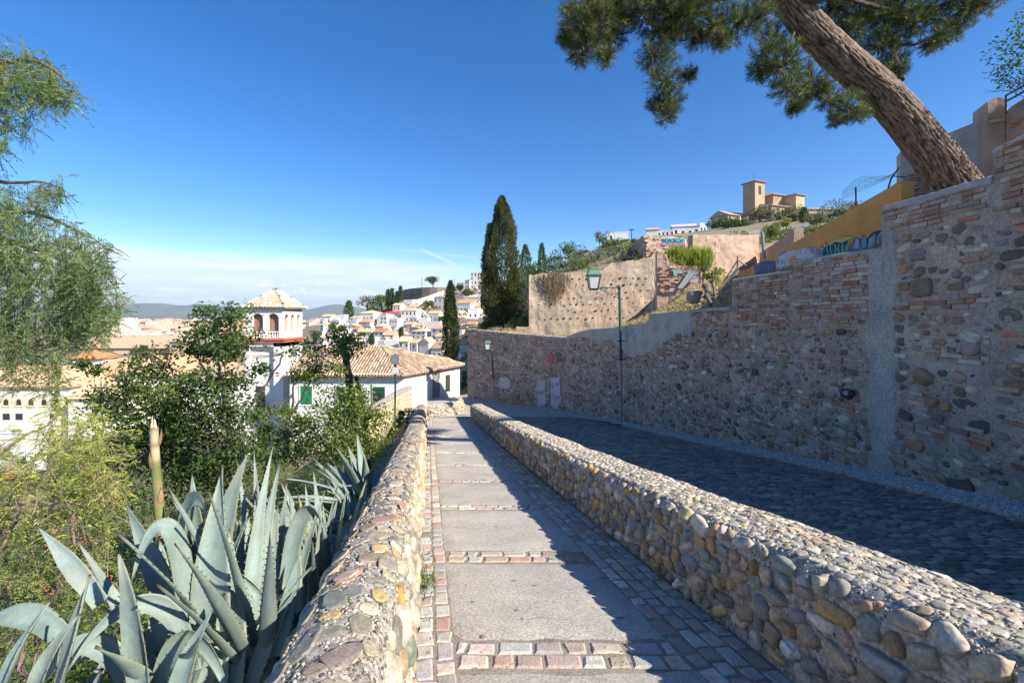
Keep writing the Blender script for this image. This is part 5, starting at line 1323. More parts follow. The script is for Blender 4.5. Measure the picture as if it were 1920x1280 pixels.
flat_letters(mb, [[(.06, .95), (.07, .5)], [(.06, .9), (.18, .55)], [(.18, .98), (.18, .5)], [(.31, .8), (.42, .8), (.43, .6), (.32, .6), (.31, .8)], [(.56, .98), (.56, .5)], [(.70, .98), (.57, .72), (.71, .5)], [(.82, .72), (.95, .86)], [(.82, .66), (.93, .6)]], ruin_fn, .03, DK, .06)
mb.build('painted_tag', M['paint'], parent=ru)
# lower wall with the pale painted figure
lw = faced('ruined_brick_wall', 'low ruined brick wall with faded turquoise paint above the earth mound', [P(1232, 470, 29.70), P(1250, 478, 29.59), P(1252, 486, 29.59), P(1262, 492, 29.48), P(1274, 498, 29.37), P(1300, 499, 29.15), P(1314, 499, 29.04)], [P(1232, 558, 29.70), P(1250, 552, 29.59), P(1252, 550, 29.59), P(1262, 547, 29.48), P(1274, 545, 29.37), P(1300, 540, 29.15), P(1314, 538, 29.04)], .9, M['pinkwall'], rough=.08, seed=7)
bricks_on(lw, 1233, 1300, 500, 545, 29.7, 29.2, PB2, .45, .11, .34, 3)
mb = MB()
def lw_fn(u, v, l): x = 1262 + 50 * u; y = 506 + 36 * (1 - v); return P(x, y, 29.46 - .42 * u - .16 - l)
fill_poly(mb, [(.0, .98), (.36, .98), (.36, .82), (.14, .80), (.12, .66), (.03, .70)], lw_fn, (.24, .46, .42), 0); fill_poly(mb, [(.62, .98), (.95, .95), (.95, .80), (.78, .74), (.35, .03), (.16, .05)], lw_fn, (.38, .40, .38), .005); fill_poly(mb, [(.80, .70), (.95, .70), (.92, .30), (.62, .36)], lw_fn, (.44, .45, .41), .003)
mb.build('painted_figure', M['paint'], parent=lw)
# pink walls
faced('pink_wall', 'pink rendered earth wall in two panels under the hilltop terrace', [P(1299, 440, 31.5), P(1340, 441, 31.8), P(1342, 441, 31.8), P(1424, 440, 33)], [P(1299, 520, 31.5), P(1340, 522, 31.8), P(1342, 522, 31.8), P(1424, 516, 33)], .6, M['pinkwall'], rough=.09, seed=11, topn=.03)
faced('streaked_pink_wall', 'receding pink wall streaked with white between the pink panels and the ochre wall', [P(1424, 474, 32.8), P(1460, 452, 29), P(1489, 428, 26.5)], [P(1424, 530, 32.8), P(1460, 520, 29), P(1489, 505, 26.5)], .5, M['pinkwall'], rough=.03, seed=13, topn=.03)
# ochre wall with sprayed letters
OT = [P(1378, 517, 19.18), P(1487, 456, 15.26), P(1600, 390, 12.74), P(1690, 338, 11.34)]; OB = [P(1378, 532, 19.18), P(1487, 530, 15.26), P(1600, 530, 12.74), P(1690, 530, 11.34)]
ow = faced('ochre_wall', 'ochre orange rendered wall with sprayed lettering behind the brick wall', OT, OB, .35, M['orange'], rough=.006, seed=17, topn=.01)
def ow_d(x): return 1.4 / np.interp(x, [1378, 1487, 1600, 1690], [1 / 13.7, 1 / 10.9, 1 / 9.1, 1 / 8.1])
def ow_px(x, y, l):
    d = ow_d(x); a, b = P(x - 3, y, ow_d(x - 3)), P(x + 3, y, ow_d(x + 3)); T = unit((b - a) * (1, 1, 0)); N = np.array([T[1], -T[0], 0]); N = N if N[0] < 0 else -N
    return P(x, y, d) + N * (.012 + l)
mb = MB()
def poly_px(pts, col, l): 
    p = np.array([ow_px(a, b, l) for a, b in pts]); mb.add(p, [list(range(len(p)))], 0, col); mb.add(p, [list(range(len(p)))[::-1]], 0, col)
zx = lambda pts: [(1400 + a * .140625, 420 + b * .140625) for a, b in pts]
def stroke_px(pts, w, col, l): mb.tube(np.array([ow_px(a, b, l) for a, b in zx(pts)]), w, 5, 0, col)
SIL, BLU, TEAL, SKY_ = (.44, .45, .50), (.15, .20, .36), (.01, .22, .20), (.36, .50, .62)
poly_px(zx([(400, 560), (420, 440), (450, 370), (560, 360), (640, 350), (800, 320), (900, 300), (1000, 350), (1000, 480), (620, 640), (500, 640), (420, 620)]), SIL, .002)
poly_px(zx([(110, 660), (100, 560), (180, 510), (240, 490), (380, 490), (390, 640), (380, 690), (120, 690)]), BLU, .003)
for k in range(9): stroke_px([(130 + k * 28, 520 + rng.uniform(-15, 20)), (126 + k * 28, 640 + rng.uniform(-20, 20))], .006, (.42, .44, .52), .006)
stroke_px([(450, 380), (420, 470), (410, 560), (440, 600), (500, 560), (520, 480)], .012, (.56, .57, .60), .006); stroke_px([(460, 480), (500, 520)], .006, (.15, .12, .12), .008); stroke_px([(500, 480), (465, 530)], .006, (.15, .12, .12), .008)
for k in range(5): stroke_px([(640 + k * 70, 345 - k * 9), (650 + k * 70, 420 - k * 10)], .012, (.58, .59, .62), .006)
poly_px(zx([(1080, 250), (1150, 220), (1250, 190), (1380, 140), (1430, 160), (1350, 240), (1250, 260), (1120, 280)]), (.52, .42, .07), .003)
poly_px(zx([(1010, 460), (1020, 340), (1060, 290), (1130, 275), (1200, 235), (1290, 250), (1330, 220), (1370, 200), (1350, 360), (1300, 400)]), TEAL, .005)
for a, b, c in ((1085, 1075, 1100), (1130, 1125, 1140), (1180, 1200, 1190), (1240, 1225, 1250), (1290, 1285, 1310), (1345, 1330, 1340)): stroke_px([(a, 270), (b, 330), (c, 400)], .010, (.62, .66, .66), .008)
stroke_px([(1010, 460), (1015, 350), (1065, 285), (1130, 268), (1200, 228), (1290, 245), (1370, 195), (1355, 360)], .011, (.60, .64, .66), .008)
for a in ((1060, 250), (1160, 240), (1290, 235), (1000, 290)): stroke_px([a, (a[0] + 30, a[1] + 25)], .014, (.40, .05, .04), .009)
poly_px(zx([(1360, 330), (1400, 240), (1460, 180), (1520, 200), (1560, 140), (1610, 190), (1640, 160), (1740, 90), (1840, 80), (1840, 300), (1380, 400)]), (.03, .16, .21), .004)
poly_px(zx([(1390, 320), (1400, 240), (1440, 200), (1420, 300)]), (.42, .10, .05), .006)
for q in ([(1430, 340), (1460, 190), (1510, 210), (1520, 330)], [(1535, 310), (1540, 180), (1575, 150), (1605, 200), (1600, 320)], [(1620, 310), (1640, 200), (1700, 150), (1730, 120), (1720, 210), (1715, 300)], [(1735, 290), (1740, 180), (1790, 110), (1830, 100), (1830, 280)]): poly_px(zx(q), SKY_, .008)
stroke_px([(1450, 260), (1490, 250), (1500, 320)], .006, (.03, .16, .21), .011); stroke_px([(1740, 220), (1800, 150)], .008, (.03, .16, .21), .011); stroke_px([(1640, 170), (1690, 110), (1720, 100)], .010, (.42, .10, .05), .010)
mb.build('sprayed_lettering', M['paint'], parent=ow)
# grey upper wall and pillar behind the pine
gu = faced('grey_upper_wall', 'grey plastered wall behind the leaning pine trunk, torn by patches of brick', [P(1688, 284, 12.60), P(1700, 276, 12.53), P(1750, 262, 12.18), P(1800, 240, 11.76), P(1850, 220, 11.34), P(1862, 216, 11.20)], [P(1688, 420, 12.60), P(1700, 415, 12.53), P(1750, 400, 12.18), P(1800, 385, 11.76), P(1850, 370, 11.34), P(1862, 368, 11.20)], .5, M['cement'], rough=.03, seed=19, topn=.03)
bricks_on(gu, 1690, 1760, 330, 385, 12.6, 12.1, PAL_B, .8, .075, .27, 2)
pu = faced('brick_pier_wall', 'brick pier and rough upper wall under the iron railing at the right edge', [P(1852, 190, 11.06), P(1870, 182, 10.99), P(1884, 184, 10.92), P(1886, 212, 10.92), P(1930, 176, 10.36), P(2050, 90, 9.52), P(2300, -60, 8.40)], [P(1852, 330, 11.06), P(1870, 330, 10.99), P(1884, 330, 10.92), P(1886, 330, 10.92), P(1930, 320, 10.36), P(2050, 300, 9.52), P(2300, 300, 8.40)], .7, M['pinkwall'], rough=.07, seed=23, topn=.03)
bricks_on(pu, 1853, 1884, 188, 268, 10.98, 10.85, PAL_B, .85, .075, .27, 5); bricks_on(pu, 1890, 1960, 205, 300, 10.85, 10.15, PAL_B, .35, .075, .27, 6)
rl = empty('iron_railing', P(1886, 205, 10.78), 'short rusty iron railing on the upper wall at the right edge', 'railing')
mb = MB(); [mb.tube([P(x, y0, (7.6 - (x - 1886) * .006) * 1.4), P(x, y1, (7.6 - (x - 1886) * .006) * 1.4)], .022, 6) for x, y0, y1 in ((1886, 180, 214), (1925, 158, 190), (1990, 120, 150))]; mb.build('posts', M['dark_iron'], parent=rl)
mb = MB(); [mb.tube([P(1885, y, 10.64), P(2000, y - 62, 9.66)], .022, 6) for y in (180, 191)]; mb.build('rails', M['dark_iron'], parent=rl)
# fence posts and wire over the ochre wall
for lb, a, b, r in (('thin dark fence post standing up behind the top of the ochre wall', P(1605, 386, 13.44), P(1604.5, 351, 13.44), .022), ('bent fence post leaning over the right end of the ochre wall', P(1656, 356, 12.18), P(1686, 314, 11.90), .022), ('grey utility pole before the streaked pink wall', P(1433, 478, 28.5), P(1429, 436, 28.5), .10), ('pale pole standing on the slope below the church', P(1438, 420, 180.0), P(1438, 386, 180.0), .22), ('second pale pole near the small dark cypress below the church', P(1543, 422, 150.0), P(1543, 390, 150.0), .18), ('slim mast with a double lamp head behind the stump', P(1184, 448, 120.0), P(1184, 430, 120.0), .12), ('thin mast on the skyline terrace left of the lone tree', P(791, 540, 345.0), P(791, 520, 345.0), .2), ('thin mast on the skyline right of the slim cypress', P(852.5, 541, 350.0), P(852.5, 522, 350.0), .2)):
    mb = MB(); mb.tube([a - (0, 0, .4), a + (b - a) * .5, b], r, 7)
    if 'double' in lb: mb.tube([b + (-.6, 0, -.1), b + (.6, 0, -.1)], .16, 6)
    if 'bent' in lb: mb.tube([a + (b - a) * .62, a + (b - a) * .62 + (.32, 0, -.03)], .015, 6); mb.tube([a + (b - a) * .62 + (.32, 0, -.03), a + (b - a) * .62 + (.34, 0, -.5)], .013, 6)
    o = mb.build('pole', M['grey_metal'] if 'pale' in lb or 'grey' in lb else M['dark_iron']); o.name = 'fence_post' if 'fence' in lb else 'mast'; tag(o, lb, 'post')
mb = MB()
for k in range(9):
    t = k / 8; q = []
    for u in np.linspace(0, 1, 14):
        x = 1580 + 95 * u; y = 378 - 4 - 44 * u + (1 - t) * 0 - 26 * t * (.6 + .4 * math.sin(u * 5)); q.append(P(x, y + 3 * mnoise.noise((u * 6, k, 1)), (9.9 - 1.2 * u) * 1.4))
    mb.tube(q, .0035, 4, cap=False)
for k in range(22):
    u = k / 21; x = 1580 + 95 * u; d = (9.9 - 1.2 * u) * 1.4; mb.tube([P(x + 3 * mnoise.noise((j, k, 3)), 378 - 4 - 44 * u - 26 * j / 4 * (.6 + .4 * math.sin(u * 5)), d) for j in range(5)], .003, 4, cap=False)
o = mb.build('wire_fence', M['grey_metal']); tag(o, 'torn sagging wire mesh between the posts over the ochre wall', 'fence', kind='thing')
# tripod of poles by the pink wall
root = empty('pole_tripod', P(1383, 560, 17), 'rusty pole tripod and planks standing on the mound before the pink wall', 'tripod')
for a, b in (((1352, 536), (1383, 488)), ((1399, 498), (1383, 487)), ((1382, 506), (1383, 481)), ((1326, 505), (1330, 480))):
    mb = MB(); mb.tube([P(*a, 19.5), P(*b, 19.5)], .025, 6); mb.build('leg', M['dark_iron'], parent=root)
mb = MB(); a, b = P(1360, 537, 19.2), P(1383, 506, 19.2); mb.tube([a, b], .10, 4); mb.build('plank', M['grey_metal'], parent=root)
# church on the hill
ch = empty('hill_church', P(1450, 415, 215), 'brown brick church with a square bell tower on top of the hill', 'church')
CHC = np.array(ch.location)
def cbox(name, x0, x1, yt, yb, d0, d1, roof=None, rise=0, wc=(.34, .24, .16), rc=(.42, .30, .2), ang=0, over=.8):
    mb = MB(); a, b = P(x0, yb, d0), P(x1, yb, d0); zt = P(x0, yt, d0)[2]; c = np.array([(a[0] + b[0]) / 2, d0, 0]); w = b[0] - a[0]; D = d1 - d0
    ca, sa = math.cos(R(ang)), math.sin(R(ang)); Mx = lambda v: np.c_[c[0] + v[:, 0] * ca - v[:, 1] * sa, c[1] + v[:, 0] * sa + v[:, 1] * ca, v[:, 2]]
    mb.box((-w / 2, 0, a[2] - 6), (w / 2, D, zt), 0, wc, M=Mx); o = mb.build(name, M['church_brick'], parent=ch)
    if roof:
        rh = rise / F * d0; e = over; q = np.array([(-w / 2 - e, -e, zt), (w / 2 + e, -e, zt), (w / 2 + e, D + e, zt), (-w / 2 - e, D + e, zt)])
        if roof == 'pyr': v = np.array([*q, (0, D / 2, zt + rh)]); f = [[0, 1, 4], [1, 2, 4], [2, 3, 4], [3, 0, 4], [3, 2, 1, 0]]
        elif roof == 'gx': v = np.array([*q, (-w / 2 - e, D / 2, zt + rh), (w / 2 + e, D / 2, zt + rh)]); f = [[0, 1, 5, 4], [2, 3, 4, 5], [1, 2, 5], [3, 0, 4], [3, 2, 1, 0]]
        else: v = np.array([*q, (w / 2 + e, D + e, zt + rh), (-w / 2 - e, D + e, zt + rh)]); f = [[0, 1, 4, 5], [1, 2, 4], [3, 0, 5], [2, 3, 5, 4], [3, 2, 1, 0]]
        mb = MB(); mb.add(Mx(v), f, 0, rc); mb.add(Mx(np.concatenate([q[:4] - (0, 0, .3), q[:4]])), BOXF[[0, 2, 3, 4, 5]], 0, np.array(rc) * .6); mb.build('roof', M['tile'], parent=o)
    return o, Mx, w, D, zt
M['church_brick'] = surf('church_brick', None, .92, .14, .25, 2.5, .12, 0)
to, Mt, w, D, zt = cbox('tower', 1411.5, 1438, 340, 415, 214, 220.5, 'pyr', 7, wc=(.35, .25, .165), ang=24)
mb = MB(); k = F / 214
mb.box((-.9, -.05, zt - 6.2), (.9, .5, zt - 2.2), M=Mt); mb.build('bell_opening', M['dark'], parent=to); mb = MB()
mb.box((w / 2 - .5, D * .4, zt - 6), (w / 2 + .05, D * .62, zt - 2.4), M=Mt); mb.build('bell_opening', M['dark'], parent=to)
mb = MB(); p = Mt(np.array([(0, D / 2, zt)]))[0]; mb.tube([p + (0, 0, 1.5), p + (0, 0, 5.2)], .08, 5); mb.tube([p + (-.5, 0, 4.2), p + (.5, 0, 4.2)], .06, 5); mb.build('cross', M['dark_iron'], parent=to)
cbox('nave', 1444, 1489, 366, 415, 218, 232, 'pyr', 12, wc=(.31, .22, .15), ang=20); cbox('apse', 1489, 1512, 365, 412, 214, 226, 'shed', 4, wc=(.42, .31, .2), ang=22)
cbox('aisle', 1440, 1488, 386, 415, 211, 219, 'shed', 10, wc=(.40, .29, .2), rc=(.60, .46, .33), ang=20)
cbox('chapel_range', 1358, 1411, 404, 420, 216, 226, 'gx', 11, wc=(.36, .27, .2), ang=22)
for x in (1371, 1387, 1401): cbox('buttress', x, x + 2.4, 406, 421, 213.5, 217, None, wc=(.52, .41, .30), ang=22)
cbox('low_range', 1492, 1570, 392, 415, 206, 216, 'gx', 7, wc=(.40, .33, .27), rc=(.40, .28, .22), ang=4)
# hilltop houses
house('white cube house on the skyline left of the brick stump', 1138, 1153, 439, 452, 205, 'flat', 0, rows=1, cols=1, ang=16)
house('taller white cube house beside the skyline bush', 1153, 1178, 437, 462, 204, 'flat', 0, rows=1, cols=2, ang=14)
house('long white hilltop house with pinkish roof and dark square windows', 1262, 1311, 424, 442, 196, 'gable_x', 8, rc=(.52, .42, .40), rows=1, cols=4, ang=10)
house('white gable end house at the right of the hilltop row', 1312, 1325, 420, 438, 195, 'flat', 0, rows=1, cols=2, ang=26)
house('small white outbuilding with orange roof above the stump', 1213, 1234, 430, 444, 192, 'gable_x', 4, rc=(.56, .34, .2), rows=0, ang=8)
house('low white link building with dark doorways above the stump', 1234, 1262, 433, 445, 194, 'flat', 0, rows=1, cols=4, ang=4)
wallthing('long grey terrace wall below the church on the hill', [P(1325, 442, 150), P(1380, 438, 150), P(1430, 431, 148), P(1480, 424, 146), P(1520, 416, 144)], 3, .6, M['greycon'])
wallthing('dark sloping wall rising to the brick stump', [P(1102, 486, 95), P(1140, 474, 78), P(1186, 460, 62)], 3, .6, M['darkstone'])
wallthing('white wall end left of the holed earth wall', [P(1032, 513, 72), P(1052, 502, 70), P(1080, 505, 68)], 2, .5, M['white'])
wallthing('small ruined grey building behind the holed wall', [P(1047, 489, 82), P(1063, 487, 81)], 3, 3, M['greycon'])
# ------------------------------------------------------------------ vegetation tools
def rdirs(n, up=0.0):
    v = rng.normal(0, 1, (n, 3)); v[:, 2] += up; return v / np.linalg.norm(v, axis=1)[:, None]
def leaves(mb, c, t, L, w, col, mat=0, fold=.25):
    """one folded leaf (two triangles sharing the midrib) at each c, pointing along t"""
    n = len(c); t = t / (np.linalg.norm(t, axis=1)[:, None] + 1e-9)
    s = np.cross(t, rdirs(n)); s /= np.linalg.norm(s, axis=1)[:, None] + 1e-9; u = np.cross(s, t)
    L = np.broadcast_to(np.asarray(L, float), (n,))[:, None]; w = np.broadcast_to(np.asarray(w, float), (n,))[:, None]
    a = c; b = c + t * L * .45 + s * w * .5 + u * w * fold; e = c + t * L; d = c + t * L * .45 - s * w * .5 + u * w * fold
    V = np.stack([a, b, e, d], 1).reshape(-1, 3)
    i = np.arange(n)[:, None] * 4; Fq = np.concatenate([i + np.array([0, 1, 2]), i + np.array([0, 2, 3])])
    mb.add(V, Fq, mat, np.repeat(col, 4, axis=0))
def lcol(n, pal, a=.18):
    c = np.array(pal)[rng.integers(len(pal), size=n)]; return np.clip(c * (1 + rng.normal(0, a, (n, 1))), .005, .9)
def ellipsoid_pts(n, c, r, shell=.55):
    v = rdirs(n); k = (rng.random(n) * (1 - shell ** 3) + shell ** 3) ** (1 / 3); return np.asarray(c) + v * k[:, None] * np.asarray(r), v
G1 = [(.075, .12, .024), (.056, .095, .02), (.10, .15, .03), (.045, .075, .018), (.13, .18, .036)]
GB = [(.13, .19, .035), (.17, .22, .04), (.10, .16, .03), (.21, .24, .05)]
GD = [(.055, .105, .022), (.044, .082, .020), (.078, .13, .03), (.105, .16, .038)]
OLV = [(.12, .13, .075), (.15, .155, .09), (.09, .10, .05), (.18, .16, .10)]
# ------------------------------------------------------------------ leaning pine
fp = np.array(P(1800, 372, 9.5))
pine = empty('pine_tree', fp, 'big leaning pine whose rough trunk crosses the upper right sky', 'tree')
def limb(mb, px, r0, r1, seg=10, n=None, mat=0, col=(1, 1, 1), wob=0.0):
    A = np.array([P(*p) for p in px]); L = np.r_[0, np.cumsum(np.linalg.norm(np.diff(A, axis=0), axis=1))]; n = n or max(4, int(L[-1] / .12)); ts = np.linspace(0, L[-1], n)
    # smooth (Catmull-like) by averaging linear interpolation
    q = np.stack([np.interp(ts, L, A[:, i]) for i in range(3)], 1)
    for _ in range(3):
        q[1:-1] = (q[:-2] + 2 * q[1:-1] + q[2:]) / 4
    if wob: q[1:-1] += rng.normal(0, wob, q[1:-1].shape)
    mb.tube(q, np.linspace(r0, r1, n), seg, mat, col); return q
TR = [(1815, 400, 9.6), (1796, 360, 9.5), (1755, 296, 9.4), (1700, 226, 9.25), (1640, 163, 9.1), (1570, 103, 8.95), (1512, 45, 8.8), (1468, -15, 8.7), (1425, -100, 8.6), (1380, -220, 8.6), (1330, -360, 8.7)]
A = np.array([P(*p) for p in TR]); L = np.r_[0, np.cumsum(np.linalg.norm(np.diff(A, axis=0), axis=1))]; ts = np.linspace(0, L[-1], 560)
q = np.stack([np.interp(ts, L, A[:, i]) for i in range(3)], 1)
for _ in range(100): q[1:-1] = (q[:-2] + 2 * q[1:-1] + q[2:]) / 4
T_ = np.gradient(q, axis=0); T_ /= np.linalg.norm(T_, axis=1)[:, None]
a0 = np.cross(T_[0], (0, 1, 0)); seg = 150; ang = np.linspace(0, 2 * math.pi, seg, endpoint=False); G = []; Cc = []
rad = np.interp(ts, [0, .5, 2, 4, 6, L[-1]], [.47, .39, .32, .285, .25, .15])
for i in range(len(q)):
    a0 = a0 - T_[i] * a0.dot(T_[i]); a0 /= np.linalg.norm(a0); b0 = np.cross(T_[i], a0); row = []; cr = []
    for th in ang:
        s_ = ts[i]; wp = .35 * mnoise.noise((math.cos(th) * 1.5, math.sin(th) * 1.5, s_ * 1.6)); u = np.array([math.cos(th + wp * .5), math.sin(th + wp * .5), s_ * .62 + wp * .4])
        # long bark plates split by fissures
        f = mnoise.voronoi((u[0] * 6.6, u[1] * 6.6, u[2] * 2.6 + .3 * mnoise.noise((u[0] * 2, u[1] * 2, s_ * 2))))[0]
        e = min(1.0, (f[1] - f[0]) * 4.5)
        n2 = mnoise.noise((u[0] * 11, u[1] * 11, s_ * 9)) * .5 + .5 + .35 * mnoise.noise((u[0] * 26, u[1] * 26, s_ * 18))
        r = rad[i] * (1 + .075 * e + .06 * n2 + .05 * mnoise.noise((math.cos(th), math.sin(th), s_ * .7)))
        row.append(q[i] + a0 * math.cos(th) * r + b0 * math.sin(th) * r)
        pl = (np.array((.215, .155, .12)) * (.45 + 1.0 * n2)) * min(1, .18 + e * 1.0)
        cr.append(pl)
    row.append(row[0]); cr.append(cr[0]); G.append(row); Cc.append(cr)
mb = MB(); mb.grid(np.array(G), 0, np.array(Cc)); mb.build('trunk', M['bark'], parent=pine, smooth=True)
mb = MB(); bc = (.085, .062, .05)
for px, r0, r1 in (([(1462, -14, 8.7), (1500, 4, 8.5), (1550, -6, 8.4), (1620, -60, 8.3)], .085, .06), ([(1690, 150, 9.3), (1684, 122, 9.7), (1672, 90, 10), (1660, 40, 10.2)], .055, .035), ([(1440, -60, 8.6), (1380, -10, 8.6), (1300, 10, 8.5), (1240, 40, 8.45), (1242, 110, 8.4)], .07, .012), ([(1400, -150, 8.6), (1280, -60, 8.4), (1160, -10, 8.3), (1110, 60, 8.2)], .13, .03), ([(1500, 20, 8.8), (1480, 90, 8.6), (1500, 150, 8.5), (1545, 190, 8.4), (1590, 210, 8.4)], .03, .01), ([(1600, 0, 9.2), (1700, 30, 9.9), (1780, 40, 10), (1840, 15, 10)], .045, .012), ([(1640, 60, 10), (1700, 90, 9.9), (1740, 75, 9.8), (1790, 50, 9.7)], .05, .015)):
    limb(mb, px, r0, r1, 10, col=bc, wob=.01)
nb = MB()
CL = [(1110, 15, 62), (1078, 58, 30), (1100, 82, 34), (1142, 62, 42), (1152, 18, 46), (1086, 106, 20), (1136, 108, 17), (1062, 72, 14), (1090, 30, 40), (1125, 40, 45),
      (1230, 5, 66), (1192, 15, 38), (1242, 58, 42), (1232, 108, 36), (1245, 152, 33), (1256, 190, 27), (1250, 213, 22), (1290, 142, 13), (1228, 198, 15), (1302, 18, 58), (1340, 48, 40), (1382, 48, 40), (1420, 28, 38), (1302, 72, 22), (1352, 74, 20), (1442, 12, 20), (1270, 30, 40),
      (1442, 100, 34), (1468, 122, 42), (1424, 132, 20), (1482, 160, 35), (1520, 150, 30), (1502, 188, 19), (1490, 203, 12), (1560, 188, 26), (1592, 200, 28), (1570, 224, 15), (1612, 214, 15), (1540, 168, 18), (1450, 70, 26),
      (1562, 14, 58), (1622, 36, 52), (1680, 26, 58), (1642, 92, 40), (1700, 48, 42), (1752, 16, 48), (1802, 16, 36), (1834, 16, 26), (1762, 76, 17), (1792, 58, 20), (1672, 112, 26), (1682, 132, 16), (1602, 0, 48), (1500, 5, 34), (1740, 88, 12), (1590, 60, 30)]
for k in range(60): CL.append((rng.uniform(1080, 1900), rng.uniform(-330, -40), rng.uniform(45, 75)))
NP = [(.055, .08, .02), (.075, .10, .027), (.115, .14, .04), (.18, .19, .06), (.035, .052, .016), (.065, .08, .022)]
for (x, y, r) in CL:
    d = (8.35 if x < 1430 else (8.5 if y > 95 and x < 1625 else 9.9)) + rng.normal(0, .25); c = np.array(P(x, y, d)); rm = r / F * d
    nt = int(50 + 560 * rm * rm * (1 if y > -40 else .5)); pts, dv = ellipsoid_pts(nt, c, (rm, rm * .95, rm * .95), .15)
    hub = c + rng.normal(0, .1, 3) * rm
    for p, v in zip(pts, dv):
        if rng.random() < .35: mb.tube([hub, (hub + p) / 2 + rng.normal(0, .02, 3), p], [.012, .008, .004], 4, 0, bc, cap=False)
        ax = unit(v * .8 + np.array([0, -.1, .25]) + rng.normal(0, .35, 3)); m = 26
        dr = ax + rdirs(m) * .75; bs = p + ax * rng.uniform(-.09, .06, (m, 1))
        leaves(nb, bs, dr, rng.uniform(.075, .125, m), .0062, lcol(m, [pick(NP)], .2), fold=.1)
mb.build('branches', M['bark'], parent=pine, smooth=True); nb.build('crown', M['needle'], parent=pine)
# cones: small dark lumps
for x, y in ((1487, 128), (1500, 150), (1492, 165), (1510, 140), (1486, 178), (1493, 190), (1478, 150), (1466, 165)):
    mb = MB(); c = np.array(P(x + rng.normal(0, 3), y, 8.1)); stone(mb, c, np.array([1., 0, 0]), np.array([0, 0, 1.]), np.array([0, -1., 0]), .028, .045, .028, rng.normal(0, .4), jit((.10, .055, .035)), 2); mb.build('pine_cone', M['bark'], parent=pine, smooth=True)
# broadleaf tree at the right edge, mostly outside the picture
tr = empty('broadleaf_tree', (11.2, 9.8, 4.4), 'leafy tree showing only its edge above the railing at the right border', 'tree')
mb = MB(); mb.tube([(11.2, 9.8, 3.5), (11.0, 9.3, 5.2), (10.5, 8.8, 6.4), (10.2, 8.5, 7.4)], [.14, .11, .08, .04], 9)
for a, b in (((10.8, 9.1, 5.8), (9.6, 8.5, 6.6)), ((10.6, 8.9, 6.2), (11.4, 8.5, 7.6))): mb.tube([a, b], [.05, .02], 6)
for k in range(16):
    s_ = np.array(P(rng.uniform(1890, 1960), rng.uniform(150, 185), 9.6)); e = np.array(P(rng.uniform(1840, 1925), rng.uniform(120, 175), 9.3)); mb.tube([s_, (s_ + e) / 2 + rng.normal(0, .05, 3), e], [.008, .005, .002], 4, cap=False)
mb.build('trunk', M['darkbark'], parent=tr)
mb = MB()
for c, r in (((9.75, 8.6, 6.75), .62), ((10.4, 8.5, 7.2), .85), ((10.6, 8.4, 6.5), .75), ((11.2, 8.3, 7.6), .9), ((11.5, 8.2, 6.8), .8), ((9.55, 8.65, 6.35), .28)):
    n = int(1500 * r * r); p, v = ellipsoid_pts(n, c, (r, r, r * .9), .2); leaves(mb, p, v + rdirs(n), rng.uniform(.05, .09, n), .035, lcol(n, GD + G1))
mb.build('crown', M['leaf'], parent=tr)

# ------------------------------------------------------------------ pepper tree, left
def compound(mb, p0, t, L, pairs, col, lw=.0075, ll=.030, droop=.35):
    """feather leaves: thin leaflets on both sides of a drooping rachis; p0, t (n,3), L (n,)"""
    n = len(p0); t = t / np.linalg.norm(t, axis=1)[:, None]; side = np.cross(t, (0, 0, 1.0)) + rdirs(n) * .25; side /= np.linalg.norm(side, axis=1)[:, None]
    k = (np.arange(pairs) + .6) / pairs
    pos = p0[:, None] + t[:, None] * (k[None, :, None] * L[:, None, None]) - np.array([0, 0, 1.0]) * (droop * k[None, :, None] ** 2 * L[:, None, None])
    for sg in (-1, 1):
        dr = (t * .75)[:, None] + side[:, None] * sg * .8 - np.array([0, 0, .25]) + rng.normal(0, .12, (n, pairs, 3))
        lens = ll * (1.1 - .6 * np.abs(k - .4))[None] * np.ones((n, 1)); cc = np.repeat(col, pairs, 0) * (1 + rng.normal(0, .1, (n * pairs, 1)))
        leaves(mb, pos.reshape(-1, 3), dr.reshape(-1, 3), lens.ravel(), lw, np.clip(cc, .01, .9), fold=.15)
    for i in range(0, n, 1):
        pass
pt = empty('pepper_tree', P(-330, 1150, 5.2), 'feathery pepper tree with hanging strands filling the upper left edge', 'tree')
tw = MB(); lf = MB(); br = MB()
tc = (.17, .13, .11)
limb(tw, [(-330, 1150, 5.2), (-300, 800, 5.2), (-240, 500, 5.2), (-180, 300, 5.2), (-100, 180, 5.2)], .20, .10, 10, col=tc)
for px in ([(-100, 180, 5.2), (-20, 125, 5.1), (40, 108, 5.0), (100, 125, 4.9), (135, 165, 4.9)], [(-200, 330, 5.2), (-60, 330, 5.2), (20, 345, 5.1), (80, 338, 5.0), (118, 358, 5.0)], [(-230, 430, 5.2), (-60, 395, 5.3), (50, 395, 5.2), (140, 425, 5.2), (205, 470, 5.1)], [(-230, 460, 5.2), (-40, 440, 5.6), (80, 470, 5.6), (160, 510, 5.5), (210, 570, 5.4)], [(-200, 480, 5.2), (0, 480, 5.0), (60, 520, 4.9), (110, 570, 4.9), (118, 620, 4.9)]):
    limb(tw, px, .045, .008, 7, col=tc, wob=.01)
PEP = [(.17, .24, .085), (.13, .19, .065), (.22, .28, .11), (.10, .15, .05), (.27, .30, .12), (.18, .25, .11)]
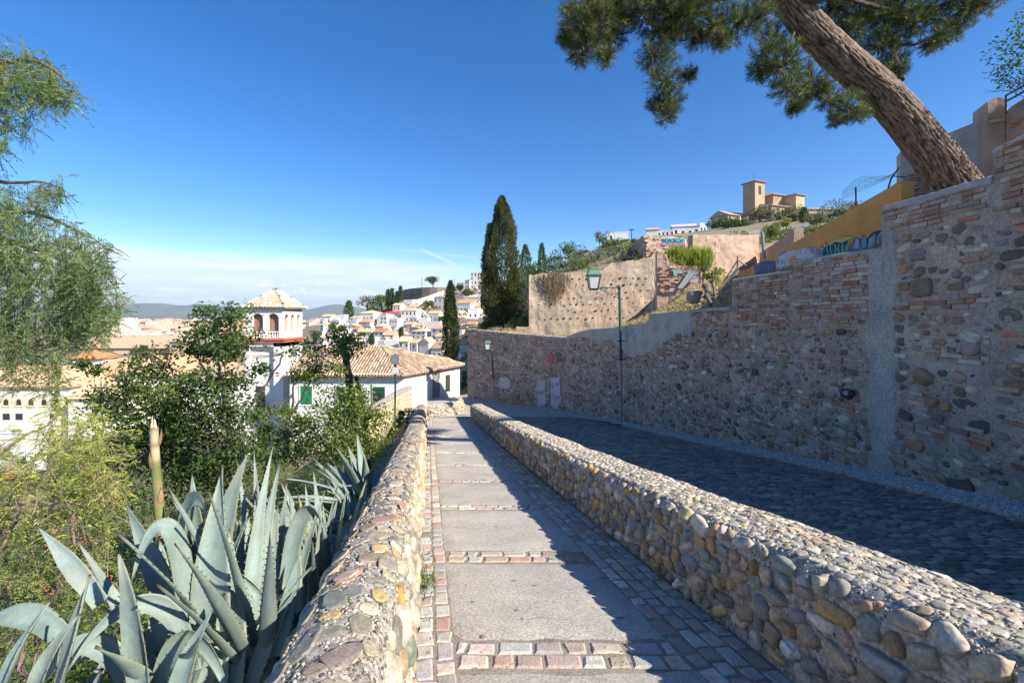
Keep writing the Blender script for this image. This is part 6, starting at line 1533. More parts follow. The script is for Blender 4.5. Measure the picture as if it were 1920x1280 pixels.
def strand(x, y, d, length, sway):
    n = max(4, int(length / 12)); y_ = y + np.arange(n) * length / n; x_ = x + sway * (np.arange(n) / n) ** 1.5 * length * .5 + np.cumsum(rng.normal(0, .9, n))
    p = np.array([P(a, b, d) for a, b in zip(x_, y_)]); tw.tube(p, np.linspace(.0032, .0012, n), 4, 0, (.10, .095, .05), cap=False)
    m = n; t = rdirs(m, -.3); t[:, 2] -= .2; L = rng.uniform(.13, .24, m) * (d / 5)
    compound(lf, p, t, L, 11, lcol(m, [pick(PEP)], .12), .009, .042)
    if rng.random() < .10:
        for k in range(14): c = p[rng.integers(n)] + rng.normal(0, .03, 3); v, f = ICO[1]; br.add(c + v * .005, f, 0, jit((.38, .06, .045), .2))
for i in range(420):
    x = rng.uniform(-60, 222); yt = np.interp(x, [-60, 60, 100, 130, 150, 205, 216, 224], [335, 340, 352, 395, 425, 452, 500, 540]); yb = np.interp(x, [-60, 60, 90, 130, 200, 226], [705, 735, 690, 645, 630, 585])
    y0 = yt + (yb - yt) * rng.random() ** 1.3 * .8; ln = min(rng.uniform(50, 170), yb - y0 + 15)
    if mnoise.noise((x * .022, y0 * .012, 2)) < -.28 or ln < 20: continue
    strand(x, y0, rng.uniform(4.6, 6.0), ln, rng.normal(.06, .1))
for i in range(12): strand(rng.uniform(85, 112), rng.uniform(640, 690), 4.8, rng.uniform(70, 120), .05)
for i in range(150):
    x = rng.uniform(-60, 138); yt = np.interp(x, [-60, 40, 100, 138], [72, 84, 118, 160]); yb = np.interp(x, [-60, 20, 50, 66, 100, 140], [322, 310, 250, 225, 185, 195])
    y0 = yt + (yb - yt) * rng.random() ** 1.4 * .75; ln = min(rng.uniform(35, 110), yb - y0 + 8)
    if ln < 12: continue
    strand(x, y0, rng.uniform(4.7, 5.4), ln, rng.normal(.12, .12))
for i in range(14): strand(rng.uniform(70, 118), rng.uniform(335, 352), 5.0, rng.uniform(20, 50), .1)
tw.build('branches', M['bark'], parent=pt); lf.build('crown', M['leaf'], parent=pt); br.build('berries', M['paint'], parent=pt, smooth=True)
# lower, sunlit one
pt2 = empty('pepper_shrub', P(40, 1330, 4.3), 'yellow green feathery pepper shrub below the hanging strands, behind the agaves', 'shrub')
tw = MB(); lf = MB(); br = MB(); TCOL = (.24, .17, .14)
for px in ([(60, 1400, 4.3), (70, 1150, 4.3), (90, 950, 4.4), (150, 800, 4.5)], [(60, 1350, 4.3), (20, 1100, 4.4), (0, 950, 4.5), (-60, 850, 4.6)], [(70, 1200, 4.2), (150, 1000, 4.1), (190, 850, 4.2)], [(-40, 880, 4.4), (30, 830, 4.5), (70, 803, 4.5), (110, 778, 4.6)], [(0, 950, 3.9), (60, 935, 3.85), (130, 940, 3.8), (185, 955, 3.8)], [(40, 960, 3.9), (10, 1010, 3.8), (-20, 1050, 3.8)], [(130, 940, 3.8), (150, 985, 3.75), (140, 1020, 3.7)], [(60, 935, 3.85), (40, 975, 3.8), (15, 990, 3.8)]): limb(tw, px, .022, .006, 6, col=TCOL, wob=.012)
PB = [(.36, .40, .085), (.30, .36, .065), (.42, .43, .11), (.24, .31, .06), (.33, .33, .12)]
for i in range(640):
    x = rng.uniform(-60, 218); yt = np.interp(x, [-60, 0, 60, 100, 190, 218], [840, 835, 815, 775, 775, 815]); yb = np.interp(x, [-60, 100, 160, 218], [1180, 1160, 1080, 1010])
    y0 = yt + (yb - yt) * rng.random(); d = rng.uniform(3.7, 4.9); n = int(rng.integers(3, 7)); p0 = np.array(P(x, y0, d)); ax = unit(rdirs(1, .2)[0] + (0, -.2, 0))
    if y0 > 930 and rng.random() < .25: continue
    p = p0 + ax * np.linspace(0, .22, n)[:, None] - np.array([0, 0, 1]) * (np.linspace(0, 1, n) ** 2 * .12)[:, None]; tw.tube(p, .003, 4, 0, TCOL, cap=False)
    pal = [pick(PB if y0 < 940 else PEP + PB)]; compound(lf, p, rdirs(n, .1) + ax, rng.uniform(.10, .18, n), 9, lcol(n, pal, .12), .008, .032, .5)
    if y0 > 880 and rng.random() < .14:
        for k in range(12): c = p[-1] + rng.normal(0, .03, 3); v, f = ICO[1]; br.add(c + v * .007, f, 0, jit((.40, .10, .06), .2))
tw.build('branches', M['bark'], parent=pt2); lf.build('crown', M['leaf'], parent=pt2); br.build('berries', M['paint'], parent=pt2, smooth=True)

# ------------------------------------------------------------------ broadleaf trees below the wall
def px_tree(name, label, foot, limbs, clumps, d, pal, leaf=(.08, .125), wid=.052, dens=1.0, cat='tree', bark='darkbark', bright=None, dj=.7):
    root = empty(name, P(*foot), label, cat); tw = MB(); lf = MB(); tips = []
    for px, r0, r1 in limbs: tips.append(limb(tw, [(*p, d + (rng.normal(0, .15) if k else 0)) for k, p in enumerate(px)], r0, r1, 7, wob=.012))
    allp = np.concatenate(tips)
    for cl in clumps:
        x, y, r = cl[:3]; dd_ = d + rng.normal(0, dj); c = np.array(P(x, y, dd_)); rm = r / F * d
        hub = allp[np.argmin(np.linalg.norm(allp - c, axis=1))]
        nsub = max(3, int(r / 5)); cen = c + rng.normal(0, .5, (nsub, 3)) * rm
        for s_ in cen:
            tw.tube([hub, (hub + s_) / 2 + rng.normal(0, .04, 3), s_], [.012, .008, .004], 4, cap=False)
            n = int(dens * 62 * (rm / .5 + .4)); p = s_ + rng.normal(0, .34 * rm + .03, (n, 3)) * (1.1, 1, .7); p2 = pal if not (bright and rng.random() < .35) else bright
            leaves(lf, p, rdirs(n, -.1), rng.uniform(leaf[0], leaf[1], n), wid, lcol(n, [pick(p2), pick(p2)], .2), fold=.2)
    tw.build('trunk', M[bark], parent=root); lf.build('crown', M['leaf'], parent=root); return root
px_tree('broadleaf_tree', 'dark leaved slender tree with thin branches before the convent roofs', (428, 1060, 10.5),
    [([(430, 1100), (424, 880), (429, 800), (415, 720), (406, 650), (400, 600)], .09, .02), ([(452, 1100), (430, 860), (455, 780), (500, 720), (530, 665)], .07, .015), ([(425, 850), (380, 800), (335, 740), (300, 690), (275, 660)], .05, .015), ([(424, 870), (360, 835), (300, 815), (230, 770), (190, 735)], .05, .012), ([(415, 720), (380, 690), (360, 650)], .03, .01), ([(380, 800), (370, 760), (330, 720)], .03, .01)],
    [(384, 588, 18), (412, 606, 34), (432, 590, 20), (430, 635, 40), (402, 660, 34), (372, 640, 20), (440, 665, 18), (282, 676, 32), (292, 720, 40), (245, 722, 26), (330, 732, 42), (372, 760, 46), (300, 780, 50), (232, 790, 45), (440, 772, 42), (420, 722, 40), (488, 692, 14), (350, 832, 60), (270, 852, 60), (200, 855, 42), (432, 842, 50), (500, 830, 26), (320, 890, 60), (400, 900, 60), (250, 920, 50), (180, 688, 16), (152, 682, 12), (262, 690, 18), (385, 700, 24), (180, 745, 20), (210, 770, 30), (330, 800, 40), (400, 800, 40)], 10.5, GD + [G1[0], G1[1], G1[3]], dens=1.0, bright=G1)
px_tree('broadleaf_tree', 'smaller crooked tree in front of the tower foot and green blind', (500, 960, 12),
    [([(480, 980), (505, 850), (538, 790), (552, 755), (548, 730), (556, 712)], .07, .02), ([(538, 790), (570, 740), (590, 700), (600, 660)], .035, .01), ([(505, 850), (480, 790), (490, 740)], .04, .012)],
    [(592, 688, 26), (612, 645, 20), (562, 655, 18), (600, 665, 24), (575, 700, 14), (555, 706, 12), (538, 775, 14), (505, 800, 18), (520, 830, 36), (560, 830, 36), (492, 775, 12), (640, 660, 16), (630, 690, 14)], 12, GD + G1, dens=.95, bright=GB)
px_tree('pollarded_tree', 'stub topped dark trunk sprouting new leaves before the house roof', (668, 880, 14),
    [([(672, 900), (660, 760), (652, 690), (643, 640)], .17, .10), ([(690, 880), (682, 770), (668, 705)], .10, .06), ([(643, 640), (655, 632)], .05, .02)],
    [(660, 640, 20), (672, 655, 14), (636, 650, 12), (645, 632, 10)], 14, G1, leaf=(.08, .12), wid=.06, dens=1.0, bright=GB, dj=.2)
px_tree('green_bush', 'sunlit yellow green bush on the slope below the pollarded trunk', (640, 880, 11.5),
    [([(640, 900), (650, 820), (680, 760)], .05, .015), ([(640, 900), (600, 820), (570, 790)], .05, .015), ([(645, 860), (640, 800), (630, 760)], .04, .012)],
    [(662, 752, 34), (690, 748, 24), (640, 770, 36), (610, 795, 36), (655, 800, 44), (690, 790, 32), (585, 800, 30), (570, 830, 28), (660, 840, 36), (620, 830, 30), (700, 770, 16), (560, 790, 20), (690, 830, 28)], 11.5, GB + [G1[2], G1[4]], leaf=(.06, .10), wid=.05, dens=1.1, cat='bush', bright=GB, dj=.5)
# undergrowth over the slope below the wall
mb = MB()
for i in range(900):
    Y = rng.uniform(2.5, 34); X = XL(Y) - 1.8 - rng.uniform(0, 1) ** 1.2 * (9 + Y * .55)
    if Y > 12 and X > XL(Y) - 2.6 and rng.random() < .5: continue
    z = float(H(CX + X / Y * F, Y)); z = min(z, float(zp(Y)) - .45); r = rng.uniform(.2, .55); n = int(80 + 110 * r)
    p = np.array([X, Y, z]) + rng.normal(0, 1, (n, 3)) * (r, r, r * .55) + (0, 0, r * .6)
    pal = pick([GD, G1, GB, G1, OLV]); leaves(mb, p, rdirs(n, .2), rng.uniform(.06, .13, n), .05, lcol(n, pal, .22))
o = mb.build('undergrowth', M['leaf']); tag(o, 'mixed green undergrowth covering the slope below the left wall', 'undergrowth', kind='stuff')
# ------------------------------------------------------------------ agaves
def bez(p, n):
    p = np.array(p, float); t = np.linspace(0, 1, n)[:, None]
    if len(p) == 3: return (1 - t) ** 2 * p[0] + 2 * t * (1 - t) * p[1] + t * t * p[2]
    return (1 - t) ** 3 * p[0] + 3 * t * (1 - t) ** 2 * p[1] + 3 * t * t * (1 - t) * p[2] + t ** 3 * p[3]
US = np.array([-1, -.72, -.36, 0, .36, .72, 1.0])
def agave_leaf(mb, ctrl, W, hint, col, n=20, chan=.22, teeth=True, thick=.10):
    c = bez(ctrl, n); T = np.gradient(c, axis=0); T /= np.linalg.norm(T, axis=1)[:, None]; t = np.linspace(0, 1, n)
    w = W * np.interp(t, [0, .12, .32, .52, .78, .95, 1], [.82, .86, 1.0, .86, .38, .09, .008]); hint = unit(hint); Up = []; Dn = []; cu = []; Bs = []; Ns = []
    B = np.cross(T[0], hint); B /= np.linalg.norm(B) + 1e-9; ph = rng.uniform(0, 9); tw_ = rng.normal(0, .18)
    for i in range(n):
        B = B - T[i] * B.dot(T[i]); B /= np.linalg.norm(B) + 1e-9; N = np.cross(B, T[i])
        a = tw_ * (t[i] - .3); Bi = B * math.cos(a) + N * math.sin(a); Ni = N * math.cos(a) - B * math.sin(a)
        h = w[i] / 2; wav = .05 * W * np.sin(US * 2 + t[i] * 7 + ph) * np.abs(US) * (t[i] > .1)
        up = c[i] + np.outer(US * h, Bi) + np.outer(chan * h * 2 * US ** 2 * (1 - .5 * t[i]) + wav, Ni)
        dn = up - np.outer((1 - US ** 2) * thick * W * (1 - .75 * t[i]) + .004, Ni)
        Up.append(up); Dn.append(dn[::-1]); Bs.append(Bi); Ns.append(Ni)
    G = np.concatenate([np.array(Up), np.array(Dn), np.array(Up)[:, :1]], 1); m = G.shape[1]
    k = 1 + .10 * np.sin(np.linspace(0, 14, n) + ph) * .3 + rng.normal(0, .02, n)
    C = np.broadcast_to(np.asarray(col), (n, m, 3)).copy() * k[:, None, None]
    qn = np.array([[mnoise.noise((t[i] * 5, j * .45, ph)) + .6 * mnoise.noise((t[i] * 14, j * 1.1, ph + 4)) for j in range(m)] for i in range(n)]); C = np.clip(C * (1 + .22 * qn)[:, :, None], .01, .9)
    C[:, [0, 6, 7, 13, 14]] = C[:, [0, 6, 7, 13, 14]] * np.array((1.02, .98, .80)); C[-1] = (.05, .03, .025)
    if n > 8: C[-2] = C[-2] * .6 + np.array((.06, .04, .03))
    mb.grid(G, 0, C)
    if teeth:
        Ls = np.linalg.norm(c[-1] - c[0]); nt = int(Ls / .045)
        for s_ in (0, 6):
            for j in range(2, nt - 2):
                f = j / nt * (n - 1); i = int(f); e = Up[i][s_] + (Up[min(i + 1, n - 1)][s_] - Up[i][s_]) * (f - i); sg = -1 if s_ == 0 else 1
                q = np.array([e - T[i] * .007, e + T[i] * .007, e + Bs[i] * sg * .011 + T[i] * .006]); mb.add(q, [[0, 1, 2]], 0, (.16, .09, .05)); 
AG = [(.165, .215, .20), (.185, .235, .215), (.15, .20, .19), (.20, .245, .22), (.17, .225, .20)]
AGY = [(.30, .31, .17), (.27, .29, .18)]
agn = [0]
def agave(label, ctr, extra=(), nrand=0, Lr=(.8, 1.2), Wr=.14, lean=0.0, yellow=.06, elev=(85, 25), teeth=True, droop=.55):
    root = empty('agave', ctr, label, 'agave', 'agaves along the left wall'); mb = MB(); ctr = np.array(ctr, float)
    for e in extra:
        px, wp, hint = e; pts = [P(*p) for p in px]; dm = px[len(px) // 2][2]; agave_leaf(mb, pts, wp / F * dm * (.86 if len(pts) == 3 else .70), hint, jit(pick(AGY if len(e[0]) == 4 and rng.random() < .05 else AG), .05), 26)
    for k in range(nrand):
        f = (k + .5) / nrand; az = k * 2.39996 + rng.normal(0, .2); el = R(elev[0] + (elev[1] - elev[0]) * f ** .8 + rng.normal(0, 5)); Ln = rng.uniform(*Lr) * (.8 + .3 * math.sin(math.pi * f))
        h = np.array([math.cos(az), math.sin(az), 0]); dr = h * math.cos(el) + np.array([0, 0, math.sin(el)]); b = ctr + h * .08 + np.array([0, 0, .05 * (1 - f)])
        dp = droop * Ln * rng.uniform(.1, 1) * (1 - math.sin(el)) if rng.random() > .12 else Ln * .75
        p1 = b + dr * Ln * .55; p2 = b + dr * Ln + h * .1 * Ln - np.array([0, 0, dp])
        if max(p1[0] - float(XL(p1[1])), p2[0] - float(XL(p2[1]))) > -.58: continue
        agave_leaf(mb, [b, p1, p2], Wr * rng.uniform(.8, 1.15), -h * math.sin(el) + np.array([0, 0, math.cos(el) + .15]), jit(pick(AGY if rng.random() < yellow else AG), .07), 18, teeth=teeth)
    for k in range(4):   # withered leaves at the foot
        az = rng.uniform(0, 6.28); h = np.array([math.cos(az), math.sin(az), 0]); agave_leaf(mb, [ctr, ctr + h * .35 + (0, 0, .12), ctr + h * .6 + (0, 0, -.25)], .07, (0, 0, 1), jit((.27, .18, .11), .15), 10, teeth=False)
    return mb.build('leaf_rosette', M['agave'], parent=root, smooth=True)
cm_ = (0, -1, .25)
E1 = [([(405, 1330, 2.5), (392, 1080, 2.55), (418, 870, 2.75)], 92, cm_), ([(400, 1120, 2.75), (410, 960, 2.8), (468, 845, 2.9)], 46, (.5, -1, .2)), ([(380, 1160, 2.9), (366, 1010, 2.9), (360, 888, 2.95)], 58, (.1, -1, .2)), ([(330, 1160, 2.7), (285, 1040, 2.7), (233, 940, 2.7)], 46, (.5, -1, .3)),
      ([(350, 1260, 2.5), (350, 900, 2.6), (280, 960, 2.5), (246, 1090, 2.4)], 56, (.5, -.2, .8)), ([(352, 1180, 2.8), (330, 900, 2.85), (375, 900, 2.8), (392, 985, 2.7)], 58, (-.5, -.5, .6)), ([(190, 1130, 2.4), (125, 1045, 2.45), (70, 986, 2.5)], 36, (.3, -.8, .6)),
      ([(270, 1310, 2.2), (250, 1140, 2.2), (222, 1038, 2.25)], 52, cm_), ([(105, 1320, 2.1), (135, 1190, 2.1), (168, 1076, 2.15)], 46, (-.5, -.8, .3)), ([(-8, 1320, 2.0), (35, 1200, 2.0), (92, 1128, 2.1)], 44, (-.5, -.8, .5)), ([(360, 1260, 2.4), (330, 1060, 2.5), (200, 1120, 2.3), (120, 1270, 2.15)], 52, (.1, -.2, 1)),
      ([(330, 1330, 2.1), (345, 1230, 2.1), (400, 1140, 2.15)], 44, cm_), ([(290, 1350, 2.25), (320, 1130, 2.3), (400, 1180, 2.3), (430, 1320, 2.2)], 62, (0, -.5, .9)), ([(110, 1190, 2.5), (40, 1120, 2.5), (-70, 1190, 2.4)], 52, (0, -.4, 1)), ([(250, 1300, 2.35), (200, 1150, 2.35), (110, 1200, 2.25), (60, 1310, 2.2)], 58, (0, -.3, 1)), ([(60, 1330, 1.95), (75, 1230, 1.95), (150, 1150, 2.0)], 44, (-.3, -1, .3)),
      ([(430, 1300, 2.5), (440, 1150, 2.55), (430, 990, 2.75)], 62, (.4, -1, .2)), ([(300, 1300, 2.6), (320, 1130, 2.7), (300, 1010, 2.8)], 60, (.2, -1, .3))]
agave('large foreground agave with one tall broad leaf, nearest to the camera', P(330, 1330, 2.5), E1, 16, (.7, 1.05), .11, elev=(80, 30))
E2 = [([(468, 1280, 2.6), (455, 1080, 2.7), (514, 828, 3.0)], 40, (.9, -.7, .2)), ([(480, 1250, 2.65), (478, 1060, 2.8), (527, 860, 3.1)], 38, (.7, -.8, .2)), ([(500, 1200, 2.7), (500, 1060, 2.9), (522, 945, 3.0)], 44, (.5, -1, .2)), ([(530, 1200, 2.8), (545, 900, 3.0), (600, 930, 2.95), (610, 1010, 2.9)], 44, (.3, -.6, .7)), ([(500, 1140, 2.6), (480, 1100, 2.6), (452, 1075, 2.6)], 20, cm_), ([(548, 1150, 2.8), (552, 1030, 3.0), (532, 930, 3.2)], 40, (.4, -1, .2)), ([(520, 1230, 2.6), (535, 1130, 2.7), (560, 1040, 2.8)], 38, (.8, -.8, .2)), ([(470, 1290, 2.55), (500, 1180, 2.6), (560, 1100, 2.7)], 36, (.2, -.8, .5)), ([(455, 1250, 2.9), (445, 1080, 3.0), (452, 960, 3.1)], 52, (.3, -1, .2)), ([(520, 1190, 3.0), (500, 1030, 3.1), (480, 920, 3.2)], 44, (0, -1, .2))]
agave('slender upright agave in the second row with narrow crowded leaves', P(500, 1290, 2.8), E2, 20, (1.0, 1.5), .095, elev=(88, 58))
for lab, X, Y, z, n, Lr, W_, el in (('upright agave with a bent over leaf tip by the wall', -1.62, 3.7, -1.15, 30, (1.0, 1.55), .105, (88, 46)), ('agave with yellowing lower leaves half way along the wall', -1.85, 4.6, -1.25, 30, (.95, 1.45), .105, (88, 44)), ('pale agave standing behind the yellowing one', -2.25, 5.2, -1.4, 24, (.9, 1.4), .13, (86, 35)), ('small tight agave close against the wall', -1.95, 5.7, -1.45, 22, (.9, 1.25), .11, (86, 38)), ('grey agave before the big arching one', -2.15, 6.8, -1.7, 24, (.9, 1.3), .12, (84, 32)), ('big dark agave with broad arching leaves at the far end of the row', -2.62, 8.3, -1.75, 30, (1.1, 1.55), .19, (80, 15)), ('agave hidden behind the arching one', -3.2, 9.6, -2.3, 20, (.9, 1.4), .16, (80, 20)), ('agave low on the slope left of the second row', -2.4, 3.7, -1.7, 20, (1.0, 1.4), .15, (82, 25)), ('agave at the left picture corner with wide grey leaves', -2.25, 2.0, -.9, 16, (.8, 1.2), .15, (75, 15))):
    agave(lab, (X, Y, z), (), n, Lr, W_, elev=el, yellow=.2 if 'yellow' in lab else .07, teeth=Y < 5)
# flower stalk
f, t = np.array(P(303, 1120, 3.2)), np.array(P(292, 800, 3.15)); root = empty('agave_stalk', f, 'thick green agave flower stalk with a snapped pale top', 'agave stalk')
mb = MB(); ts = np.linspace(0, 1, 40); pts = f + (t - f) * ts[:, None] + np.c_[.012 * np.sin(ts * 5), np.zeros(40), np.zeros(40)]
G = []; C = []
for i, p in enumerate(pts):
    a = np.linspace(0, 2 * math.pi, 17); r = .036 * (1 - .3 * ts[i]); seg_ = (ts[i] * 9) % 1
    c = np.array((.16, .18, .06)) * (1 - .3 * (seg_ < .12)) * (1 + .1 * math.sin(i)); c = c if ts[i] < .8 else np.array((.42, .33, .2)) * (1 + .12 * math.sin(i * 2.1)); c = c if .12 < seg_ else np.array((.26, .16, .09))
    G.append([p + np.array([math.cos(x) * r, math.sin(x) * r, 0]) * (1 + .06 * (seg_ < .1)) + (0, 0, (.05 * mnoise.noise((math.cos(x) * 2, math.sin(x) * 2, 1)) if i == 39 else 0)) for x in a]); C.append([c] * 17)
mb.grid(np.array(G), 0, np.array(C)); 
for k in range(4): e = pts[-1] + rng.normal(0, .012, 3); mb.tube([e - (0, 0, .05), e + (rng.normal(0, .008), 0, rng.uniform(.03, .09))], [.012, .002], 5, 0, (.50, .42, .30))
mb.build('stem', M['agave'], parent=root, smooth=True)
mb = MB()
for k in range(9):
    p = pts[int((k + .1) / 9 * 39)]; az = k * 2.4; h = np.array([math.cos(az), math.sin(az), 0]); agave_leaf(mb, [p + h * .03, p + h * .045 + (0, 0, .05), p + h * .035 + (0, 0, .11)], .035, -h, jit((.33, .2, .12), .15), 8, teeth=False, thick=.05)
mb.build('bracts', M['agave'], parent=root)
# ------------------------------------------------------------------ trees on the hill
def cypress(label, x, yb, yt, wpx, d, n=5200, pal=None, lobes=(), name='cypress_tree', lowtrunk=0.08, top=.06):
    b, t = np.array(P(x, yb, d)), np.array(P(x, yt, d)); Hh = t[2] - b[2]; Rr = wpx / 2 / F * d; root = empty(name, b, label, 'cypress'); mb = MB()
    mb.tube([b - (0, 0, 1), b + (0, 0, Hh * .4)], [Rr * .16, Rr * .08], 8); mb.build('trunk', M['darkbark'], parent=root)
    mb = MB(); s = max(.16, d * .0032)
    def put(cx, cy, z0, z1, R_, m, prof):
        u = rng.random(m) ** .85; az = rng.uniform(0, 2 * math.pi, m); lump = np.array([mnoise.noise((math.cos(a) * 1.6, math.sin(a) * 1.6, v * Hh / max(R_, .1) * .9 + cx)) for a, v in zip(az, u)])
        rr = R_ * np.interp(u, prof[0], prof[1]) * (1 + .42 * lump) * (1 - .55 * rng.random(m) ** 1.6)
        p = np.stack([cx + np.cos(az) * rr, cy + np.sin(az) * rr, z0 + (z1 - z0) * u], 1)
        tdir = np.stack([np.cos(az) * .45, np.sin(az) * .45, np.full(m, 1.0)], 1) + rng.normal(0, .3, (m, 3))
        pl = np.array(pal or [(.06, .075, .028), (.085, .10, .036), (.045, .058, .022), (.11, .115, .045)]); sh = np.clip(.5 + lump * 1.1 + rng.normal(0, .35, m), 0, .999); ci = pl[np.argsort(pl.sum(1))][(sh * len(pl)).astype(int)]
        leaves(mb, p, tdir, rng.uniform(.8, 1.6, m) * s * 1.5, s * .55, ci * (1 + rng.normal(0, .15, (m, 1))), fold=.3)
    pr = ([0, .06, .22, .45, .75, .92, 1.0], [.3, .8, 1.0, .94, .64, .34, .05])
    put(b[0], b[1], b[2] + Hh * lowtrunk, t[2], Rr, n, pr)
    for (dx, y0, y1, w2, m) in lobes: put(b[0] + dx / F * d, b[1] - .3, P(0, y0, d)[2], P(0, y1, d)[2], w2 / 2 / F * d, m, ([0, .2, .6, 1], [.4, 1, .75, .05]))
    mb.build('crown', M['leaf'], parent=root); return root
cypress('big dark two lobed cypress rising behind the far end of the wall', 941, 640, 371, 71, 44, 15000, lobes=((-23, 570, 424, 36, 3600), (22, 600, 500, 46, 3200), (-10, 612, 545, 44, 2600), (-20, 590, 480, 40, 2600)), lowtrunk=.12)
cypress('slim pencil cypress between the white houses and the big cypress', 845, 690, 529, 30, 62, 7500, pal=[(.06, .08, .03), (.09, .11, .045), (.045, .06, .022)])
cypress('dark bluish cypress on the slope right of the big one', 985, 548, 461, 24, 150, 1500, pal=GD); cypress('narrow dark cypress spike beside the bluish one', 1016, 548, 459, 17, 142, 1300, pal=GD)
cypress('little dark cypress in the trees behind the mirador, first from the left', 727.5, 582, 545, 6, 334, 350, pal=GD); cypress('tall thin cypress beside the mirador trees', 735, 582, 543, 7, 333, 400, pal=GD); cypress('pair cypress nearest the dark terrace wall', 744, 580, 549, 7, 331, 350, pal=GD); cypress('thin cypress touching the left end of the dark terrace wall', 751, 566, 539, 5, 330, 350, pal=GD)
cypress('young cypress among the lower white houses beside the twin roofs', 752, 634, 616, 6.5, 244, 300, pal=GD); cypress('young cypress before the loggia house', 697, 650, 627, 9, 230, 400, pal=GD); cypress('small dark cypress below the hill church', 1507.5, 421, 392, 15, 148, 700, pal=GD)
cypress('spiky dark conifer at the left end of the hillside', 654, 602, 566, 17, 318, 600, pal=GD, name='conifer_tree')
def round_tree(label, x, yb, yt, wpx, d, pal, n=900, name='hill_tree', cat='tree', gap=.3, squash=1.0):
    b, t = np.array(P(x, yb, d)), np.array(P(x, yt, d)); Hh = t[2] - b[2]; Rr = wpx / 2 / F * d; root = empty(name, b, label, cat); mb = MB(); s = max(.07, d * .0024)
    mb.tube([b - (0, 0, .8), b + (0, 0, Hh * .5)], [max(.04, Rr * .10), max(.02, Rr * .05)], 6)
    cen = []
    for k in range(9):
        c = np.array([b[0] + rng.normal(0, .42) * Rr, b[1] + rng.normal(0, .4) * Rr, b[2] + Hh * rng.uniform(.38, .82)]); mb.tube([b + (0, 0, Hh * .3), c], [max(.02, Rr * .04), .01], 4, cap=False); cen.append((c, Rr * rng.uniform(.32, .55)))
    mb.build('trunk', M['darkbark'], parent=root); mb = MB()
    for c, r in cen:
        m = n // 9; p, v = ellipsoid_pts(m, c, (r, r, r * .8 * squash), .45); p[:, 2] = np.maximum(p[:, 2], b[2] + .05 * Hh); pl = [pick(pal), pick(pal)]; leaves(mb, p, v * .6 + rdirs(m, .2), rng.uniform(.7, 1.4, m) * s * 1.4, s, lcol(m, pl, .2))
    mb.build('crown', M['leaf'], parent=root); return root
for a in [('lone round tree on the skyline above the dark terrace wall', 812, 540, 519, 24, 349, GD), ('scraggly thin crowned tree at the left of the hilltop grove', 689, 588, 553, 30, 338, OLV), ('bright green tree in the hilltop grove', 716, 587, 549, 32, 336, G1 + GB), ('small light green tree behind the grove cypresses', 742, 584, 552, 22, 337, GB), ('dark round bush at the foot of the grove', 700, 592, 572, 26, 330, GD),
          ('rounded bright tree on the skyline right of the spike cypress', 1068, 505, 451, 54, 165, G1 + GB), ('second green tree lower left of the rounded bright one', 1040, 520, 478, 40, 160, G1), ('dark green tree between the two hillside cypresses', 1000, 545, 482, 42, 158, GD + G1), ('olive brown tree right of the rounded bright one', 1092, 505, 466, 34, 160, OLV), ('low dark tree behind the cypress foot', 1035, 548, 505, 40, 150, GD),
          ('scraggly grey pine left of the white cube house', 1130, 470, 431, 28, 198, OLV), ('dark green bush before the white cube house', 1150, 472, 450, 42, 160, GD + G1), ('yellow green bush in front of the taller cube house', 1187, 462, 448, 12, 120, GB), ('tree beside the hilltop house gable', 1341, 442, 405, 34, 185, OLV + G1), ('dark bushes below the chapel range', 1370, 435, 412, 40, 170, GD), ('leafy bush under the chapel range', 1398, 432, 408, 30, 168, G1),
          ('olive tree in front of the bell tower foot', 1425, 425, 388, 42, 170, OLV), ('grey olive tree below the nave', 1462, 425, 390, 52, 170, OLV + GD), ('bright green bush hanging over the pink wall', 1445, 448, 414, 46, 60, GB + G1), ('yellow flowering bush beside the bright green one', 1474, 430, 408, 20, 80, [(.32, .30, .04), (.25, .27, .05)]), ('olive scrub right of the dark small cypress', 1492, 424, 396, 34, 160, OLV), ('brown green scrub before the low church range', 1555, 415, 384, 64, 150, OLV), ('brown scrub at the right of the church range', 1605, 405, 384, 50, 120, OLV), ('grey green scrub behind the ochre wall slope', 1530, 425, 400, 40, 120, OLV),
          ('light green bush behind the far wall top, right of the big cypress', 972, 620, 594, 46, 43, GB + G1), ('pale green bush left of the big cypress foot', 912, 622, 598, 34, 44, GB + G1), ('green creeper bush beside the white house corner', 868, 745, 690, 22, 46, GB + G1), ('tree among white houses before the arches', 830, 606, 592, 12, 280, GD), ('olive and orange bush by the stair wall', 803, 580, 563, 24, 310, OLV + GB), ('palm like bush below the apartment block', 878, 556, 541, 26, 338, G1), ('bush under the apartment block wall', 862, 545, 535, 14, 345, GD),
          ('leafy tree in the lower rows of houses', 678, 638, 622, 12, 240, G1), ('green tree behind the bell turret', 322, 642, 628, 22, 420, GD), ('big soft green tree right of the bell turret', 372, 690, 634, 50, 150, G1 + OLV), ('tree before the church nave', 262, 668, 648, 36, 160, G1), ('bush left of the nave', 200, 676, 655, 30, 160, OLV), ('small tree in the town right of the tower', 628, 640, 600, 30, 200, G1), ('round tree beside the tower in the town', 592, 650, 615, 20, 180, GD), ('bush in the lower town rows', 640, 628, 610, 22, 262, GD + G1)]: round_tree(*a, n=1100 if a[4] > 30 else 520)
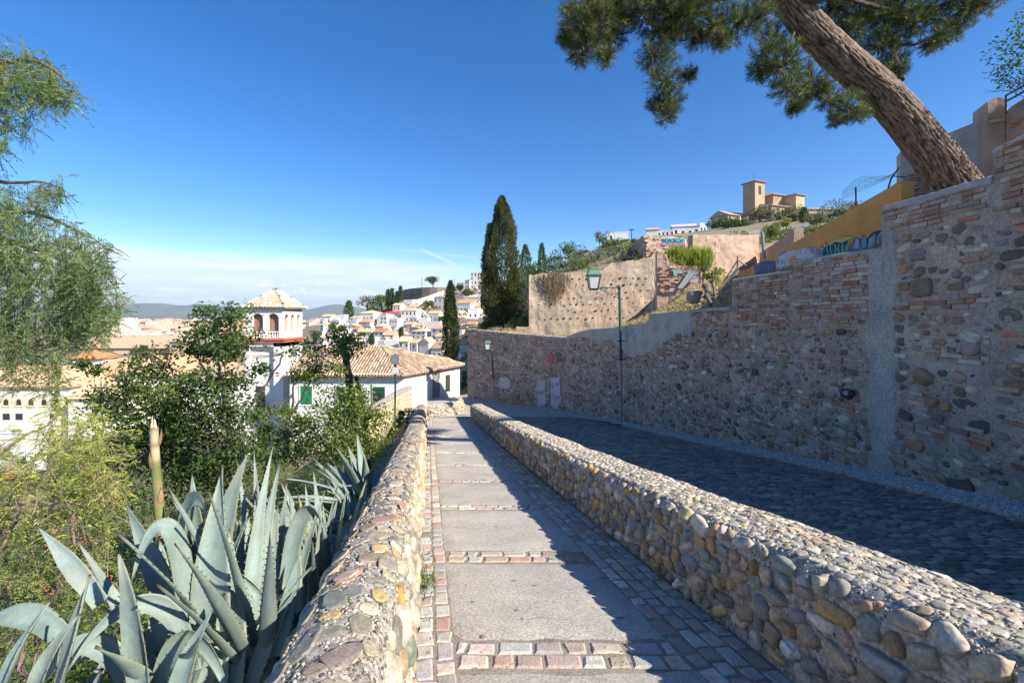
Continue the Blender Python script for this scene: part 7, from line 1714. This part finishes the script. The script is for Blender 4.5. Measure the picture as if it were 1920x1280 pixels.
# scrub on the slope above the holed wall
i = 0
for k in range(46):
    x = rng.uniform(1035, 1178); y = rng.uniform(np.interp(x, [1035, 1178], [500, 462]), np.interp(x, [1035, 1130, 1178], [508, 500, 484])); d = rng.uniform(48, 100)
    ag = rng.random() < .4; b = np.array(P(x, y + 3, d)); mb = MB(); n = 150; s = .14
    if ag: v = rdirs(60, .8); leaves(mb, np.repeat(b[None], 60, 0), v, rng.uniform(.6, 1.3, 60), .22, lcol(60, AG), fold=.2)
    else: p, v = ellipsoid_pts(n, b + (0, 0, .35), (.8, .8, .55), .2); leaves(mb, p, v + rdirs(n, .3), .24, .14, lcol(n, [pick(OLV + G1 + [(.28, .22, .13)])], .2))
    o = mb.build('wild_agave' if ag else 'scrub_bush', M['leaf'], loc=b); tag(o, 'blue grey wild agave among scrub above the holed wall' if ag else 'dry scrub bush among others above the holed wall', 'agave' if ag else 'bush', 'wild agaves above the holed wall' if ag else 'scrub above the holed wall')
# scrub over the open hillside
mb = MB()
for k in range(2000):
    d = math.exp(rng.uniform(math.log(44), math.log(330))); x = rng.uniform(905, 1650) if d < 150 else rng.uniform(640, 1180)
    if mnoise.noise((x * .02, d * .05, 3)) < -.1: continue
    b = np.array([(x - CX) / F * d, d, float(H(x, d))]); s = .10 + d * .0022; r = rng.uniform(.3, 1.0) * (1 + d / 250); m = 34; p, v = ellipsoid_pts(m, b + (0, 0, r * .3), (r, r, r * .55), .2)
    leaves(mb, p, v + rdirs(m, .3), s * 1.5, s, lcol(m, [pick(OLV + G1 + OLV + [(.26, .21, .12), (.30, .25, .14)])], .2))
o = mb.build('hillside_scrub', M['leaf']); tag(o, 'dry scrub covering the open hillside', 'scrub', kind='stuff')
# grass, dry tufts
def tufts(mb, pts, h, pal, nb=14, spread=.35, w=.008):
    for p in pts:
        m = nb; dr = np.c_[rng.normal(0, spread, (m, 2)), np.ones(m)]; leaves(mb, p + np.c_[rng.normal(0, .04, (m, 2)), np.zeros(m)], dr, rng.uniform(.5, 1.2, m) * h, w, lcol(m, pal, .2), fold=.1)
mb = MB(); pts = [np.array(P(rng.uniform(1252, 1332), rng.uniform(478, 502), rng.uniform(30, 33))) for _ in range(520)]; tufts(mb, pts, .75, [(.26, .30, .05), (.20, .26, .04), (.32, .32, .09)], 12, .3, .05)
o = mb.build('tall_grass', M['leaf']); tag(o, 'bright yellow green tall grass between the ruined walls', 'grass', kind='stuff')
round_tree('dark bush against the brick stump in the tall grass', 1292, 492, 460, 26, 31, GD + G1, 500, 'bush', 'bush'); round_tree('yellow green sapling by the pole tripod', 1336, 552, 496, 34, 21, GB, 420, 'sapling', 'sapling'); round_tree('low leafy sprout on the mound before the ochre wall', 1318, 520, 486, 34, 29, GB + G1, 420, 'bush', 'bush')
mb = MB(); ST = [(.44, .34, .18), (.36, .27, .14), (.52, .42, .25), (.30, .23, .12)]
for k in range(3600):
    d = rng.uniform(9, 36); x0 = CX + (tw_X(d) + .5) / d * F; x = x0 + rng.random() ** 1.6 * (1700 - x0)
    if x > 1700: continue
    p = np.array([(x - CX) / F * d, d, float(H(x, d)) + .02]); tufts(mb, [p], .16 + .004 * d, ST, 7, .8, .012 + .0006 * d)
o = mb.build('dry_grass', M['leaf']); tag(o, 'straw coloured dry grass on the earth bank above the wall', 'grass', kind='stuff')
mb = MB()
for k in range(420):
    d = rng.uniform(13, 30); x0 = CX + (tw_X(d) + .5) / d * F; x = x0 + rng.random() * 160; r = rng.uniform(.04, .16); stone(mb, np.array([(x - CX) / F * d, d, float(H(x, d)) + .02]), np.array([1., 0, 0]), np.array([0, 1., 0]), np.array([0, 0, 1.]), r, r * .8, r * .6, rng.uniform(0, 3), jit((.40, .31, .22), .2), 1)
o = mb.build('bank_rubble', M['stone']); tag(o, 'loose stones and clods on the earth bank', 'rubble', kind='stuff')
# stump and roots in the eroded gap of the bank
st = empty('tree_stump', P(1330, 555, 16), 'grey dead tree stump with exposed roots in the eroded bank', 'tree stump'); mb = MB()
for px, r0, r1 in (([(1322, 535, 16.4), (1326, 555, 16), (1333, 572, 15.7)], .22, .10), ([(1338, 530, 16.4), (1334, 545, 16.1), (1340, 560, 15.9)], .10, .05), ([(1326, 550, 16), (1312, 565, 15.9), (1305, 575, 15.9)], .12, .04), ([(1330, 545, 16.2), (1348, 555, 16), (1352, 570, 16)], .08, .03)): limb(mb, px, r0 * .6, r1 * .6, 9, col=(.17, .14, .115), wob=.05)
mb.build('trunk', M['bark'], parent=st)
mb = MB(); c = np.array(P(1303, 556, 16.6))
stone(mb, c, np.array([1., 0, 0]), np.array([0, 0, 1.]), np.array([0, -1., 0]), .30, .26, .2, .3, (.27, .235, .21), 3); o = mb.build('boulder', M['stone'], smooth=True); tag(o, 'grey boulder stuck in the bank beside the dead stump', 'boulder')
# dead creeper hanging on the holed wall
mb = MB()
for k in range(230):
    x = rng.normal(1042, 12); y0 = 512 + rng.uniform(-2, 6); ln = rng.uniform(15, 62) * (1 - abs(x - 1042) / 60); dd_ = 40 - .22
    if ln < 5: continue
    mb.tube([P(x + rng.normal(0, 1.5) * i, y0 + ln * i / 4, dd_ - rng.uniform(0, .15)) for i in range(5)], [.02, .018, .014, .01, .006], 4, 0, jit((.20, .14, .09), .2), cap=False)
o = mb.build('dead_creeper', M['bark']); tag(o, 'brown dead creeper hanging over the top of the holed earth wall', 'creeper')
# weeds along the path
mb = MB(); wp = []
for k in range(60): d = abs(rng.normal(9, 6)) + 1.6; wp.append(np.array([XR(d) - rng.uniform(.0, .06), d, zp(d) + .0]))
for k in range(26): d = rng.uniform(2.5, 20); wp.append(np.array([XL(d) + rng.uniform(.0, .05), d, zp(d)]))
for k in range(14): d = 4.05 + rng.normal(0, .22); wp.append(np.array([XL(d) + rng.uniform(.0, .12), d, zp(d)]))
tufts(mb, wp, .085, GB + G1 + [(.28, .24, .10)], 12, .9, .010)
for d0 in rowsd[1:6]:
    for k in range(14): x = rng.uniform(XL(d0) + LB, XR(d0) - RB); d = d0 + rng.choice([-.15, 0, .15]) + rng.normal(0, .01); tufts(mb, [np.array([x, d, zp(d) + .005])], .022, GB + [(.24, .2, .1)], 7, 1.4, .007)
o = mb.build('path_weeds', M['leaf']); tag(o, 'small green weeds in the joints and edges of the footpath', 'weeds', kind='stuff')

mb = MB()
for k in range(420):
    d = 1.4 + 20 * rng.random() ** 1.6; u = rng.random(); x = (XL(d) + .02 + abs(rng.normal(0, .18))) if u < .4 else ((XR(d) - .02 - abs(rng.normal(0, .22))) if u < .8 else rng.uniform(XL(d) + .2, XR(d) - .2))
    leaves(mb, np.array([[x, d, float(zp(d)) + .018]]), np.c_[rng.normal(0, 1, (1, 2)), [[.05]]], rng.uniform(.015, .05), rng.uniform(.004, .014), lcol(1, [(.24, .17, .09), (.33, .25, .14), (.15, .10, .06), (.40, .34, .22)]), fold=.1)
o = mb.build('leaf_litter', M['leaf']); tag(o, 'dry leaf litter and twigs scattered on the footpath', 'litter', kind='stuff')
# ------------------------------------------------------------------ haze over the plain
if HAZE:
    mb = MB(); mb.box((-26000, -600, -75), (26000, 11200, 335)); hz = mb.build('haze', []); tag(hz, 'thin blue air over the plain', 'haze', kind='stuff')
    m, q, out = newmat('haze_air'); v = q.n('ShaderNodeVolumePrincipled'); v.inputs['Color'].default_value = (.72, .83, .97, 1); v.inputs['Density'].default_value = HAZE; v.inputs['Anisotropy'].default_value = .2
    m.node_tree.links.new(v.outputs[0], out.inputs['Volume']); hz.data.materials.append(m)
